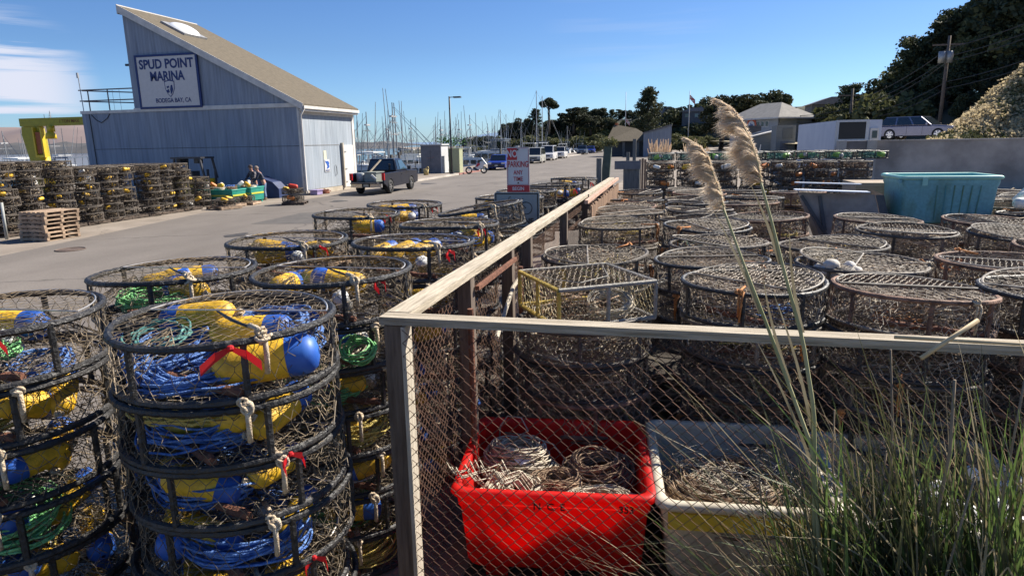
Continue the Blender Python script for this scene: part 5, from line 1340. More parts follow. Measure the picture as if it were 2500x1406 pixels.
for k in range(150):
    x0 = rs.uniform(.45, 1.7); y0 = rs.uniform(2.1, 2.85); z0 = float(bank_h(np.array(x0), np.array(y0))) + rs.uniform(.02, .55); a = rs.uniform(-.5, .5) + (PI if rs.rand() < .5 else 0); l_ = rs.uniform(.2, .6)
    tq = np.linspace(0, 1, 5); b.tube(np.column_stack([x0 + math.cos(a) * l_ * tq, y0 + math.sin(a) * l_ * tq * .3, z0 + rs.uniform(-.15, .15) * tq - .12 * tq ** 2]), .0035 * (1 - .6 * tq), 4)
o = b.build('fallen_stalks', BLADE_Y, None, True); o['kind'] = 'stuff'; o['label'] = 'fallen dry stalks tangled through the foot of the grass clump'; o['category'] = 'grass'
gr_ = 'dry reed stalks standing in the grass clump'
for k, (x0, y0, z0, x1, y1, z1, w) in enumerate([(.90, 2.6, .5, .82, 2.6, 1.93, .012), (.99, 2.5, .5, 1.01, 2.5, 1.86, .017), (.74, 2.65, .5, .66, 2.65, 1.66, .010), (.80, 2.62, .5, .86, 2.66, 1.5, .014), (1.12, 2.45, .5, 1.22, 2.5, 1.95, .012),
        (.55, 2.7, .5, .38, 2.7, 1.42, .010), (1.3, 2.6, .5, 1.28, 2.6, 1.8, .013), (.70, 2.55, .45, .30, 2.6, 1.15, .009), (1.42, 2.55, .5, 1.55, 2.5, 1.7, .014), (.93, 2.4, .5, 1.06, 2.4, 1.55, .012)]):
    b = MB(); t = np.linspace(0, 1, 6); rs = np.random.RandomState(k); P = np.column_stack([x0 + (x1 - x0) * t + rs.normal(0, .006, 6), y0 + (y1 - y0) * t, z0 + (z1 - z0) * t])
    b.tube(P, w * .6 * (1 - .5 * t), 6); tag(b.build('reed_stalk', STALK, None, True), f'dry brown reed stalk, {ORD[k]} one in the grass clump', 'reed', gr_)
b = MB(); b.cyl((.84, 2.38, 1.97), (1.01, 2.42, 2.10), .008, .007, 7); tag(b.build('broken_cane', mat('pale_cane', (.55, .42, .24), .7, var=.2), None, True), 'pale broken cane lying slantwise across the fence rail', 'cane')
b = MB(); b.cyl((.86, 2.72, 1.945), (1.9, 2.72, 1.93), .007, .006, 7); tag(b.build('broken_cane', MATS['pale_cane'], None, True), 'long pale cane lying level just above the fence rail', 'cane')
def pampas(stem, spine, label, seed, hl):
    rs = np.random.RandomState(seed)
    root = thing('pampas_grass', label, 'pampas grass', stem[0])
    o0 = np.array(stem[0])
    S = np.array(stem, float); t = np.linspace(0, 1, len(S)); tt = np.linspace(0, 1, 26)
    P = np.column_stack([np.interp(tt, t, S[:, i]) for i in range(3)]) - o0
    b = MB(); b.tube(P, np.linspace(.0105, .0045, 26), 7); b.build('stem', PLUME_ST, root, True)
    Q = np.array(spine, float) - o0; tq = np.linspace(0, 1, len(Q)); n = 12000
    u = rs.rand(n) ** .85
    B0 = np.column_stack([np.interp(u, tq, Q[:, i]) for i in range(3)]) + rs.normal(0, .0015, (n, 3))
    eps = .02; B1 = np.column_stack([np.interp(np.clip(u + eps, 0, 1), tq, Q[:, i]) - np.interp(np.clip(u - eps, 0, 1), tq, Q[:, i]) for i in range(3)])
    T = B1 / np.linalg.norm(B1, axis=1, keepdims=True)
    side = np.array([-1.0, 0, 0])[None, :] + rs.normal(0, 1, (n, 3)) * np.array([.22, .42, .22])
    nt_ = 90; uk = np.sort(rs.rand(nt_)); tk_ = np.abs(u[:, None] - uk[None, :] + rs.normal(0, .012, (n, 1))).argmin(1)
    td = rs.normal(0, 1, (nt_, 3)) * np.array([.25, .45, .30]); tl_ = rs.uniform(.75, 1.2, nt_)
    side = np.array([-1.0, 0, 0])[None, :] + td[tk_] + rs.normal(0, 1, (n, 3)) * np.array([.10, .16, .10])
    env = hl * (.35 + .65 * np.sin(np.clip(u * 1.05 + .10, 0, 1) * PI) ** .6)
    Ln = env * rs.uniform(.25, 1.05, n) * tl_[tk_]
    D = side + T * (.35 + .35 * rs.rand(n)[:, None] + .5 * (u[:, None] > .85)); D /= np.linalg.norm(D, axis=1, keepdims=True)
    few = rs.rand(n) < .07; D[few, 0] *= -.5; Ln[few] *= .3
    M1 = B0 + D * (Ln * .5)[:, None]; M2 = B0 + D * Ln[:, None] + np.column_stack([np.zeros(n), np.zeros(n), -Ln * rs.uniform(.12, .40, n)])
    wv = np.cross(D, rs.normal(size=(n, 3))); wv /= np.linalg.norm(wv, axis=1, keepdims=True); w = .0009
    V = np.stack([B0 - wv * w * .6, B0 + wv * w * .6, M1 + wv * w, M1 - wv * w, M2], 1).reshape(-1, 3)
    i = np.arange(n) * 5
    b = MB(); b.add(V, [(a, a + 1, a + 2, a + 3) for a in i] + [(a + 3, a + 2, a + 4) for a in i]); 
    pl = b.build('plume', PLUME, root); pl['kind'] = 'stuff'
    b = MB(); b.tube(Q, np.linspace(.0045, .0012, len(Q)), 5); b.build('rachis', PLUME_ST, root, True)
    for f0, f1, dx in ((.30, .62, -.05), (.52, .80, .045), (.70, 1.02, -.03)):
        p0 = np.array([np.interp(f0, t, S[:, i]) for i in range(3)]) - o0; p1 = np.array([np.interp(min(f1, 1), t, S[:, i]) for i in range(3)]) - o0
        tt2 = np.linspace(0, 1, 7)[:, None]; C = p0 * (1 - tt2) + p1 * tt2; C[:, 0] += dx * tt2[:, 0] ** 2 + (.008 if dx > 0 else -.008); wd = .006 * (1 - tt2[:, 0] ** 2) + .0008
        A = C - np.array([1, .2, 0]) * wd[:, None]; B2 = C + np.array([1, .2, 0]) * wd[:, None]
        b = MB(); b.add(np.stack([A, B2], 1).reshape(-1, 3), [(2 * i, 2 * i + 1, 2 * i + 3, 2 * i + 2) for i in range(6)]); b.build('leaf', BLADE_Y, root)
    return root
pampas([(.70, 2.62, .55), (.62, 2.6, 1.2), (.58, 2.6, 1.5), (.48, 2.6, 1.75), (.38, 2.6, 2.0), (.28, 2.6, 2.24), (.2, 2.6, 2.44)],
       [(.2, 2.6, 2.44), (.185, 2.6, 2.50), (.155, 2.6, 2.57), (.135, 2.6, 2.63), (.10, 2.6, 2.675), (.058, 2.6, 2.70)], 'lower of the two pampas plumes, drooping left on the left-hand stem', 1, .084)
pampas([(.66, 2.66, .55), (.60, 2.6, 1.3), (.57, 2.6, 1.67), (.51, 2.6, 1.95), (.43, 2.6, 2.2), (.37, 2.6, 2.4), (.325, 2.6, 2.54)],
       [(.325, 2.6, 2.54), (.31, 2.6, 2.61), (.285, 2.6, 2.68), (.25, 2.6, 2.75), (.215, 2.6, 2.80), (.165, 2.6, 2.835)], 'taller pampas plume against the sky on the right-hand stem', 2, .106)

# ================================================================== left side of the road: stacks, pallets, totes, people
GL = 'crab traps stacked along the far side of the road'
k = 0
FK = ['first', 'second', 'third', 'fourth']
for r_ in range(3):
    for k in range(9):
        y = 17.2 + 1.02 * k + rnd.uniform(-.05, .05); x = -21.0 - 1.05 * r_ + rnd.uniform(-.18, .12)
        lv = 8 if k < 3 else 7
        stack('far', [10, 11, 12, 13], x, y, .14, lv, f'{FK[r_]} rank across the road, {ORD[k]} stack away', GL, jit=.10,
              skip=0 if r_ == 0 else lv - 1)
def make_pallet(m):
    root = thing('pallet', 'wooden pallet', 'pallet')
    for i in range(6):
        b = MB(); x = -.5 + i * .18; b.box((x, -.6, .105), (x + .12, .6, .125)); b.build('deck_board', m, root)
    for y in (-.6, -.05, .5):
        b = MB(); b.box((-.5, y, .022), (.52, y + .09, .104)); b.build('stringer', m, root)
    for i in range(3):
        b = MB(); x = -.5 + i * .45; b.box((x, -.6, 0), (x + .11, .6, .02)); b.build('bottom_board', m, root)
    return root
def reg(r):
    CH[r.name] = [c for c in r.children]
    for c in CH[r.name]:
        CH[c.name] = [g for g in c.children]
        for g in CH[c.name]: CH[g.name] = []
    return r
pal = reg(make_pallet(PALLET)); pal_d = reg(make_pallet(PALLET_D)); u1 = u2 = False
for k in range(7):
    lb = f'{["lowest","second","third","fourth","fifth","sixth","topmost"][k]} pallet of the pile standing in front of the trap stacks'
    rot = (0, 0, rnd.uniform(-.06, .06)); loc = (-18.85 + rnd.uniform(-.04, .04), 16.85 + rnd.uniform(-.05, .05), .005 + k * .126)
    if k == 0: pal.location = loc; pal.rotation_euler = rot; pal['label'] = lb; pal['group'] = 'pallets in the pile'
    else: dup(pal, loc, rot, lb, 'pallets in the pile')
for k in range(9):
    loc = (-21.15, 17.3 + 1.04 * k, .008); lb = f'dark old pallet under the {ORD[k]} stack of the front rank across the road'
    if k == 0: pal_d.location = loc; pal_d['label'] = lb; pal_d['group'] = 'pallets under the stacks across the road'
    else: dup(pal_d, loc, (0, 0, PI / 2), lb, 'pallets under the stacks across the road')
pal_d.rotation_euler = (0, 0, PI / 2)
dup(pal_d, (-17.35, 28.55, .008), (0, 0, .35), 'dark pallet under the lone pair of traps with the red float')
for i, (x, y) in enumerate([(-19.5, 26.2), (-20.0, 27.2), (-19.9, 28.3)]):
    dup(pal, (x, y, .008), (0, 0, 1.2 + .3 * i), f'pallet on the ground under the {ORD[i]} single trap in front of the green totes')
    place_trap('far', 10 + i, x, y, .14, i, f'{ORD[i]} single trap on a pallet in front of the green totes', 'single traps in front of the green totes')
for k in range(5): place_trap('far', 10 + k % 4, -21.5, 27.2, .01 + k * .277, k, f'{TOPO[4 - k]} trap down in the short stack left of the green totes', 'traps in the short stack left of the green totes')
for k in range(2): place_trap('far', 11 + k, -17.4, 28.5, .14 + k * .36, k, ['lower trap of the lone pair on a pallet by the roadside', 'upper trap of the lone pair, with a red float on top'][k], 'lone pair of traps on a pallet')
gbf = 'floats lying in the traps across the road'
buoy('r', (-17.3, 28.4, .86), (.3, .2, .4), 'glossy red float on top of the lone pair of traps by the building', None, 1.3)
buoy('yf', (-17.65, 28.35, .76), (.3, .2, 1.4), 'pale yellow float in the upper trap of the lone pair', None, 1.0)
buoy('of', (-17.3, 28.1, .34), (.3, .2, .4), 'orange float in the lower trap of the lone pair', None, 1.0)
for k in range(44):
    col_ = rnd.randrange(9); lv = rnd.randrange(7)
    y = 17.2 + 1.04 * col_; a = rnd.uniform(-1.4, .5)
    kind = rnd.choice(['yf', 'yf', 'yf', 'yf', 'yf', 'wf'])
    buoy(kind, (-21 + .34 * math.cos(a), y + .34 * math.sin(a), .14 + lv * .276 + .15), (rnd.uniform(-.5, .5), rnd.uniform(-.5, .5), a + 1.57 + rnd.uniform(-.6, .6)),
         f'{dict(yf="yellow", wf="white", of="orange")[kind]} float, {ORD[lv]} trap up, {ORD[col_]} stack across the road', gbf, rnd.uniform(.6, .85))
for k, (x, y) in enumerate([(-19.5, 26.2), (-20.0, 27.2), (-19.9, 28.3), (-21.4, 26.9)]): buoy('yf', (x + .2, y - .2, .42), (0, .3, k), f'yellow float in the {ORD[k]} low trap near the green totes', gbf, 1.0)
# green totes
def tote(x0, y0, x1, y1, h, label):
    t = thing('fish_tote', label, 'bin', ((x0 + x1) / 2, (y0 + y1) / 2, 0))
    w, d = x1 - x0, y1 - y0
    bin_shell(t, w, d, .10, h, .97, GREEN_BIN, wall=.05, rim=.03, r=.05)
    for i, (lo, hi) in enumerate((((w / 2 - .012, -d / 2 + .06, .42), (w / 2 + .006, d / 2 - .06, .50)), ((-w / 2 + .06, -d / 2 - .006, .42), (w / 2 - .06, -d / 2 + .012, .50)))):
        b = MB(); b.box(lo, hi); b.build('yellow_band', GREEN_BAND, t)
    for s in (-1, 0, 1):
        b = MB(); b.box((-w * .46, s * d * .38 - .06, 0), (w * .46, s * d * .38 + .06, .098)); b.build('foot', GREEN_BIN, t)
    return t
tote(-22.1, 27.75, -20.15, 28.85, .74, 'green tote with yellow band nearest the camera by the building')
tote(-22.0, 29.15, -20.1, 30.3, .76, 'second green tote with yellow band beside the two men')
hs_ = [ROPE_BROWN, ROPE_WHITE, ROPE_BROWN, ROPE_BLUE]
for k, (x, y) in enumerate([(-21.7, 28.3), (-21.1, 28.2), (-20.6, 28.4), (-21.6, 29.7), (-21.0, 29.6), (-20.5, 29.8)]):
    heap('rope_coil', (x, y, .60), .28, .22, 40, hs_[k % 4], f'{ORD[k]} rope bundle heaped on the green totes', 40 + k, .9, 0, 0, .014, 'rope bundles on the green totes')
for k in range(7): buoy(['wf', 'of', 'wf', 'yf', 'wf', 'wf', 'yf'][k], (-21.9 + .28 * k, 28.2 + .25 * (k % 3) + (.9 if k > 3 else 0), .92), (rnd.random(), rnd.random(), k), f'{["white","orange","white","yellow","white","white","yellow"][k]} float, {ORD[k]} along the heap on the green totes', 'floats on the green totes', 1.1)
o = MB(); o.cyl((0, 0, 0), (.04, 0, 1.15), .045, .045, 10); tag(o.build('marker_post', mat('pale_grey_post', (.35, .36, .34), .7, var=.15), None, True, (-20.2, 16.5, 0)), 'pale grey marker post at the left edge beside the pallet pile', 'post')
b = MB(); rs = np.random.RandomState(6); b.prism([(-.6, 0), (.55, 0), (.55, .5), (.2, .85), (-.1, .95), (-.6, 1.15)], 'y', -.4, .4); tag(b.build('tarped_gear', TARP, None, False, (-20.9, 32.4, 0)), 'gear under a dark blue tarp behind the men against the building wall', 'tarp')
b = MB(); b.box((-.22, -.3, .02), (.22, .3, .24)); b.box((-.26, -.34, .24), (.26, .34, .29)); b.box((-.19, -.27, 0), (.19, .27, .02)); tag(b.build('storage_tub', LILAC, None, False, (-19.45, 34.3, 0)), 'small lilac plastic tub at the corner of the marina building', 'tub')
b = MB(); rs = np.random.RandomState(7); coil(b, (0, 0, .02), .2, .16, .02, 14, rs, 5); tangle(b, 14, .35, .02, .3, .02, rs); tag(b.build('hose_heap', mat('rusty_hose', (.25, .09, .05), .8, var=.3), None, True, (-19.4, 35.2, 0)), 'rusty brown heap of hose beside the lilac tub', 'hose')

# the two men
def skin_body(name, V, E, Rr, m, parent, root_i=0, sub=2):
    me = bpy.data.meshes.new(name); me.from_pydata(V, E, [])
    o = bpy.data.objects.new(name, me); COL.objects.link(o); o.parent = parent
    sk_ = o.modifiers.new('skin', 'SKIN'); sk_.use_smooth_shade = True
    if not me.skin_vertices: me.skin_vertices.new()
    d = me.skin_vertices[0].data
    for i, r in enumerate(Rr): d[i].radius = (r, r) if not isinstance(r, tuple) else r
    d[root_i].use_root = True
    s_ = o.modifiers.new('sub', 'SUBSURF'); s_.levels = sub; s_.render_levels = sub
    me.materials.append(m); return o
def person(label, loc, rz, bend, jacket, cap, arm_to, head_m=None):
    """standing figure; bend = forward lean of the trunk (towards local +Y); arm_to = hand targets"""
    p = thing('person', label, 'person', loc, rz)
    sb, cb = math.sin(bend), math.cos(bend)
    hip = Vector((0, 0, .92)); U = Vector((0, sb, cb))
    ch = hip + U * .28; sh = hip + U * .50; nk = hip + U * .58 + Vector((0, .03 * sb, 0)); hd = nk + Vector((0, sb * .10 + .03, cb * .12 + .04)); top = hd + Vector((0, .02, .10))
    J = []; E_ = []; Rr = []
    def a(v, r, par=None):
        J.append(tuple(v)); Rr.append(r)
        if par is not None: E_.append((par, len(J) - 1))
        return len(J) - 1
    h0 = a(hip, (.15, .11)); c0 = a(ch, (.155, .11), h0); s0 = a(sh, (.12, .09), c0); n0 = a(nk, .055, s0); m0 = a(hd, (.082, .098), n0); a(top, (.075, .085), m0)
    hands = []
    for sgn, tgt in ((-1, arm_to[0]), (1, arm_to[1])):
        s1 = a(sh + Vector((.17 * sgn, 0, -.02)), .062, s0)
        S_ = Vector(J[s1]); T_ = Vector(tgt); mid = (S_ + T_) / 2 + Vector((.07 * sgn, -.05, -.03))
        e1 = a(mid, .046, s1); w1 = a(T_, .030, e1); d_ = (T_ - mid).normalized()
        hnd = a(T_ + d_ * .07, (.045, .02), w1); hands.append((T_ + d_ * .07, d_, sgn))
    for sgn in (-1, 1):
        t1 = a(hip + Vector((.09 * sgn, 0, -.06)), .095, h0); k1 = a((.10 * sgn, .03, .48), .062, t1); an = a((.11 * sgn, -.01, .10), .042, k1); ft = a((.12 * sgn, .15, .045), (.045, .035), an)
    skin_body('body', J, E_, Rr, SKIN, p)
    Vj = [tuple(hip + U * .02), tuple(ch), tuple(sh), tuple(nk - U * .03)]; Ej = [(0, 1), (1, 2), (2, 3)]; Rj = [(.175, .135), (.185, .135), (.15, .115), (.075, .075)]
    for sgn, tgt in ((-1, arm_to[0]), (1, arm_to[1])):
        i = len(Vj); S_ = sh + Vector((.17 * sgn, 0, -.02)); T_ = Vector(tgt); mid = (S_ + T_) / 2 + Vector((.07 * sgn, -.05, -.03))
        Vj += [tuple(S_), tuple(mid), tuple(T_)]; Ej += [(2, i), (i, i + 1), (i + 1, i + 2)]; Rj += [.085, .062, .046]
    skin_body('jacket', Vj, Ej, Rj, jacket, p)
    Vt = [tuple(hip + Vector((0, 0, .05))), tuple(hip)]; Et = [(0, 1)]; Rt = [(.16, .125), (.165, .13)]
    for sgn in (-1, 1):
        i = len(Vt); Vt += [(.09 * sgn, 0, .84), (.10 * sgn, .03, .48), (.11 * sgn, -.01, .11)]; Et += [(1, i), (i, i + 1), (i + 1, i + 2)]; Rt += [.112, .08, .066]
    skin_body('jeans', Vt, Et, Rt, JEANS, p)
    for sgn in (-1, 1):
        b = MB(); b.ell((.12 * sgn, .06, .05), (.052, .15, .05), 10, 7); b.build('boot', BOOT, p, True)
    for H_, d_, sgn in hands:
        sd_ = d_.cross(Vector((0, 0, 1))).normalized() if abs(d_.z) < .95 else Vector((1, 0, 0))
        b = MB()
        for q, ln in zip((-1.5, -.5, .5, 1.5), (.060, .072, .068, .052)):
            s_ = H_ + sd_ * .017 * q; b.tube([s_, s_ + d_ * ln * .6, s_ + d_ * ln + Vector((0, 0, -.02))], .009, 5)
        b.tube([H_ - sd_ * .03 * sgn - d_ * .02, H_ - sd_ * .055 * sgn + d_ * .02], .011, 5)
        b.build('fingers', SKIN, p, True)
    # face and hair / cap
    b = MB(); b.ell(tuple(hd + Vector((0, .095, .0))), (.014, .022, .022), 6, 5); b.build('nose', SKIN, p, True)
    for sgn in (-1, 1):
        b = MB(); b.ell(tuple(hd + Vector((.035 * sgn, .082, .03))), (.014, .012, .008), 6, 5); b.build('eye', SIGN_BLACK, p, True)
        b = MB(); b.ell(tuple(hd + Vector((.085 * sgn, 0, .01))), (.014, .025, .035), 6, 5); b.build('ear', SKIN, p, True)
    b = MB(); b.ell(tuple(hd + Vector((0, .088, -.045))), (.03, .012, .007), 6, 5); b.build('mouth', mat('lips', (.30, .10, .08), .6, var=.1), p, True)
    b = MB(); b.lathe([(.112, .0), (.116, .05), (.095, .10), (.05, .13), (.005, .14)], 16, Matrix.Translation(hd + Vector((0, 0, .015))))
    if cap:
        b.ell(tuple(hd + Vector((0, .13, .035))), (.075, .08, .010), 10, 5); b.build('cap', CAPM, p, True)
    else:
        b.build('hair', HAIR, p, True)
    return p
person('man in a dark cap and checked shirt leaning on the far green tote', (-21.25, 31.25, 0), R(165), .22, PLAID, True, ((-.25, .42, 1.0), (.22, .45, .98)))
person('stooping man in navy jacket and blue jeans beside the far green tote', (-20.5, 30.95, 0), R(115), .42, JACKET, False, ((-.2, .52, .92), (.2, .54, .95)))

# forklift behind the stacks
fk = thing('forklift', 'black forklift with an overhead guard behind the trap stacks', 'forklift', (-24.8, 31.2, 0))
b = MB(); b.box((-1.1, -.55, .35), (.9, .55, 1.1)); b.build('body', CRANE, fk)
for x in (-.7, .7):
    for y in (-.5, .5):
        b = MB(); b.cyl((x, y - .12, .3), (x, y + .12, .3), .3, n=16); b.build('wheel', TYRE, fk, True)
for p0, p1 in (((-.85, -.5, 1.1), (-.75, -.5, 2.15)), ((-.85, .5, 1.1), (-.75, .5, 2.15)), ((1.0, -.5, 1.1), (.8, -.5, 2.15)), ((1.0, .5, 1.1), (.8, .5, 2.15))):
    b = MB(); b.bar(p0, p1, .09, .09); b.build('guard_post', DARK, fk)
b = MB(); b.box((-.95, -.55, 2.15), (.9, .55, 2.24)); b.box((-.8, -.3, 1.85), (-.55, .3, 2.14)); b.box((.2, -.2, 1.9), (.45, .2, 2.14)); b.build('overhead_guard', DARK, fk)
b = MB(); b.box((-.45, -.3, 1.1), (.1, .3, 1.5)); b.build('seat', DARK, fk)
b = MB(); b.box((1.02, -.35, .1), (1.1, -.25, 1.6)); b.box((1.02, .25, .1), (1.1, .35, 1.6)); b.box((1.1, -.35, .05), (2.0, -.22, .1)); b.box((1.1, .22, .05), (2.0, .35, .1)); b.build('mast_and_forks', DARK, fk)

# yellow jib crane
cr_ = thing('jib_crane', 'yellow jib crane with a long box arm on the quay left of the marina building', 'crane', (-40.9, 37, 0))
b = MB(); b.prism([(-.62, 0), (.42, 0), (.30, 3.6), (.18, 4.28), (-1.30, 4.28), (-1.38, 3.75)], 'y', -.16, .16); b.build('back_plate', mat('crane_olive_side', (.40, .33, .02), .55, var=.1), cr_)
b = MB(); b.cyl((.15, -.1, 0), (.15, -.1, 2.3), .30, .30, 18); b.build('column', CRANE, cr_, True)
b = MB(); b.box((-.22, -.42, 2.25), (-.10, -.2, 4.2)); b.box((.42, -.42, 2.25), (.54, -.2, 4.2)); b.box((-.10, -.42, 2.25), (.42, -.2, 2.42)); b.build('winch_frame', CRANE, cr_)
b = MB(); b.box((-.06, -.36, 2.5), (.36, -.22, 3.9)); b.build('winch', ORANGE_D, cr_)
b = MB(); b.box((-1.32, -.24, 4.29), (9.4, .24, 4.80)); b.build('arm', mat('crane_olive_side', (0, 0, 0)), cr_)
b = MB(); b.lathe([(.0, .0), (.34, .0), (.30, .3), (.18, .45), (.0, .5)], 12, Matrix.Translation((1.15, -.3, 3.45))); b.box((1.0, -.4, 3.9), (1.35, -.1, 4.28)); b.build('trolley', CRANE, cr_, True)
text_mesh('lettering', '1 TON MAX', .30, mat('faded_brown_letters', (.22, .08, .03), .8, var=.1), cr_, face_y(2.7, -.245, 4.55), bold=.004, depth=.002)

# ================================================================== vehicles
def wheel(root, x, y, r, w, side):
    b = MB(); b.lathe([(r * .62, -w / 2), (r * .93, -w / 2), (r, -w * .32), (r, w * .32), (r * .93, w / 2), (r * .62, w / 2)], 24, Matrix.Translation((x, y, r)) @ Euler((0, PI / 2, 0)).to_matrix().to_4x4())
    t = b.build('wheel', TYRE, root, True)
    b = MB(); xs = x + side * w * .30
    b.cyl((xs - side * .02, y, r), (xs, y, r), r * .63, n=20)
    for k in range(6):
        a = k * PI / 3; b.bar((xs + side * .02, y, r), (xs + side * .02, y + math.cos(a) * r * .58, r + math.sin(a) * r * .58), .05, .04, (1, 0, 0))
    b.build('rim', CHROME, t)
def car(label, name, cat, loc, rz, pm, L_, W_, H_, belt, hood, ws, roof, rear, tail, wr=.33, glass=GLASS, front_wb=.18, rear_wb=.80, plate=True, tailgate=False):
    """x across, +Y forward (nose at +L/2). stations along the length (0 tail .. 1 nose): rear, roof (pair), ws, hood"""
    t = thing(name, label, cat, loc, rz)
    Y = lambda f: (f - .5) * L_
    base = .22
    low = [(Y(0), base + .12), (Y(.02), base), (Y(.98), base), (Y(1), base + .15), (Y(.995), hood * .93), (Y(ws), hood * 1.04 if hood < belt else belt), (Y(ws) - .05, belt), (Y(tail), belt), (Y(.005), belt * .96)]
    b = MB(); b.prism(low, 'x', -W_ / 2, W_ / 2); o = b.build('body', pm, t)
    bv = o.modifiers.new('bevel', 'BEVEL'); bv.width = .06; bv.segments = 2
    # greenhouse: a tapered block
    ti = .14
    r0, r1 = roof
    lo = [(-W_ / 2 + .04, Y(tail) + .02), (W_ / 2 - .04, Y(tail) + .02), (W_ / 2 - .04, Y(ws) - .02), (-W_ / 2 + .04, Y(ws) - .02)]
    hi = [(-W_ / 2 + ti, Y(r0)), (W_ / 2 - ti, Y(r0)), (W_ / 2 - ti, Y(r1)), (-W_ / 2 + ti, Y(r1))]
    b = MB(); b.add([(x, y, belt) for x, y in lo] + [(x, y, H_) for x, y in hi], [(4, 5, 6, 7), (0, 1, 5, 4), (1, 2, 6, 5), (2, 3, 7, 6), (3, 0, 4, 7), (3, 2, 1, 0)])
    o = b.build('cab', pm, t); bv = o.modifiers.new('bevel', 'BEVEL'); bv.width = .05; bv.segments = 2
    def pane(a, b_, c, d, nm, shr=.10, off=.015):
        A = [Vector(q) for q in (a, b_, c, d)]; cen = sum(A, Vector()) / 4
        n_ = (A[1] - A[0]).cross(A[3] - A[0]).normalized()
        P = [q + (cen - q) * shr + n_ * off for q in A]
        bb = MB(); bb.add([tuple(q) for q in P] + [tuple(q - n_ * .01) for q in P], [(0, 1, 2, 3), (7, 6, 5, 4), (0, 4, 5, 1), (1, 5, 6, 2), (2, 6, 7, 3), (3, 7, 4, 0)])
        return bb.build(nm, glass, t)
    L0 = [(x, y, belt) for x, y in lo]; H0 = [(x, y, H_) for x, y in hi]
    pane(L0[2], L0[3], H0[3], H0[2], 'windshield')
    pane(L0[0], L0[1], H0[1], H0[0], 'rear_window', .14)
    nsp = 3 if (r1 - r0) > .45 else 2
    for side, (i0, i1) in ((1, (1, 2)), (-1, (3, 0))):
        for q in range(nsp):
            f0, f1 = q / nsp, (q + 1) / nsp
            a = Vector(L0[i0]).lerp(Vector(L0[i1]), f0); b2 = Vector(L0[i0]).lerp(Vector(L0[i1]), f1)
            c = Vector(H0[i0]).lerp(Vector(H0[i1]), f1); d = Vector(H0[i0]).lerp(Vector(H0[i1]), f0)
            pane(a, b2, c, d, 'side_window', .11)
    for side in (-1, 1):
        wheel(t, side * (W_ / 2 - .10), Y(1 - front_wb), wr, .21, side); wheel(t, side * (W_ / 2 - .10), Y(1 - rear_wb), wr, .21, side)
        b = MB(); b.cbox((side * (W_ / 2 + .09), Y(ws) - .25, belt + .08), (.16, .10, .14)); b.build('mirror', pm, t)
        b = MB(); b.cbox((side * (W_ / 2 - .22), Y(1) - .005, hood * .80), (.34, .06, .16)); b.build('headlight', LAMP_A, t)
        b = MB(); b.cbox((side * (W_ / 2 - .12), Y(0) + .005, belt * .80), (.16, .05, .28)); b.build('taillight', TAILR, t)
        b = MB()
        for f in (.42, .62): b.box((side * W_ / 2 - .004 * side - .003, Y(f), base + .1), (side * W_ / 2 - .004 * side + .007, Y(f) + .012, belt - .03))
        b.build('door_gap', SIGN_BLACK, t)
    b = MB(); b.cbox((0, Y(1) + .0, hood * .66), (W_ * .52, .05, .16)); b.build('grille', DARK, t)
    b = MB(); b.cbox((0, Y(1) + .02, .42), (W_ * .94, .12, .16)); b.build('front_bumper', DARK if pm is not PWHITE else CHROME, t)
    b = MB(); b.cbox((0, Y(0) - .02, .48), (W_ * .94, .12, .16)); b.build('rear_bumper', DARK if pm is not PWHITE else CHROME, t)
    for yy in ((Y(1) + .09, Y(0) - .09) if plate else ()):
        b = MB(); b.cbox((0, yy, .46), (.31, .01, .15)); b.build('number_plate', PLATE, t)
    return t
# navy pickup, tail towards the camera
pu = thing('pickup_truck', 'dark navy pickup truck with gear in its bed parked beside the marina building', 'pickup truck', (-16.35, 37.0, .006), R(1.5))
Lp, Wp = 5.6, 1.98
def pick_part(nm, pts, x0, x1, m, bev=.05):
    b = MB(); b.prism(pts, 'x', x0, x1); o = b.build(nm, m, pu)
    if bev: v = o.modifiers.new('bevel', 'BEVEL'); v.width = bev; v.segments = 2
    return o
def arch(yc, r=.46, z=.36, n=8):   # wheel arch points cut in the lower edge
    return [(yc + r * math.cos(a), z + r * math.sin(a)) for a in np.linspace(0, PI, n)]
side = [(2.72, .42), (2.78, .75), (2.72, 1.05), (2.55, 1.16), (1.35, 1.22), (-2.72, 1.16), (-2.75, .62), (-2.45, .50)] + arch(-1.75)[::-1] + [(1.05, .40)] + arch(1.62)[::-1]
pick_part('body_side', side, Wp / 2 - .10, Wp / 2, PNAVY, .03)
pick_part('body_side', side, -Wp / 2, -Wp / 2 + .10, PNAVY, .03)
pick_part('hood', [(1.25, .6), (2.74, .6), (2.74, 1.04), (2.5, 1.17), (1.3, 1.24)], -Wp / 2 + .101, Wp / 2 - .101, PNAVY)
pick_part('floor_pan', [(-2.6, .55), (1.25, .55), (1.25, .68), (-2.6, .68)], -Wp / 2 + .101, Wp / 2 - .101, DARK, 0)
pick_part('bed_front', [(-.75, .68), (-.68, .68), (-.68, 1.2), (-.75, 1.2)], -Wp / 2 + .101, Wp / 2 - .101, PNAVY, 0)
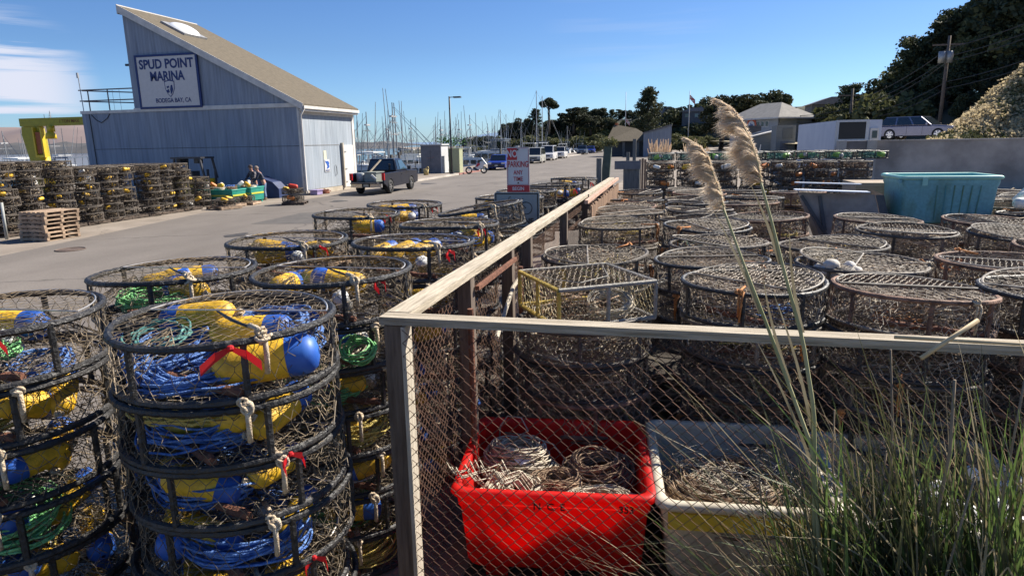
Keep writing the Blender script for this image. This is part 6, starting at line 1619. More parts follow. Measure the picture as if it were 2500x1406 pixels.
# cab
b = MB(); lo = [(-.93, -.66), (.93, -.66), (.93, 1.32), (-.93, 1.32)]; hi = [(-.74, -.50), (.74, -.50), (.74, .55), (-.74, .55)]
b.add([(x, y, 1.20) for x, y in lo] + [(x, y, 1.90) for x, y in hi], [(4, 5, 6, 7), (0, 1, 5, 4), (1, 2, 6, 5), (2, 3, 7, 6), (3, 0, 4, 7), (3, 2, 1, 0)])
o = b.build('cab', PNAVY, pu); v = o.modifiers.new('bevel', 'BEVEL'); v.width = .06; v.segments = 3
pick_part('cab_lower', [(-.66, .68), (1.25, .68), (1.25, 1.2), (-.66, 1.2)], -Wp / 2 + .101, Wp / 2 - .101, PNAVY, 0)
def glass_q(nm, P, m=GLASS):
    A = [Vector(q) for q in P]; n_ = (A[1] - A[0]).cross(A[3] - A[0]).normalized(); Q = [q + n_ * .02 for q in A]
    bb = MB(); bb.add([tuple(q) for q in Q] + [tuple(q - n_ * .012) for q in Q], [(0, 1, 2, 3), (7, 6, 5, 4), (0, 4, 5, 1), (1, 5, 6, 2), (2, 6, 7, 3), (3, 7, 4, 0)]); bb.build(nm, m, pu)
def onside(s, y, z):
    f = (z - 1.20) / .70; return (s * (.93 - .19 * f), y, z)
glass_q('rear_window', [(-.76, -.645, 1.27), (.76, -.645, 1.27), (.68, -.53, 1.80), (-.68, -.53, 1.80)])
glass_q('windshield', [(.84, 1.27, 1.25), (-.84, 1.27, 1.25), (-.68, .62, 1.82), (.68, .62, 1.82)])
glass_q('side_window', [onside(1, -.50, 1.28), onside(1, -.12, 1.28), onside(1, -.12, 1.80), onside(1, -.42, 1.80)], GLASS)
glass_q('side_window', [onside(1, -.04, 1.28), onside(1, 1.05, 1.28), onside(1, .55, 1.80), onside(1, -.04, 1.80)], GLASS_L)
glass_q('side_window', [onside(-1, 1.05, 1.28), onside(-1, -.04, 1.28), onside(-1, -.04, 1.80), onside(-1, .55, 1.80)])
for s in (-1, 1):
    wheel(pu, s * (Wp / 2 - .12), -1.75, .385, .26, s); wheel(pu, s * (Wp / 2 - .12), 1.62, .385, .26, s)
    b = MB(); b.cbox((s * (Wp / 2 - .04), -2.735, .98), (.16, .07, .38)); b.build('taillight', TAILR, pu)
    b = MB(); b.cbox((s * (Wp / 2 + .12), .95, 1.34), (.20, .12, .22)); b.build('mirror', DARK, pu)
    b = MB(); b.cbox((s * (Wp / 2 - .33), 2.78, .86), (.36, .06, .26)); b.build('headlight', LAMP_A, pu)
    b = MB(); b.cbox((s * (Wp / 2 - .42), -2.85, .50), (.66, .16, .20)); b.build('rear_bumper', CHROME, pu)
    b = MB(); b.box((s * Wp / 2 - .003, -.16, .50), (s * Wp / 2 + .003, -.145, 1.18)); b.box((s * Wp / 2 - .003, 1.12, .50), (s * Wp / 2 + .003, 1.135, 1.18)); b.build('door_gap', SIGN_BLACK, pu)
    b = MB(); b.cbox((s * (Wp / 2 + .01), .0, 1.02), (.03, .14, .035)); b.build('door_handle', PNAVY, pu)
b = MB(); b.cbox((0, -2.85, .50), (.48, .12, .18)); b.build('bumper_step', DARK, pu)
b = MB(); b.cbox((0, -2.93, .52), (.30, .01, .14)); b.build('number_plate', PLATE, pu)
b = MB(); b.box((-.80, -3.25, .62), (.80, -2.72, .68)); b.build('tailgate', DARK, pu)
ggp = 'gear loaded in the bed of the navy pickup'
b = MB(); b.box((-.15, -2.6, .7), (.55, -1.6, 1.18)); b.box((-.2, -2.65, 1.182), (.6, -1.55, 1.23)); o = tag(b.build('cargo_box', mat('grey_tool_box', (.22, .24, .22), .6, var=.1), None, False, (-16.35, 37, .006)), 'grey tool box in the bed of the navy pickup', 'box', ggp)
b = MB(); b.bar((-.05, -2.35, 1.1), (.25, -1.2, 1.85), .10, .04); tag(b.build('plank', mat('pale_plank', (.45, .37, .26), .8, var=.15), None, False, (-16.35, 37, .006)), 'pale plank sticking up out of the pickup bed', 'plank', ggp)
b = MB(); b.cbox((.5, -2.80, .98), (.36, .04, .10), (0, .7, 0)); tag(b.build('white_board', DOOR_W, None, False, (-16.35, 37, .006)), 'short white board at the back of the pickup bed', 'board', ggp)
b = MB(); b.lathe([(.01, 0), (.26, 0), (.26, .45), (.24, .47), (.01, .47)], 16, Matrix.Translation((-.55, -2.2, .7))); tag(b.build('bucket', mat('pale_bucket', (.42, .45, .45), .5, var=.1), None, True, (-16.35, 37, .006)), 'pale plastic bucket on the left side of the pickup bed', 'bucket', ggp)

car('blue hatchback with its nose towards the camera behind the motorcycle', 'parked_car', 'car', (-17.15, 67.6, .006), R(184), PBLUE, 4.2, 1.8, 1.50, .90, .86, .76, (.22, .60), .0, .04, .32)
car('silver minivan parked at the kerb right of the parking sign', 'parked_van', 'van', (-17.3, 87.5, .006), R(182), PSILV, 4.9, 1.95, 2.0, 1.08, 1.0, .86, (.06, .68), .0, .01, .35)
car('white camper van parked behind the silver minivan', 'parked_van', 'van', (-17.9, 100.5, .006), R(182), PWHITE, 5.2, 2.0, 2.15, 1.15, 1.05, .88, (.05, .70), .0, .01, .36)
car('pale pickup with a dark grille parked behind the white van', 'parked_truck', 'pickup truck', (-18.0, 112.0, .006), R(182), PWHITE, 5.3, 1.95, 1.85, 1.1, 1.12, .72, (.40, .60), .0, .34, .40)
car('slate grey pickup farther along the kerb', 'parked_truck', 'pickup truck', (-18.2, 143, .006), R(182), PSLATE, 5.4, 1.95, 1.85, 1.1, 1.1, .72, (.38, .60), .0, .32, .38)
car('dark blue car in the middle of the farthest three vehicles', 'parked_car', 'car', (-17.8, 155, .006), R(182), PBLUE, 4.5, 1.8, 1.6, .95, .9, .76, (.2, .6), .0, .05, .33)
car('white sport utility car last in the parked row', 'parked_car', 'car', (-17.2, 165, .006), R(182), PWHITE, 4.7, 1.9, 1.8, 1.05, 1.0, .78, (.1, .62), .0, .02, .36)
car('shiny dark silver vehicle on the raised ground behind the concrete wall', 'parked_car', 'car', (15.0, 47.2, 2.42), R(-128), PBLACK, 4.4, 1.85, 1.42, .88, .86, .74, (.12, .58), .0, .03, .36)
# motorcycle
mc = thing('motorcycle', 'white sport motorcycle with red trim parked beside the lamp post', 'motorcycle', (-17.0, 58.3, .006), R(-62))
for y in (-.68, .70):
    b = MB(); b.ring((0, 0, 0), .26, .065, 24, 7); b.xf(Matrix.Translation((0, y, .32)) @ Euler((0, PI / 2, 0)).to_matrix().to_4x4()); w = b.build('wheel', TYRE, mc, True)
    b = MB()
    for k in range(5): a = k * 2 * PI / 5; b.bar((0, y, .32), (0, y + .24 * math.cos(a), .32 + .24 * math.sin(a)), .03, .03, (1, 0, 0))
    b.build('rim', CHROME, w)
b = MB(); b.prism([(.15, .35), (.55, .50), (.72, .85), (.62, 1.12), (.42, 1.05), (.30, .88), (.02, .84), (-.12, .55)], 'x', -.16, .16); b.build('fairing', PWHITE, mc)
b = MB(); b.prism([(-.10, .60), (.05, .86), (.30, .93), (.32, .80), (.08, .62)], 'x', -.165, .165); b.build('tank', SIGN_RED, mc)
b = MB(); b.prism([(-.75, .88), (-.70, .78), (-.05, .74), (.0, .84), (-.40, .86), (-.72, .98)], 'x', -.11, .11); b.build('tail', PWHITE, mc)
b = MB(); b.prism([(-.50, .875), (-.1, .80), (.0, .86), (-.12, .90), (-.5, .93)], 'x', -.10, .10); b.build('saddle', SIGN_BLACK, mc)
b = MB(); b.box((-.14, -.28, .28), (.14, .22, .60)); b.build('engine', DARK, mc)
b = MB(); b.cyl((0, .70, .32), (0, .48, .98), .035, n=8); b.build('fork', GALV, mc)
b = MB(); b.cyl((.12, -.15, .32), (.16, -.82, .52), .05, .06, 8); b.build('exhaust', CHROME, mc)
b = MB(); b.tube([(-.32, .36, 1.0), (-.18, .46, 1.02), (.18, .46, 1.02), (.32, .36, 1.0)], .016, 6); b.build('handlebar', DARK, mc)
b = MB(); b.prism([(.48, 1.08), (.66, 1.12), (.44, 1.28)], 'x', -.12, .12); b.build('windscreen', GLASS_L, mc)

# lamp post, shed, cabinet, rail, bucket
ll = thing('lamp_post', 'tall dark street lamp with a single flat head beside the olive cabinet', 'street lamp', (-18.55, 56.0, 0))
b = MB(); b.cyl((0, 0, 0), (0, 0, 6.62), .085, .07, 10); b.build('pole', DARK, ll, True)
b = MB(); b.box((-.16, -.16, 0), (.16, .16, .28)); b.build('base', DARK, ll)
b = MB(); b.bar((.0, 0, 6.55), (.5, 0, 6.55), .06, .06); b.box((.4, -.18, 6.48), (1.02, .18, 6.60)); b.build('lamp_head', DARK, ll)
sh = thing('equipment_shed', 'grey double-door equipment shed with a pale side on the quay', 'shed', (-20.95, 58.5, .12))
b = MB(); b.box((-1.0, -.95, 0), (.88, .95, 2.45)); b.build('body', SHED, sh)
b = MB(); b.box((.882, -.95, 0), (.95, .95, 2.45)); b.build('side_panel', SHED_L, sh)
b = MB(); b.prism([(-1.1, 2.45), (1.05, 2.45), (1.05, 2.56), (-1.1, 2.53)], 'y', -1.05, 1.05); b.build('roof', SHED_L, sh)
for x in (-.96, -.02):
    b = MB(); b.box((x, -.975, .08), (x + .86, -.952, 2.36)); b.build('door', SHED, sh)
b = MB(); b.bar((-.02, -.985, 1.35), (.3, -.985, 1.45), .03, .03); b.bar((-.4, -.985, 1.35), (-.1, -.985, 1.35), .03, .03); b.build('door_handle', mat('reddish_handle', (.3, .15, .12), .7, var=.1), sh)
cb_ = thing('utility_cabinet', 'pale olive utility cabinet behind the lamp post', 'cabinet', (-19.05, 58.4, .12))
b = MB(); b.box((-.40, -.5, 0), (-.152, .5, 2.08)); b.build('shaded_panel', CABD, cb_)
b = MB(); b.box((-.15, -.5, 0), (.62, .5, 2.10)); b.build('body', CABI, cb_)
b = MB(); b.box((-.42, -.54, 2.10), (.66, .54, 2.16)); b.build('lid', CABI, cb_)
b = MB(); rs = np.random.RandomState(4); b.cards(np.array([-20.6, 62, 2.9]) + rs.normal(0, 1, (260, 3)) * np.array([.7, .4, .28]), .16); tag(b.build('shrub', GREENPLANT), 'green shrub showing above the roof of the grey shed', 'shrub')
rl = thing('quay_railing', 'dark pipe railing between the pickup and the grey shed', 'railing', (-21.6, 46, .12))
for i in range(5):
    b = MB(); b.cyl((.0, i * 2.3, 0), (.0, i * 2.3, 1.05), .035, n=6); b.build('railing_post', DARK, rl)
for z in (.55, 1.05):
    b = MB(); b.cyl((0, 0, z), (0, 9.4, z), .03, n=6); b.build('rail', DARK, rl)
b = MB(); b.lathe([(.01, 0), (.2, 0), (.24, .5), (.22, .5), (.18, .04), (.01, .04)], 14); b.tube([(-.1, 0, .4), (0, .1, .6), (.2, .0, .7), (.3, -.1, .5)], .04, 6); tag(b.build('rope_bucket', mat('tan_bucket', (.42, .33, .14), .8, var=.2), None, True, (-20.2, 54.0, .12)), 'tan bucket with rope standing before the grey shed', 'bucket')

# ================================================================== the wall of traps at the back of the yard
GW_ = 'traps in the tall wall at the back of the yard'
RK = ['front', 'second', 'third', 'fourth', 'back']
for r_ in range(5):
    ncol = 7 if r_ < 2 else 8
    for c in range(ncol):
        x = -.35 + 1.04 * c; y = 24.0 + 1.06 * r_
        lv = 7 if r_ < 2 else 8
        w = f'{RK[r_]} rank of the trap wall, {ORD[c]} from the fence'
        if r_ < 2: stack('rust', [20, 21, 22], x, y, .0, lv, w, GW_, jit=.05, skip=0 if r_ == 0 else 6)
        if lv == 8:
            place_trap('green', 30 + (c + r_) % 2, x, y, 7 * (TH + .001), c, f'green-roped top trap, {RK[r_]} rank of the wall, {ORD[c]} from the fence', 'green-roped traps on top of the wall of traps')
gg1 = 'floats in the wall of traps'
for k in range(46):
    c = rnd.randrange(7); lv = rnd.randrange(2, 7); x = -.35 + 1.04 * c; a = rnd.uniform(-2.6, -.4); kind = rnd.choice(['of', 'of', 'wf', 'of', 'yf'])
    buoy(kind, (x + .42 * math.cos(a), 24 + .42 * math.sin(a), lv * .276 + .14), (rnd.uniform(-.4, .4), rnd.uniform(-.4, .4), a + 1.57), f'{dict(yf="yellow", wf="white", of="orange")[kind]} float, {ORD[lv]} trap up in the {ORD[c]} stack of the wall', gg1, rnd.uniform(.7, 1.0))
for k in range(26):
    c = rnd.randrange(8); r_ = 2 + rnd.randrange(3); x = -.35 + 1.04 * c; a = rnd.uniform(-2.6, -.4)
    buoy('gf', (x + .32 * math.cos(a), 24 + 1.06 * r_ + .4 * math.sin(a), 7 * .276 + .15), (rnd.uniform(-.4, .4), rnd.uniform(-.4, .4), a + 1.57), f'lime green float on the {RK[r_]} rank of the trap wall, {ORD[c]} stack', 'lime green floats on top of the wall of traps', rnd.uniform(.85, 1.1))
for k in range(9): buoy('wf', (5.0 + .12 * k, 11.0 + .3 * (k % 4), 1.72 + .05 * (k % 2)), (.4 * k, .3 * k, k), f'{ORD[k]} white float on the yard traps right of the teal bin', 'white floats right of the teal bin', 1.0)

# ================================================================== trailer, screens, buildings on the right
t = thing('refrigerated_trailer', 'pale blue-white box trailer with a dark front panel behind the wall of traps', 'trailer', (9.12, 41.9, 0))
b = MB(); b.box((0, .08, .55), (2.35, 12, 3.60)); b.build('box', TRAILER, t)
b = MB(); b.box((-.03, .0, .5), (.12, .078, 3.62)); b.box((1.52, .0, .5), (1.68, .078, 3.62)); b.box((.121, .0, 2.44), (1.519, .078, 2.56)); b.box((.121, 0, 3.50), (1.519, .078, 3.62)); b.build('front_frame', SHED_L, t)
b = MB(); b.box((.125, .03, 2.565), (1.515, .075, 3.495)); b.build('dark_panel', SIGN_BLACK, t)
b = MB(); b.box((.125, .03, .5), (1.515, .075, 2.435)); b.build('lower_panel', SHED, t)
b = MB(); b.box((-.05, .2, .0), (.1, .5, .54)); b.box((-.05, 11, 0), (.1, 12.5, .54)); b.build('landing_gear', DARK, t)
b = MB(); b.cyl((-.05, -.05, .6), (-.05, -.05, 3.55), .03, n=6); b.build('corner_pipe', SHED_L, t)
o = thing('meter_box', 'small pale box on a post right of the dark trailer panel', 'meter box', (11.1, 42.0, 2.2))
b = MB(); b.box((-.22, -.1, .25), (.22, .1, .95)); b.build('box', TRIM, o)
b = MB(); b.box((-.12, -.12, .4), (.14, -.105, .8)); b.build('window', GLASS, o)
b = MB(); b.box((-.05, -.05, 0), (.05, .05, .248)); b.build('post', GALV, o)
# office building with a hipped roof and a round emblem
ob = thing('office_building', 'grey two-storey office building with a hipped tan roof and a round orange emblem', 'building', (10.6, 74, 0))
a_ = math.atan2(.83, -.55)
A = Vector((-.55, .83, 0)).normalized(); B_ = Vector((.83, .55, 0)).normalized()
def pp(u, v, z): q = A * u + B_ * v; return (q.x, q.y, z)
La, Lb, ez = 7.6, 4.3, 4.75
def wallq(nm, u0, v0, u1, v1, z0, z1, m, off=0.0, par=ob, th=.12):
    d = Vector(pp(u1 - u0, v1 - v0, 0)); n_ = Vector((d.y, -d.x, 0)).normalized() if True else 0
    P0 = Vector(pp(u0, v0, 0)); P1 = Vector(pp(u1, v1, 0))
    if n_.dot(Vector((-10.6, -74, 0))) < 0: n_ = -n_
    f = [P0 + n_ * off, P1 + n_ * off, P1 + n_ * (off - th), P0 + n_ * (off - th)]
    bb = MB(); bb.add([(q.x, q.y, z0) for q in f] + [(q.x, q.y, z1) for q in f], [(3, 2, 1, 0), (4, 5, 6, 7), (0, 1, 5, 4), (1, 2, 6, 5), (2, 3, 7, 6), (3, 0, 4, 7)])
    return bb.build(nm, m, par)
wallq('wall', 0, 0, La, 0, 0, ez, BWALL_L); wallq('wall', 0, 0, 0, Lb, 0, ez, BWALL)
wallq('wall', La, 0, La, Lb, 0, ez, BWALL, th=-.12); wallq('wall', 0, Lb, La, Lb, 0, ez, BWALL, th=-.12)
ov = .5; rz_ = 6.35
c4 = [pp(-ov, -ov, ez), pp(La + ov, -ov, ez), pp(La + ov, Lb + ov, ez), pp(-ov, Lb + ov, ez)]
r1_, r2_ = pp(Lb / 2, Lb / 2, rz_), pp(La - Lb / 2, Lb / 2, rz_)
b = MB(); b.add(c4 + [r1_, r2_], [(0, 1, 5, 4), (1, 2, 5), (2, 3, 4, 5), (3, 0, 4), (3, 2, 1, 0)]); b.build('roof', ROOFG, ob)
b = MB()
for i in range(4): b.bar(Vector(c4[i]) + Vector((0, 0, -.07)), Vector(c4[(i + 1) % 4]) + Vector((0, 0, -.07)), .05, .15)
b.build('fascia', TRIM, ob)
for u in (1.7, 2.35, 3.0, 5.4): 
    w_ = wallq('window', u - .26, 0, u + .26, 0, 3.85, 4.45, TRIM, .03, th=.04); wallq('pane', u - .20, 0, u + .20, 0, 3.91, 4.39, GLASS, .04, par=w_, th=.012)
wallq('belt_board', 0, 0, La, 0, 3.3, 3.42, TRIM, .03, th=.04)
def disc(nm, u, r0, z, off, m, n=28, par=ob):
    c = Vector(pp(u, 0, z)); n_ = Vector((A.y, -A.x, 0)); 
    if n_.dot(Vector((-10.6, -74, 0))) < 0: n_ = -n_
    bb = MB(); bb.cyl(tuple(c + n_ * off), tuple(c + n_ * (off + .02)), r0, n=n); return bb.build(nm, m, par)
em = disc('emblem', 4.0, .78, 4.02, .06, EMB_O); disc('field', 4.0, .52, 4.02, .09, SIGN_W, par=em)
b = MB(); c = Vector(pp(4.0, 0, 4.02)); n_ = Vector((-.83, -.55, 0)) if False else None
nn_ = Vector((A.y, -A.x, 0)); nn_ = nn_ if nn_.dot(Vector((-10.6, -74, 0))) > 0 else -nn_
for (u0, z0, u1, z1, w) in ((-.3, -.05, .3, .05, .18), (0, .05, -.1, .3, .12), (.1, 0, .3, -.2, .1)):
    p0 = c + A * -u0 + nn_ * .13 + Vector((0, 0, z0)); p1 = c + A * -u1 + nn_ * .13 + Vector((0, 0, z1)); b.bar(p0, p1, w, .02, nn_)
b.build('emblem_figure', EMB_B, em)
b = MB(); b.cyl(pp(1.2, 3.2, 5.3), pp(1.2, 3.2, 5.8), .12, n=8); b.build('vent_pipe', DARK, ob)
lw = thing('lean_to', 'dark lean-to with a pale sloping roof edge below the office emblem', 'building', (6.9, 67, 0))
b = MB(); b.prism([(-.3, 0), (2.6, 0), (2.6, 3.30), (-.3, 2.62)], 'y', 0, 3); b.build('wall', BWALL, lw)
b = MB(); b.prism([(-.4, 2.62), (2.65, 3.32), (2.65, 3.42), (-.4, 2.70)], 'y', -.15, 3.1); b.build('roof', TRIM, lw)
b = MB(); b.prism([(-.2, 2.9), (1.6, 3.4), (1.6, 3.9), (-.2, 3.9)], 'y', 3.2, 3.3); b.build('shaded_panel', DARK, lw)
gw = thing('storage_container', 'grey-green storage container with a darker door in front of the office building', 'container', (8.75, 62, 0))
b = MB(); b.box((0, 0, 0), (1.55, 3, 3.75)); b.build('body', BWALL, gw)
b = MB(); b.box((.35, -.03, .1), (1.0, -.003, 2.4)); b.build('door', SHED, gw)
b = MB(); b.box((.5, -.05, 2.62), (1.3, -.003, 3.5)); b.build('hatch', mat('grey_green_hatch', (.13, .14, .135), .8, var=.1), gw)

# visitor hut and sheds at the bend of the road
hu = thing('open_shelter', 'open shelter with a broad tan roof at the bend of the road', 'shelter', (-6.7, 121, 0))
b = MB(); b.add([(-4.2, -4, 2.62), (4.1, -4, 2.62), (4.1, 4, 2.62), (-4.2, 4, 2.62), (-3.1, 0, 5.5), (.6, 0, 4.75), (-4.2, -4, 2.5), (4.1, -4, 2.5), (4.1, 4, 2.5), (-4.2, 4, 2.5)], [(0, 1, 5, 4), (1, 2, 5), (2, 3, 4, 5), (3, 0, 4), (9, 8, 7, 6), (0, 6, 7, 1), (1, 7, 8, 2), (2, 8, 9, 3), (3, 9, 6, 0)]); b.build('roof', ROOF, hu)
for x in (-3.6, -1.2, 1.2, 3.6):
    for y in (-3.4, 3.4):
        b = MB(); b.box((x - .2, y - .2, 0), (x + .2, y + .2, 2.49)); b.build('post', WOOD_GREY, hu)
b = MB(); b.box((-3.3, -1, 0), (3.3, 3, 2.48)); b.build('inner_wall', HOUSE_G, hu)
b = MB(); b.box((-3.0, -.1, 4.9), (-2.5, .3, 5.75)); b.build('chimney', ORANGE_D, hu)
sd2 = thing('shed_roof_building', 'blue-grey shed-roofed building right of the open shelter', 'building', (-2.2, 115, 0))
b = MB(); b.prism([(-2.3, 0), (2.2, 0), (2.2, 5.0), (-2.3, 3.8)], 'y', 0, 6); b.build('wall', SIDING_F, sd2)
b = MB(); b.prism([(-2.5, 3.78), (2.3, 5.06), (2.3, 5.2), (-2.5, 3.9)], 'y', -.3, 6.3); b.build('roof', SHED, sd2)
hh = 'dark houses on the wooded bluff'
def house(x, y, z, w, d, h_, label, m=HOUSE_G, rm=SHED):
    t = thing('house', label, 'house', (x, y, z), 0, hh)
    b = MB(); b.box((-w / 2, -d / 2, -2), (w / 2, d / 2, h_)); b.build('wall', m, t)
    b = MB(); b.prism([(-w / 2 - .5, h_), (w / 2 + .5, h_), (w / 2 * .35, h_ + w * .13), (-w / 2 * .35, h_ + w * .13)], 'y', -d / 2 - .5, d / 2 + .5); b.build('roof', rm, t)
    for k in range(max(2, int(w / 3))):
        xx = -w / 2 + (k + .5) * w / max(2, int(w / 3)); b = MB(); b.box((xx - .6, -d / 2 - .06, h_ * .35), (xx + .6, -d / 2 - .003, h_ * .75)); b.build('window', GLASS_L if k % 2 else GLASS, t)
    b = MB(); b.box((w * .12, -.4, h_), (w * .12 + .8, .4, h_ + w * .13 + .7)); b.build('chimney', m, t)
house(-3.5, 262, 9.6, 14, 8, 2.6, 'long dark house on the bluff left of the flagpole')
house(8.5, 258, 9.4, 10, 8, 3.0, 'dark gabled house on the bluff right of the flagpole')
house(16, 262, 9.4, 9, 8, 3.6, 'tall dark house on the bluff before the round-headed pines')
house(27.5, 128, 6.3, 9, 6, 1.8, 'grey-roofed house on the slope right of the office building')

# flag poles, utility poles and cables
def flagpole(x, y, h_, label, fm, cross):
    t = thing('flagpole', label, 'flagpole', (x, y, 0))
    b = MB(); b.cyl((0, 0, 0), (0, 0, h_), .12, .06, 8); b.build('pole', MAST_W, t, True)
    b = MB(); P = [(.05 + .22 * i, .05 * math.sin(i * 1.5)) for i in range(6)]
    z1 = h_ * (.55 if cross else .93)
    for i in range(5): b.add([(P[i][0], P[i][1], z1 - .9 - .25 * i), (P[i + 1][0], P[i + 1][1], z1 - .95 - .25 * i), (P[i + 1][0], P[i + 1][1], z1 - .25 * i), (P[i][0], P[i][1], z1 - .2 * i)], [(0, 1, 2, 3)])
    b.build('flag', fm, t)
    if cross:
        b = MB(); b.cyl((-1.6, 0, h_ * .53), (1.6, 0, h_ * .53), .05, n=6); b.build('yard_arm', MAST_W, t)
FLAGM = mat('flag_red_white', (.45, .08, .08), .8, col2=(.55, .52, .52), scale=1.2, thr=(.48, .52), stretch=(.2, .2, 6))
flagpole(-12.4, 190, 15.6, 'flagpole with a cross yard behind the open shelter', FLAGM, True)
flagpole(3.5, 150, 12.7, 'flagpole flying a red and white flag left of the pampas plumes', FLAGM, False)
def upole(x, y, z, h_, label, box=False):
    t = thing('utility_pole', label, 'utility pole', (x, y, z))
    b = MB(); b.cyl((0, 0, 0), (0, 0, h_), .16, .11, 8); b.build('pole', POLEM, t, True)
    b = MB(); b.box((-1.1, -.06, h_ - .7), (1.1, .06, h_ - .58)); b.build('cross_arm', POLEM, t)
    if box:
        for dx in (-.45, .05):
            b = MB(); b.cyl((dx, -.25, h_ - 2.0), (dx, -.25, h_ - 1.15), .26, n=12); b.build('transformer', GALV, t, True)
    return t
upole(20.5, 60, 2.5, 7.6, 'utility pole with two grey transformers before the dark trees', True)
upole(16.8, 72, 1.0, 6.2, 'thin utility pole above the trailer', False)
b = MB()
def sag(b, p0, p1, s_, r=.03, n=14):
    t_ = np.linspace(0, 1, n); P0 = np.array(p0); P1 = np.array(p1); Q = P0 + (P1 - P0) * t_[:, None]; Q[:, 2] -= s_ * 4 * t_ * (1 - t_); b.tube(Q, r, 4, caps=False)
for k, (z0, z1, s_) in enumerate([(6.0, 9.2, .5), (5.2, 8.2, .6), (4.7, 6.7, .5), (4.4, 6.2, .6), (5.6, 8.6, .5)]):
    sag(b, (16.8 + .1 * k, 72, z0), (20.5 + .05 * k, 60, z1), s_); sag(b, (20.5, 60, z1), (27.5 + k * .1, 50, z1 + 3.2), .5)
for k in range(3): sag(b, (16.8, 72, 4.4 + .5 * k), (10.9, 76.5, 4.5 + .25 * k), .3)
tag(b.build('power_cables', WIRE), 'power cables sagging between the two utility poles', 'cable')

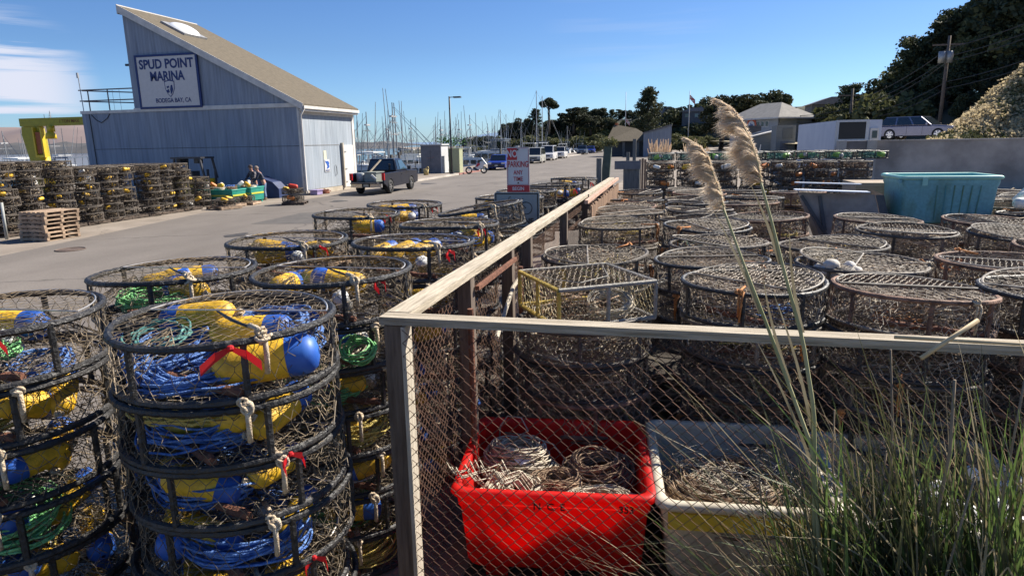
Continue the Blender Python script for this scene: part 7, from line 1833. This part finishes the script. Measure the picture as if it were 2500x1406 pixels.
# ================================================================== boats
def loft_hull(b, Lh, Wh, free, bow):
    st = []
    for f, wv, zd in ((0, .72, 0), (.15, .9, .0), (.45, 1.0, .05), (.7, .86, .3), (.88, .48, .7), (1.0, .03, 1.0)):
        y = (f - .5) * Lh; w = Wh / 2 * wv; z1 = free + bow * zd
        st.append([(-w, y, z1), (-w * .93, y, .25), (-w * .5, y - (.25 if f == 1 else 0), -.5), (w * .5, y - (.25 if f == 1 else 0), -.5), (w * .93, y, .25), (w, y, z1)])
    V = [p for s in st for p in s]; F = []
    for i in range(len(st) - 1):
        for j in range(5): a = i * 6 + j; F.append((a, a + 1, a + 7, a + 6))
        F.append((i * 6 + 5, i * 6, i * 6 + 6, i * 6 + 11))
    F.append((0, 5, 4, 3, 2, 1)); b.add(V, F)
def boat(kind, seed):
    rs = np.random.RandomState(seed)
    t = thing('fishing_boat', 'boat', 'boat')
    if kind == 'troller':
        Lh, Wh = 13, 4; b = MB(); loft_hull(b, Lh, Wh, 1.3, 1.3); b.build('hull', HULL_W if seed % 2 else HULL_B, t)
        b = MB(); b.box((-1.25, -.5, 1.35), (1.25, 2.9, 3.6)); b.box((-1.35, -.7, 3.602), (1.35, 3.1, 3.74)); cb = b.build('wheelhouse', HULL_W, t)
        b = MB()
        for x in (-1.26, 1.26): b.box((x - .01, -.2, 2.6), (x + .01, 2.5, 3.2))
        b.box((-1.05, 2.89, 2.6), (1.05, 2.92, 3.25)); b.box((-1.05, -.53, 2.6), (1.05, -.51, 3.1)); b.build('windows', GLASS, cb)
        mh = 10.8; b = MB(); b.cyl((0, -.9, 1.3), (0, -.9, mh), .11, .06, 7); b.build('mast', MAST, t)
        b = MB(); b.cyl((-1.5, -.9, 6.6), (1.5, -.9, 6.6), .05, n=5); b.cyl((-1.0, -.9, 8.2), (1.0, -.9, 8.2), .04, n=5); b.build('crosstree', MAST, t)
        for s in (-1, 1):
            b = MB(); b.cyl((s * 1.9, -.6, 1.4), (s * (2.6 + .3 * s * (seed % 3)), -.8, 11.8 + .6 * s), .085, .035, 6); b.build('outrigger_pole', MAST, t)
            b = MB()
            for (p, q) in (((s * 1.9, -.6, 1.6), (0, -.9, mh * .9)), ((0, -.9, mh * .95), (s * .1, Lh / 2, 2.6)), ((0, -.9, mh * .8), (s * 1.6, -Lh / 2, 1.4)), ((s * 2.3, -.7, 7.0), (0, -.9, 6.7)), ((s * 1.2, 2, 3.7), (s * .3, -.9, 8.2))): b.cyl(p, q, .022, n=3)
            b.build('rigging', MAST, t)
        b = MB(); b.cyl((0, -1.1, 3.0), (0, -5.2, 4.6), .08, n=6); b.build('boom', MAST, t)
        b = MB(); b.box((-.5, -1.2, 8.9), (.5, -.8, 9.1)); b.box((-.06, -.8, 9.0), (.06, -.5, 9.05)); b.build('radar', MAST_W, t)
        b = MB(); b.box((-1.1, -4.8, 1.35), (1.1, -2.2, 1.9)); b.build('deck_gear', DARK if seed % 2 else BOAT_GREY, t)
    elif kind == 'cruiser':
        Lh, Wh = 11, 3.8; b = MB(); loft_hull(b, Lh, Wh, 1.25, .9); b.build('hull', HULL_W, t)
        b = MB(); b.add([(-1.4, -2.4, 1.3), (1.4, -2.4, 1.3), (1.3, 3.0, 1.6), (-1.3, 3.0, 1.6), (-1.25, -2.2, 3.3), (1.25, -2.2, 3.3), (1.05, 1.6, 3.3), (-1.05, 1.6, 3.3)], [(4, 5, 6, 7), (0, 1, 5, 4), (1, 2, 6, 5), (2, 3, 7, 6), (3, 0, 4, 7)]); cb = b.build('cabin', HULL_W, t)
        for k in range(4):
            for x in (-1, 1):
                b = MB(); b.box((x * 1.34 - .06, -1.9 + k * 1.0, 2.35), (x * 1.34 + .03, -1.15 + k * 1.0, 2.95)); b.build('window', GLASS, cb)
        b = MB(); b.box((-1.0, -2.6, 3.35), (1.0, .4, 3.45)); b.box((-.9, -2.2, 4.6), (.9, 0, 4.7)); 
        for x in (-.85, .85):
            for y in (-2.1, -.1): b.cyl((x, y, 3.4), (x, y, 4.6), .03, n=4)
        b.build('flybridge', BOAT_GREY if seed % 2 else HULL_W, t)
        b = MB(); b.cyl((0, -.2, 3.4), (0, -.4, 7.2), .05, .02, 5); b.cyl((.6, -1.5, 3.4), (.7, -1.9, 6.4), .02, n=4); b.cyl((-1.5, -1, 1.3), (-2.2, -2.2, 8.2), .04, .02, 5); b.cyl((1.5, -1, 1.3), (2.2, -2.2, 8.2), .04, .02, 5); b.build('aerials', MAST, t)
        b = MB()
        for x in (-1, 1):
            P = [(x * 1.5, -1, 2.1), (x * 1.6, 2, 2.3), (x * .9, 4, 2.7), (0, 5.3, 3.0)]; b.tube(P, .02, 4)
        b.build('bow_rail', GALV, t)
    else:
        Lh, Wh = 11, 3.2; b = MB(); loft_hull(b, Lh, Wh, 1.0, .6); b.build('hull', HULL_W, t)
        b = MB(); b.box((-.9, -2.4, 1.05), (.9, 2.2, 1.6)); b.build('cabin', HULL_W, t)
        b = MB(); b.cyl((0, .6, 1), (0, .6, 13.2), .09, .06, 7); b.build('mast', MAST_W, t)
        b = MB(); b.cyl((-1.1, .6, 7.2), (1.1, .6, 7.2), .03, n=4); b.build('spreader', MAST_W, t)
        b = MB(); b.cyl((0, .5, 2.4), (0, -3.6, 2.5), .12, n=7); b.build('furled_boom', SIGN_BLUE if seed % 2 else BOAT_GREY, t)
        b = MB()
        for p in ((0, Lh / 2, 1.6), (0, -Lh / 2, 1.0), (-1.4, .4, 1), (1.4, .4, 1)): b.cyl(p, (0, .6, 13.1), .018, n=3)
        b.build('rigging', MAST, t)
    return reg(t)
BP = {('troller', 0): boat('troller', 0), ('troller', 1): boat('troller', 1), ('troller', 2): boat('troller', 2), ('cruiser', 0): boat('cruiser', 0), ('cruiser', 1): boat('cruiser', 1), ('sail', 0): boat('sail', 0), ('sail', 1): boat('sail', 1)}
used_b = set()
BG = 'boats moored in the marina basin'
PLC = [('troller', 1, -36.5, 76, .85), ('troller', 0, -35.6, 85.5, 1.0), ('troller', 2, -36.8, 90, 1.02), ('troller', 1, -32.8, 92, .80), ('troller', 2, -32.7, 101, .82), ('troller', 0, -32, 110, .92), ('cruiser', 0, -29.5, 61, 1), ('cruiser', 1, -33, 66, .95), ('cruiser', 0, -27.5, 72, .9), ('cruiser', 1, -29.5, 82, 1.1), ('troller', 1, -44, 99, .85),
       ('troller', 2, -46, 118, .9), ('sail', 0, -29.3, 119, .84), ('sail', 1, -33, 138, .84), ('sail', 0, -32.2, 150, .80), ('sail', 1, -30.6, 160, 1.30), ('sail', 0, -31.3, 163, 1.22), ('sail', 1, -28.5, 188, .72), ('troller', 0, -38, 108, .75), ('troller', 1, -32, 116, .80), ('cruiser', 0, -28, 93, 1.0), ('cruiser', 1, -27.5, 104, 1.25), ('cruiser', 1, -28, 115, 1.2),
       ('cruiser', 0, -27.8, 128, 1.1), ('cruiser', 1, -27.6, 141, 1.15), ('cruiser', 0, -27.5, 153, 1.1), ('cruiser', 1, -27.4, 171, 1.1), ('cruiser', 0, -27.3, 181, 1.0), ('cruiser', 1, -27, 196, 1.0), ('troller', 2, -41, 80, .75), ('troller', 0, -46, 92, .7), ('sail', 1, -43, 130, .66), ('sail', 0, -50, 140, .7), ('troller', 1, -55, 125, .85), ('sail', 1, -38, 170, .7), ('troller', 2, -40, 150, .85), ('troller', 0, -52, 160, .8),
       ('sail', 0, -44, 185, .75), ('troller', 1, -62, 180, .9), ('sail', 1, -60, 205, .8), ('cruiser', 1, -38, 62, .9), ('cruiser', 0, -37, 72, .9), ('cruiser', 1, -41, 84, .9), ('cruiser', 0, -43, 104, .95), ('cruiser', 1, -36, 122, 1.0), ('cruiser', 0, -40, 137, 1.0),
       ('troller', 0, -66, 56, .68), ('cruiser', 1, -60, 54, .95), ('troller', 1, -73, 64, .6), ('sail', 0, -87, 80, .82), ('cruiser', 0, -57, 50, 1.0), ('troller', 2, -80, 60, .65), ('cruiser', 1, -52, 49, 1.0), ('sail', 1, -95, 76, .5), ('cruiser', 0, -68, 52, 1.1), ('troller', 1, -100, 90, .6), ('cruiser', 0, -78, 72, 1.0)]
for k, (kd, v, x, y, s) in enumerate(PLC):
    desc = {'troller': 'fishing troller with tall outrigger poles', 'cruiser': 'white cabin boat', 'sail': 'sailing boat with a bare mast'}[kd]
    side_ = 'left of the building' if x < -50 and y < 95 else 'beyond the road'
    lb = f'{desc}, moored {ORD[k % 18]} in the {["near", "middle", "far", "outer"][min(3, k // 18)]} berths {side_}'
    rot = (R(rs.uniform(-1.5, 1.5)), R(rs.uniform(-2, 2)), R(90 + rs.uniform(-14, 14) + (180 if rs.rand() < .4 else 0)))
    if kd == 'sail' and s > 1.1: rot = (0, 0, rot[2])
    if (kd, v) not in used_b:
        used_b.add((kd, v)); r = BP[(kd, v)]; r.location = (x, y, -2.6); r.rotation_euler = rot; r.scale = (s, s, s); r['label'] = lb; r['group'] = BG
    else: dup(BP[(kd, v)], (x, y, -2.6), rot, lb, BG, s)
for k, y in enumerate((57, 78, 98, 122, 147, 176)):
    o = MB(); o.box((-45, -.8, -.35), (-.5, .8, .05)); tag(o.build('floating_dock', DOCKW, None, False, (-22.9, y, -2.1)), f'{ORD[k]} floating timber dock running out from the road', 'dock', 'floating docks')
    for j in range(5):
        o = MB(); o.cyl((0, 0, -1), (0, 0, 4.4), .17, n=8)
        if k + j == 0: dp = tag(o.build('dock_pile', mat('dark_pile', (.06, .055, .05), .9, var=.3), None, True, (-25 - j * 8, y + 1, -2.6)), 'dark round timber pile beside a floating dock', 'pile', 'dock piles'); o = dp
        else: o = dp.copy(); COL.objects.link(o); o.location = (-25 - j * 8, y + 1, -2.6)
        o['label'] = f'dark pile beside the {ORD[k]} dock, {ORD[j]} from the road'

# ================================================================== trees
def tree_mesh(kind, seed):
    rs = np.random.RandomState(seed); tk = MB(); cw_ = MB()
    if kind == 'cypress':      # flat-topped, layered
        H_ = 10.0
        nb = 11; tk.tube([(0, 0, -1), (.15, 0, 3), (-.1, .1, 6.5), (.1, 0, 8.6)], [.42, .34, .22, .08], 7)
        for k in range(nb):
            a = k * 2.4; z = 3.6 + 5.9 * (k / nb); rr = (3.6 - 2.4 * abs(k / nb - .45) * 1.3) * rs.uniform(.6, 1.1)
            c = np.array([rr * .62 * math.cos(a), rr * .62 * math.sin(a), z]); tk.tube([(0, 0, z - 1.2), tuple(c * np.array([.5, .5, 1]) - np.array([0, 0, .5])), tuple(c)], [.12, .08, .03], 5)
            n = 420; q = rs.normal(0, 1, (n, 3)); q /= np.linalg.norm(q, axis=1, keepdims=True); q *= rs.uniform(.5, 1, (n, 1)) ** .5
            cw_.cards(c + q * np.array([rr * .72, rr * .72, rs.uniform(.45, .8)]), .40, flat=.5)
    elif kind == 'umbrella':   # two bare trunks with a high rounded crown
        for dx in (-.5, .6): tk.tube([(dx * .6, 0, -1), (dx, .1, 3), (dx * 1.4, 0, 6), (dx * 2.2, 0, 8)], [.32, .26, .2, .08], 7)
        for k in range(12):
            a = k * 2.4; q0 = rs.uniform(.2, 1); c = np.array([2.7 * q0 * math.cos(a), 2.7 * q0 * math.sin(a), 8.6 - 1.6 * q0 + rs.uniform(-.2, .5)])
            tk.tube([(0, 0, 5.8), tuple(c * .7 + np.array([0, 0, 2])), tuple(c)], [.1, .07, .03], 5)
            n = 420; q = rs.normal(0, 1, (n, 3)); q /= np.linalg.norm(q, axis=1, keepdims=True); cw_.cards(c + q * rs.uniform(.6, 1, (n, 1)) * np.array([1.25, 1.25, .8]), .36)
    elif kind == 'conifer':    # ragged, upswept, dark
        H_ = 11; tk.tube([(0, 0, -1), (.1, 0, 5), (0, .1, 10.6)], [.4, .26, .05], 7)
        for k in range(26):
            z = 1.6 + 9 * (k / 26) ** .9; a = k * 2.39 + rs.uniform(-.3, .3); rr = (4.0 * (1 - (z / 12.2)) + .5) * rs.uniform(.6, 1.2)
            tip = np.array([rr * math.cos(a), rr * math.sin(a), z + rr * .28]); tk.tube([(0, 0, z), tuple(tip * np.array([.6, .6, 1]) - np.array([0, 0, rr * .1])), tuple(tip)], [.09, .06, .02], 4)
            n = 260; u = rs.uniform(.25, 1.08, (n, 1)); c = np.array([0, 0, z]) * (1 - u) + tip * u
            cw_.cards(c + rs.normal(0, 1, (n, 3)) * np.array([.42, .42, .30]) * (1.15 - u * .35), .30, flat=.2)
    elif kind == 'broad':      # massive rounded clumps
        tk.tube([(0, 0, -1), (.2, 0, 3), (-.1, .1, 6)], [.5, .4, .2], 7)
        for k in range(24):
            a = rs.uniform(0, 6.28); ph = rs.uniform(0, 1); c = np.array([3.1 * math.cos(a) * math.sqrt(1 - ph ** 2 * .7), 3.1 * math.sin(a) * math.sqrt(1 - ph ** 2 * .7), 3.0 + 5.2 * ph])
            tk.tube([(0, 0, 3), tuple(c * np.array([.5, .5, .8])), tuple(c)], [.14, .09, .03], 4)
            s = rs.uniform(.9, 1.6); n = 330; q = rs.normal(0, 1, (n, 3)); q /= np.linalg.norm(q, axis=1, keepdims=True)
            cw_.cards(c + q * rs.uniform(.6, 1.05, (n, 1)) * np.array([s, s, s * .75]), .34)
    else:                      # shrub
        tk.tube([(0, 0, -.5), (0, 0, 1)], [.15, .08], 5)
        for k in range(9):
            a = rs.uniform(0, 6.28); q0 = rs.uniform(0, 1.3); c = np.array([q0 * math.cos(a), q0 * math.sin(a), .8 + rs.uniform(0, .7)]); s = rs.uniform(.6, 1.0); n = 230
            q = rs.normal(0, 1, (n, 3)); q /= np.linalg.norm(q, axis=1, keepdims=True); cw_.cards(c + q * rs.uniform(.6, 1.05, (n, 1)) * np.array([s, s, s * .8]), .26)
    return tk, cw_
TP = {}
TUSED = set()
TN = {'cypress': 'cypress_tree', 'umbrella': 'pine_tree', 'conifer': 'conifer_tree', 'broad': 'evergreen_tree', 'shrub': 'shrub'}
def tree(kind, seed, x, y, z, s, label, group=None, lm=None, sxy=1.0):
    lm = lm or (LEAF_D if kind != 'shrub' else LEAF_B)
    key = (kind, seed, lm.name)
    rz = rnd.uniform(0, 6.28)
    sc_ = (s * sxy, s * sxy, s)
    if key not in TP:
        tk, cw_ = tree_mesh(kind, seed)
        t = thing(TN[kind], label, 'shrub' if kind == 'shrub' else 'tree', (x, y, z), rz, group); t.scale = sc_
        tk.build('trunk', BARK, t, True); o = cw_.build('crown', lm, t); TP[key] = reg(t); return t
    return dup(TP[key], (x, y, z), (0, 0, rz), label, group, sc_)
THT = {'umbrella': 9.4, 'cypress': 9.9, 'conifer': 11.2, 'broad': 9.3}
def tree_to(kind, seed, x, y, ztop, zb, label, sxy=1.0): return tree(kind, seed, x, y, zb, (ztop - zb) / THT[kind], label, None, None, sxy)
tree_to('umbrella', 1, -46.2, 260, 19.2, 7.0, 'tall twin-trunk pine with a rounded crown on the bluff', .85)
tree_to('cypress', 1, -36.6, 260, 15.6, 6.5, 'flat-topped cypress on the bluff right of the twin-trunk pine', 1.35)
tree_to('conifer', 3, -51.8, 262, 15.6, 6.0, 'pointed dark conifer on the bluff left of the twin-trunk pine', 1.2)
tree_to('broad', 1, -57.0, 264, 12.4, 4.0, 'rounded dark tree left of the pointed conifer on the bluff', 1.2)
tree_to('broad', 3, -64.0, 266, 10.6, 2.5, 'leftmost larger rounded tree toward the seaward end of the bluff', 1.1)
tree_to('broad', 2, -30.0, 261, 12.4, 5.5, 'wide dark tree between the flat-topped cypress and the shelter', 1.7)
tree_to('broad', 1, -23.5, 263, 11.6, 5.5, 'low spreading dark tree behind the open shelter', 1.5)
tree('conifer', 4, -6.7, 201, 2.0, 1.42, 'tall lone conifer standing over the open shelter')
tree('cypress', 2, 15.4, 150, 1.5, 1.04, 'broad round-headed cypress right behind the taller pampas plume', None, None, 1.15)
tree('broad', 2, 10.4, 152, 1.5, 1.12, 'dark evergreen at the left of the broad round-headed cypress')
gb_ = 'trees along the top of the bluff'
xs = list(np.linspace(-84, 40, 42))
for k, x in enumerate(xs):
    y = 272 + rnd.uniform(-5, 8) + (max(0, -x - 50) * .35); kd = rnd.choice(['broad', 'cypress', 'broad', 'conifer'])
    s = rnd.uniform(.42, .62) if x > -28 else rnd.uniform(.55, .85)
    if x < -38: s *= 1.25
    if x < -66: s *= .62
    if k < 18: lb = f'dark tree on the bluff, {ORD[k]} from the seaward end'
    elif k < 24: lb = f'dark tree on the middle of the bluff, {ORD[k - 18]} of six'
    else: lb = f'dark tree on the bluff, {ORD[41 - k]} from the landward end'
    tree(kd, 1 + k % 3, x, y, BH(x, y) - 1.6, s, lb, gb_, None, 1.25)
gsh = 'rounded shrubs at the foot of the bluff'
for k in range(36):
    x = -62 + k * 2.15 + rnd.uniform(-.6, .6); y = 236 + max(0, -x - 25) * .30 + rnd.uniform(-3, 6)
    tree('shrub', 1 + k % 3, x, y, .2, rnd.uniform(1.3, 2.4), f'rounded shrub at the bluff foot, {ORD[k % 18]} in the {"left" if k < 18 else "right"} half of the row' if True else '', gsh, LEAF_B if k % 3 else LEAF_M)
gsl = 'shrubs on the face of the bluff'
for k in range(36):
    x = -84 + k * 3.5 + rnd.uniform(-1, 1); y = 254 + max(0, -x - 20) * .34 + rnd.uniform(-4, 12)
    tree('shrub', 1 + k % 3, x, y, BH(x, y) - .8, rnd.uniform(2.2, 3.6), f'dark shrub on the bluff face, {ORD[k % 18]} of the {"seaward" if k < 18 else "landward"} group', gsl, LEAF_M if k % 2 else LEAF_D)
for k, (x, y) in enumerate([(-17, 160), (-16, 172), (-14.5, 181), (-13, 186), (-10, 190), (-2.5, 160), (0, 152), (2.5, 146), (5, 140)]):
    tree('shrub', 1 + k % 3, x, y, 0, rnd.uniform(1.2, 1.7), f'clipped green shrub by the road bend, {ORD[k]} from the cars', 'shrubs by the road bend', LEAF_B)
# wooded slope on the right
def wood_h(X, Y):
    return 1.5 + 5.5 * sm(X - .20 * Y, 1, 16) * sm(Y, 58, 74) + .3 * wob(X, Y, .3)
struct(grid('wooded_hillside', 12.5, 95, 62, 200, 60, 60, wood_h, BLUFF))
WH = lambda x, y: float(wood_h(np.array(x, float), np.array(y, float)))
gt = 'tall dark trees on the right-hand slope'
TL = [('broad', 1, 16.4, 76, .70), ('conifer', 3, 18.0, 78, .78), ('broad', 2, 20.0, 79, .72), ('conifer', 4, 21.4, 80, .62), ('broad', 3, 22.6, 81, .86), ('conifer', 3, 24.2, 80, 1.0), ('broad', 1, 25.8, 84, 1.0), ('conifer', 4, 26.6, 79, 1.02), ('conifer', 3, 28.2, 82, 1.12),
      ('broad', 3, 29.6, 85, 1.12), ('conifer', 4, 30.2, 78, 1.18), ('conifer', 3, 31.6, 76, 1.5), ('broad', 2, 31.8, 78, 1.35), ('conifer', 4, 33.4, 75, 1.75), ('broad', 1, 32.6, 71, 1.35), ('conifer', 3, 31.2, 68, 1.35), ('broad', 3, 34, 67, 1.55), ('conifer', 4, 29.4, 72, .95), ('broad', 2, 27.6, 74, .80), ('broad', 1, 25.2, 73, .66), ('broad', 3, 22.8, 72, .52), ('broad', 2, 20.4, 72, .46), ('broad', 1, 30.6, 69, .85), ('broad', 3, 28.9, 67, .72), ('conifer', 3, 36, 73, 1.8), ('broad', 2, 37, 69, 1.6), ('broad', 1, 35.5, 80, 1.9), ('broad', 2, 18.5, 74, .40), ('broad', 3, 26.5, 67, .55), ('broad', 2, 24.6, 66, .42)]
for k, (kd, sd_, x, y, s) in enumerate(TL):
    nm = 'tall ragged conifer' if kd == 'conifer' else 'dense dark evergreen'
    tree(kd, sd_, x, y, WH(x, y) - 1.0, s * (.86 if x < 31 else .92), f'{nm} on the right-hand slope, {ORD[k % 18]} of the {"upper" if k < 18 else "lower"} trees', gt, LEAF_D if k % 3 else LEAF_M)
for k, (x, y) in enumerate([(17.2, 72), (19.1, 71.5), (21, 71), (15.5, 78), (14.6, 84), (16.5, 88), (20, 96), (24, 105), (19, 108)]):
    tree('shrub', 1 + k % 3, x, y, WH(x, y) - .3, rnd.uniform(1.4, 2.3), f'olive shrub on the slope behind the trailer, {ORD[k]} from the utility pole', 'olive shrubs behind the trailer', LEAF_M)
# dry tufts on the dune face
b = MB(); rs = np.random.RandomState(12); b2 = MB()
for bb, n, sz, seedn in ((b, 26000, .15, 1), (b2, 17000, .16, 2)):
    Y = 41.5 + rs.beta(1, 1.6, n) * 45; X = .345 * Y - .4 + rs.uniform(-.3, 9, n) * (Y / 60); Z = dune_h(X, Y)
    m_ = np.array([wob(x, y * .8, .55, seedn) > (-.15 if seedn == 1 else .12) for x, y in zip(X, Y)])
    X, Y, Z = X[m_], Y[m_], Z[m_]
    for q in range(3):
        P = np.column_stack([X, Y, Z]) + rs.normal(0, .10, (len(X), 3)); bb.cards(P + np.array([0, 0, .10]), sz)
o = b.build('dry_grass_tufts', STRAW); o['kind'] = 'stuff'; o = b2.build('green_scrub_tufts', LEAF_M); o['kind'] = 'stuff'
# small pampas and flower clumps in the distance
for k, (x, y, n, s, m) in enumerate([(-1.9, 90, 40, .9, PLUME), (-.7, 88, 34, .8, PLUME), (3.9, 76, 14, .6, PLUME), (6.6, 58, 16, .5, B_WHITE), (2.6, 96, 14, .8, PLUME), (-10.5, 112, 12, .5, LEAF_B)]):
    b = MB(); rs = np.random.RandomState(k)
    for j in range(n):
        a = rs.uniform(0, 6.28); q = rs.uniform(0, .9) * s * 1.3; x0, y0 = q * math.cos(a), q * math.sin(a); hh_ = rs.uniform(1.5, 2.9) * (.8 if s < .7 else 1)
        b.tube([(x0 * .4, y0 * .4, 0), (x0, y0, hh_ * .7), (x0 * 1.15, y0 * 1.15, hh_)], [.02, .05, .03], 4)
    tag(b.build('pampas_clump', m, None, False, (x, y, 0)), f'distant pale plume clump behind the wall of traps, {ORD[k]} from the road', 'plant', 'distant plume clumps')
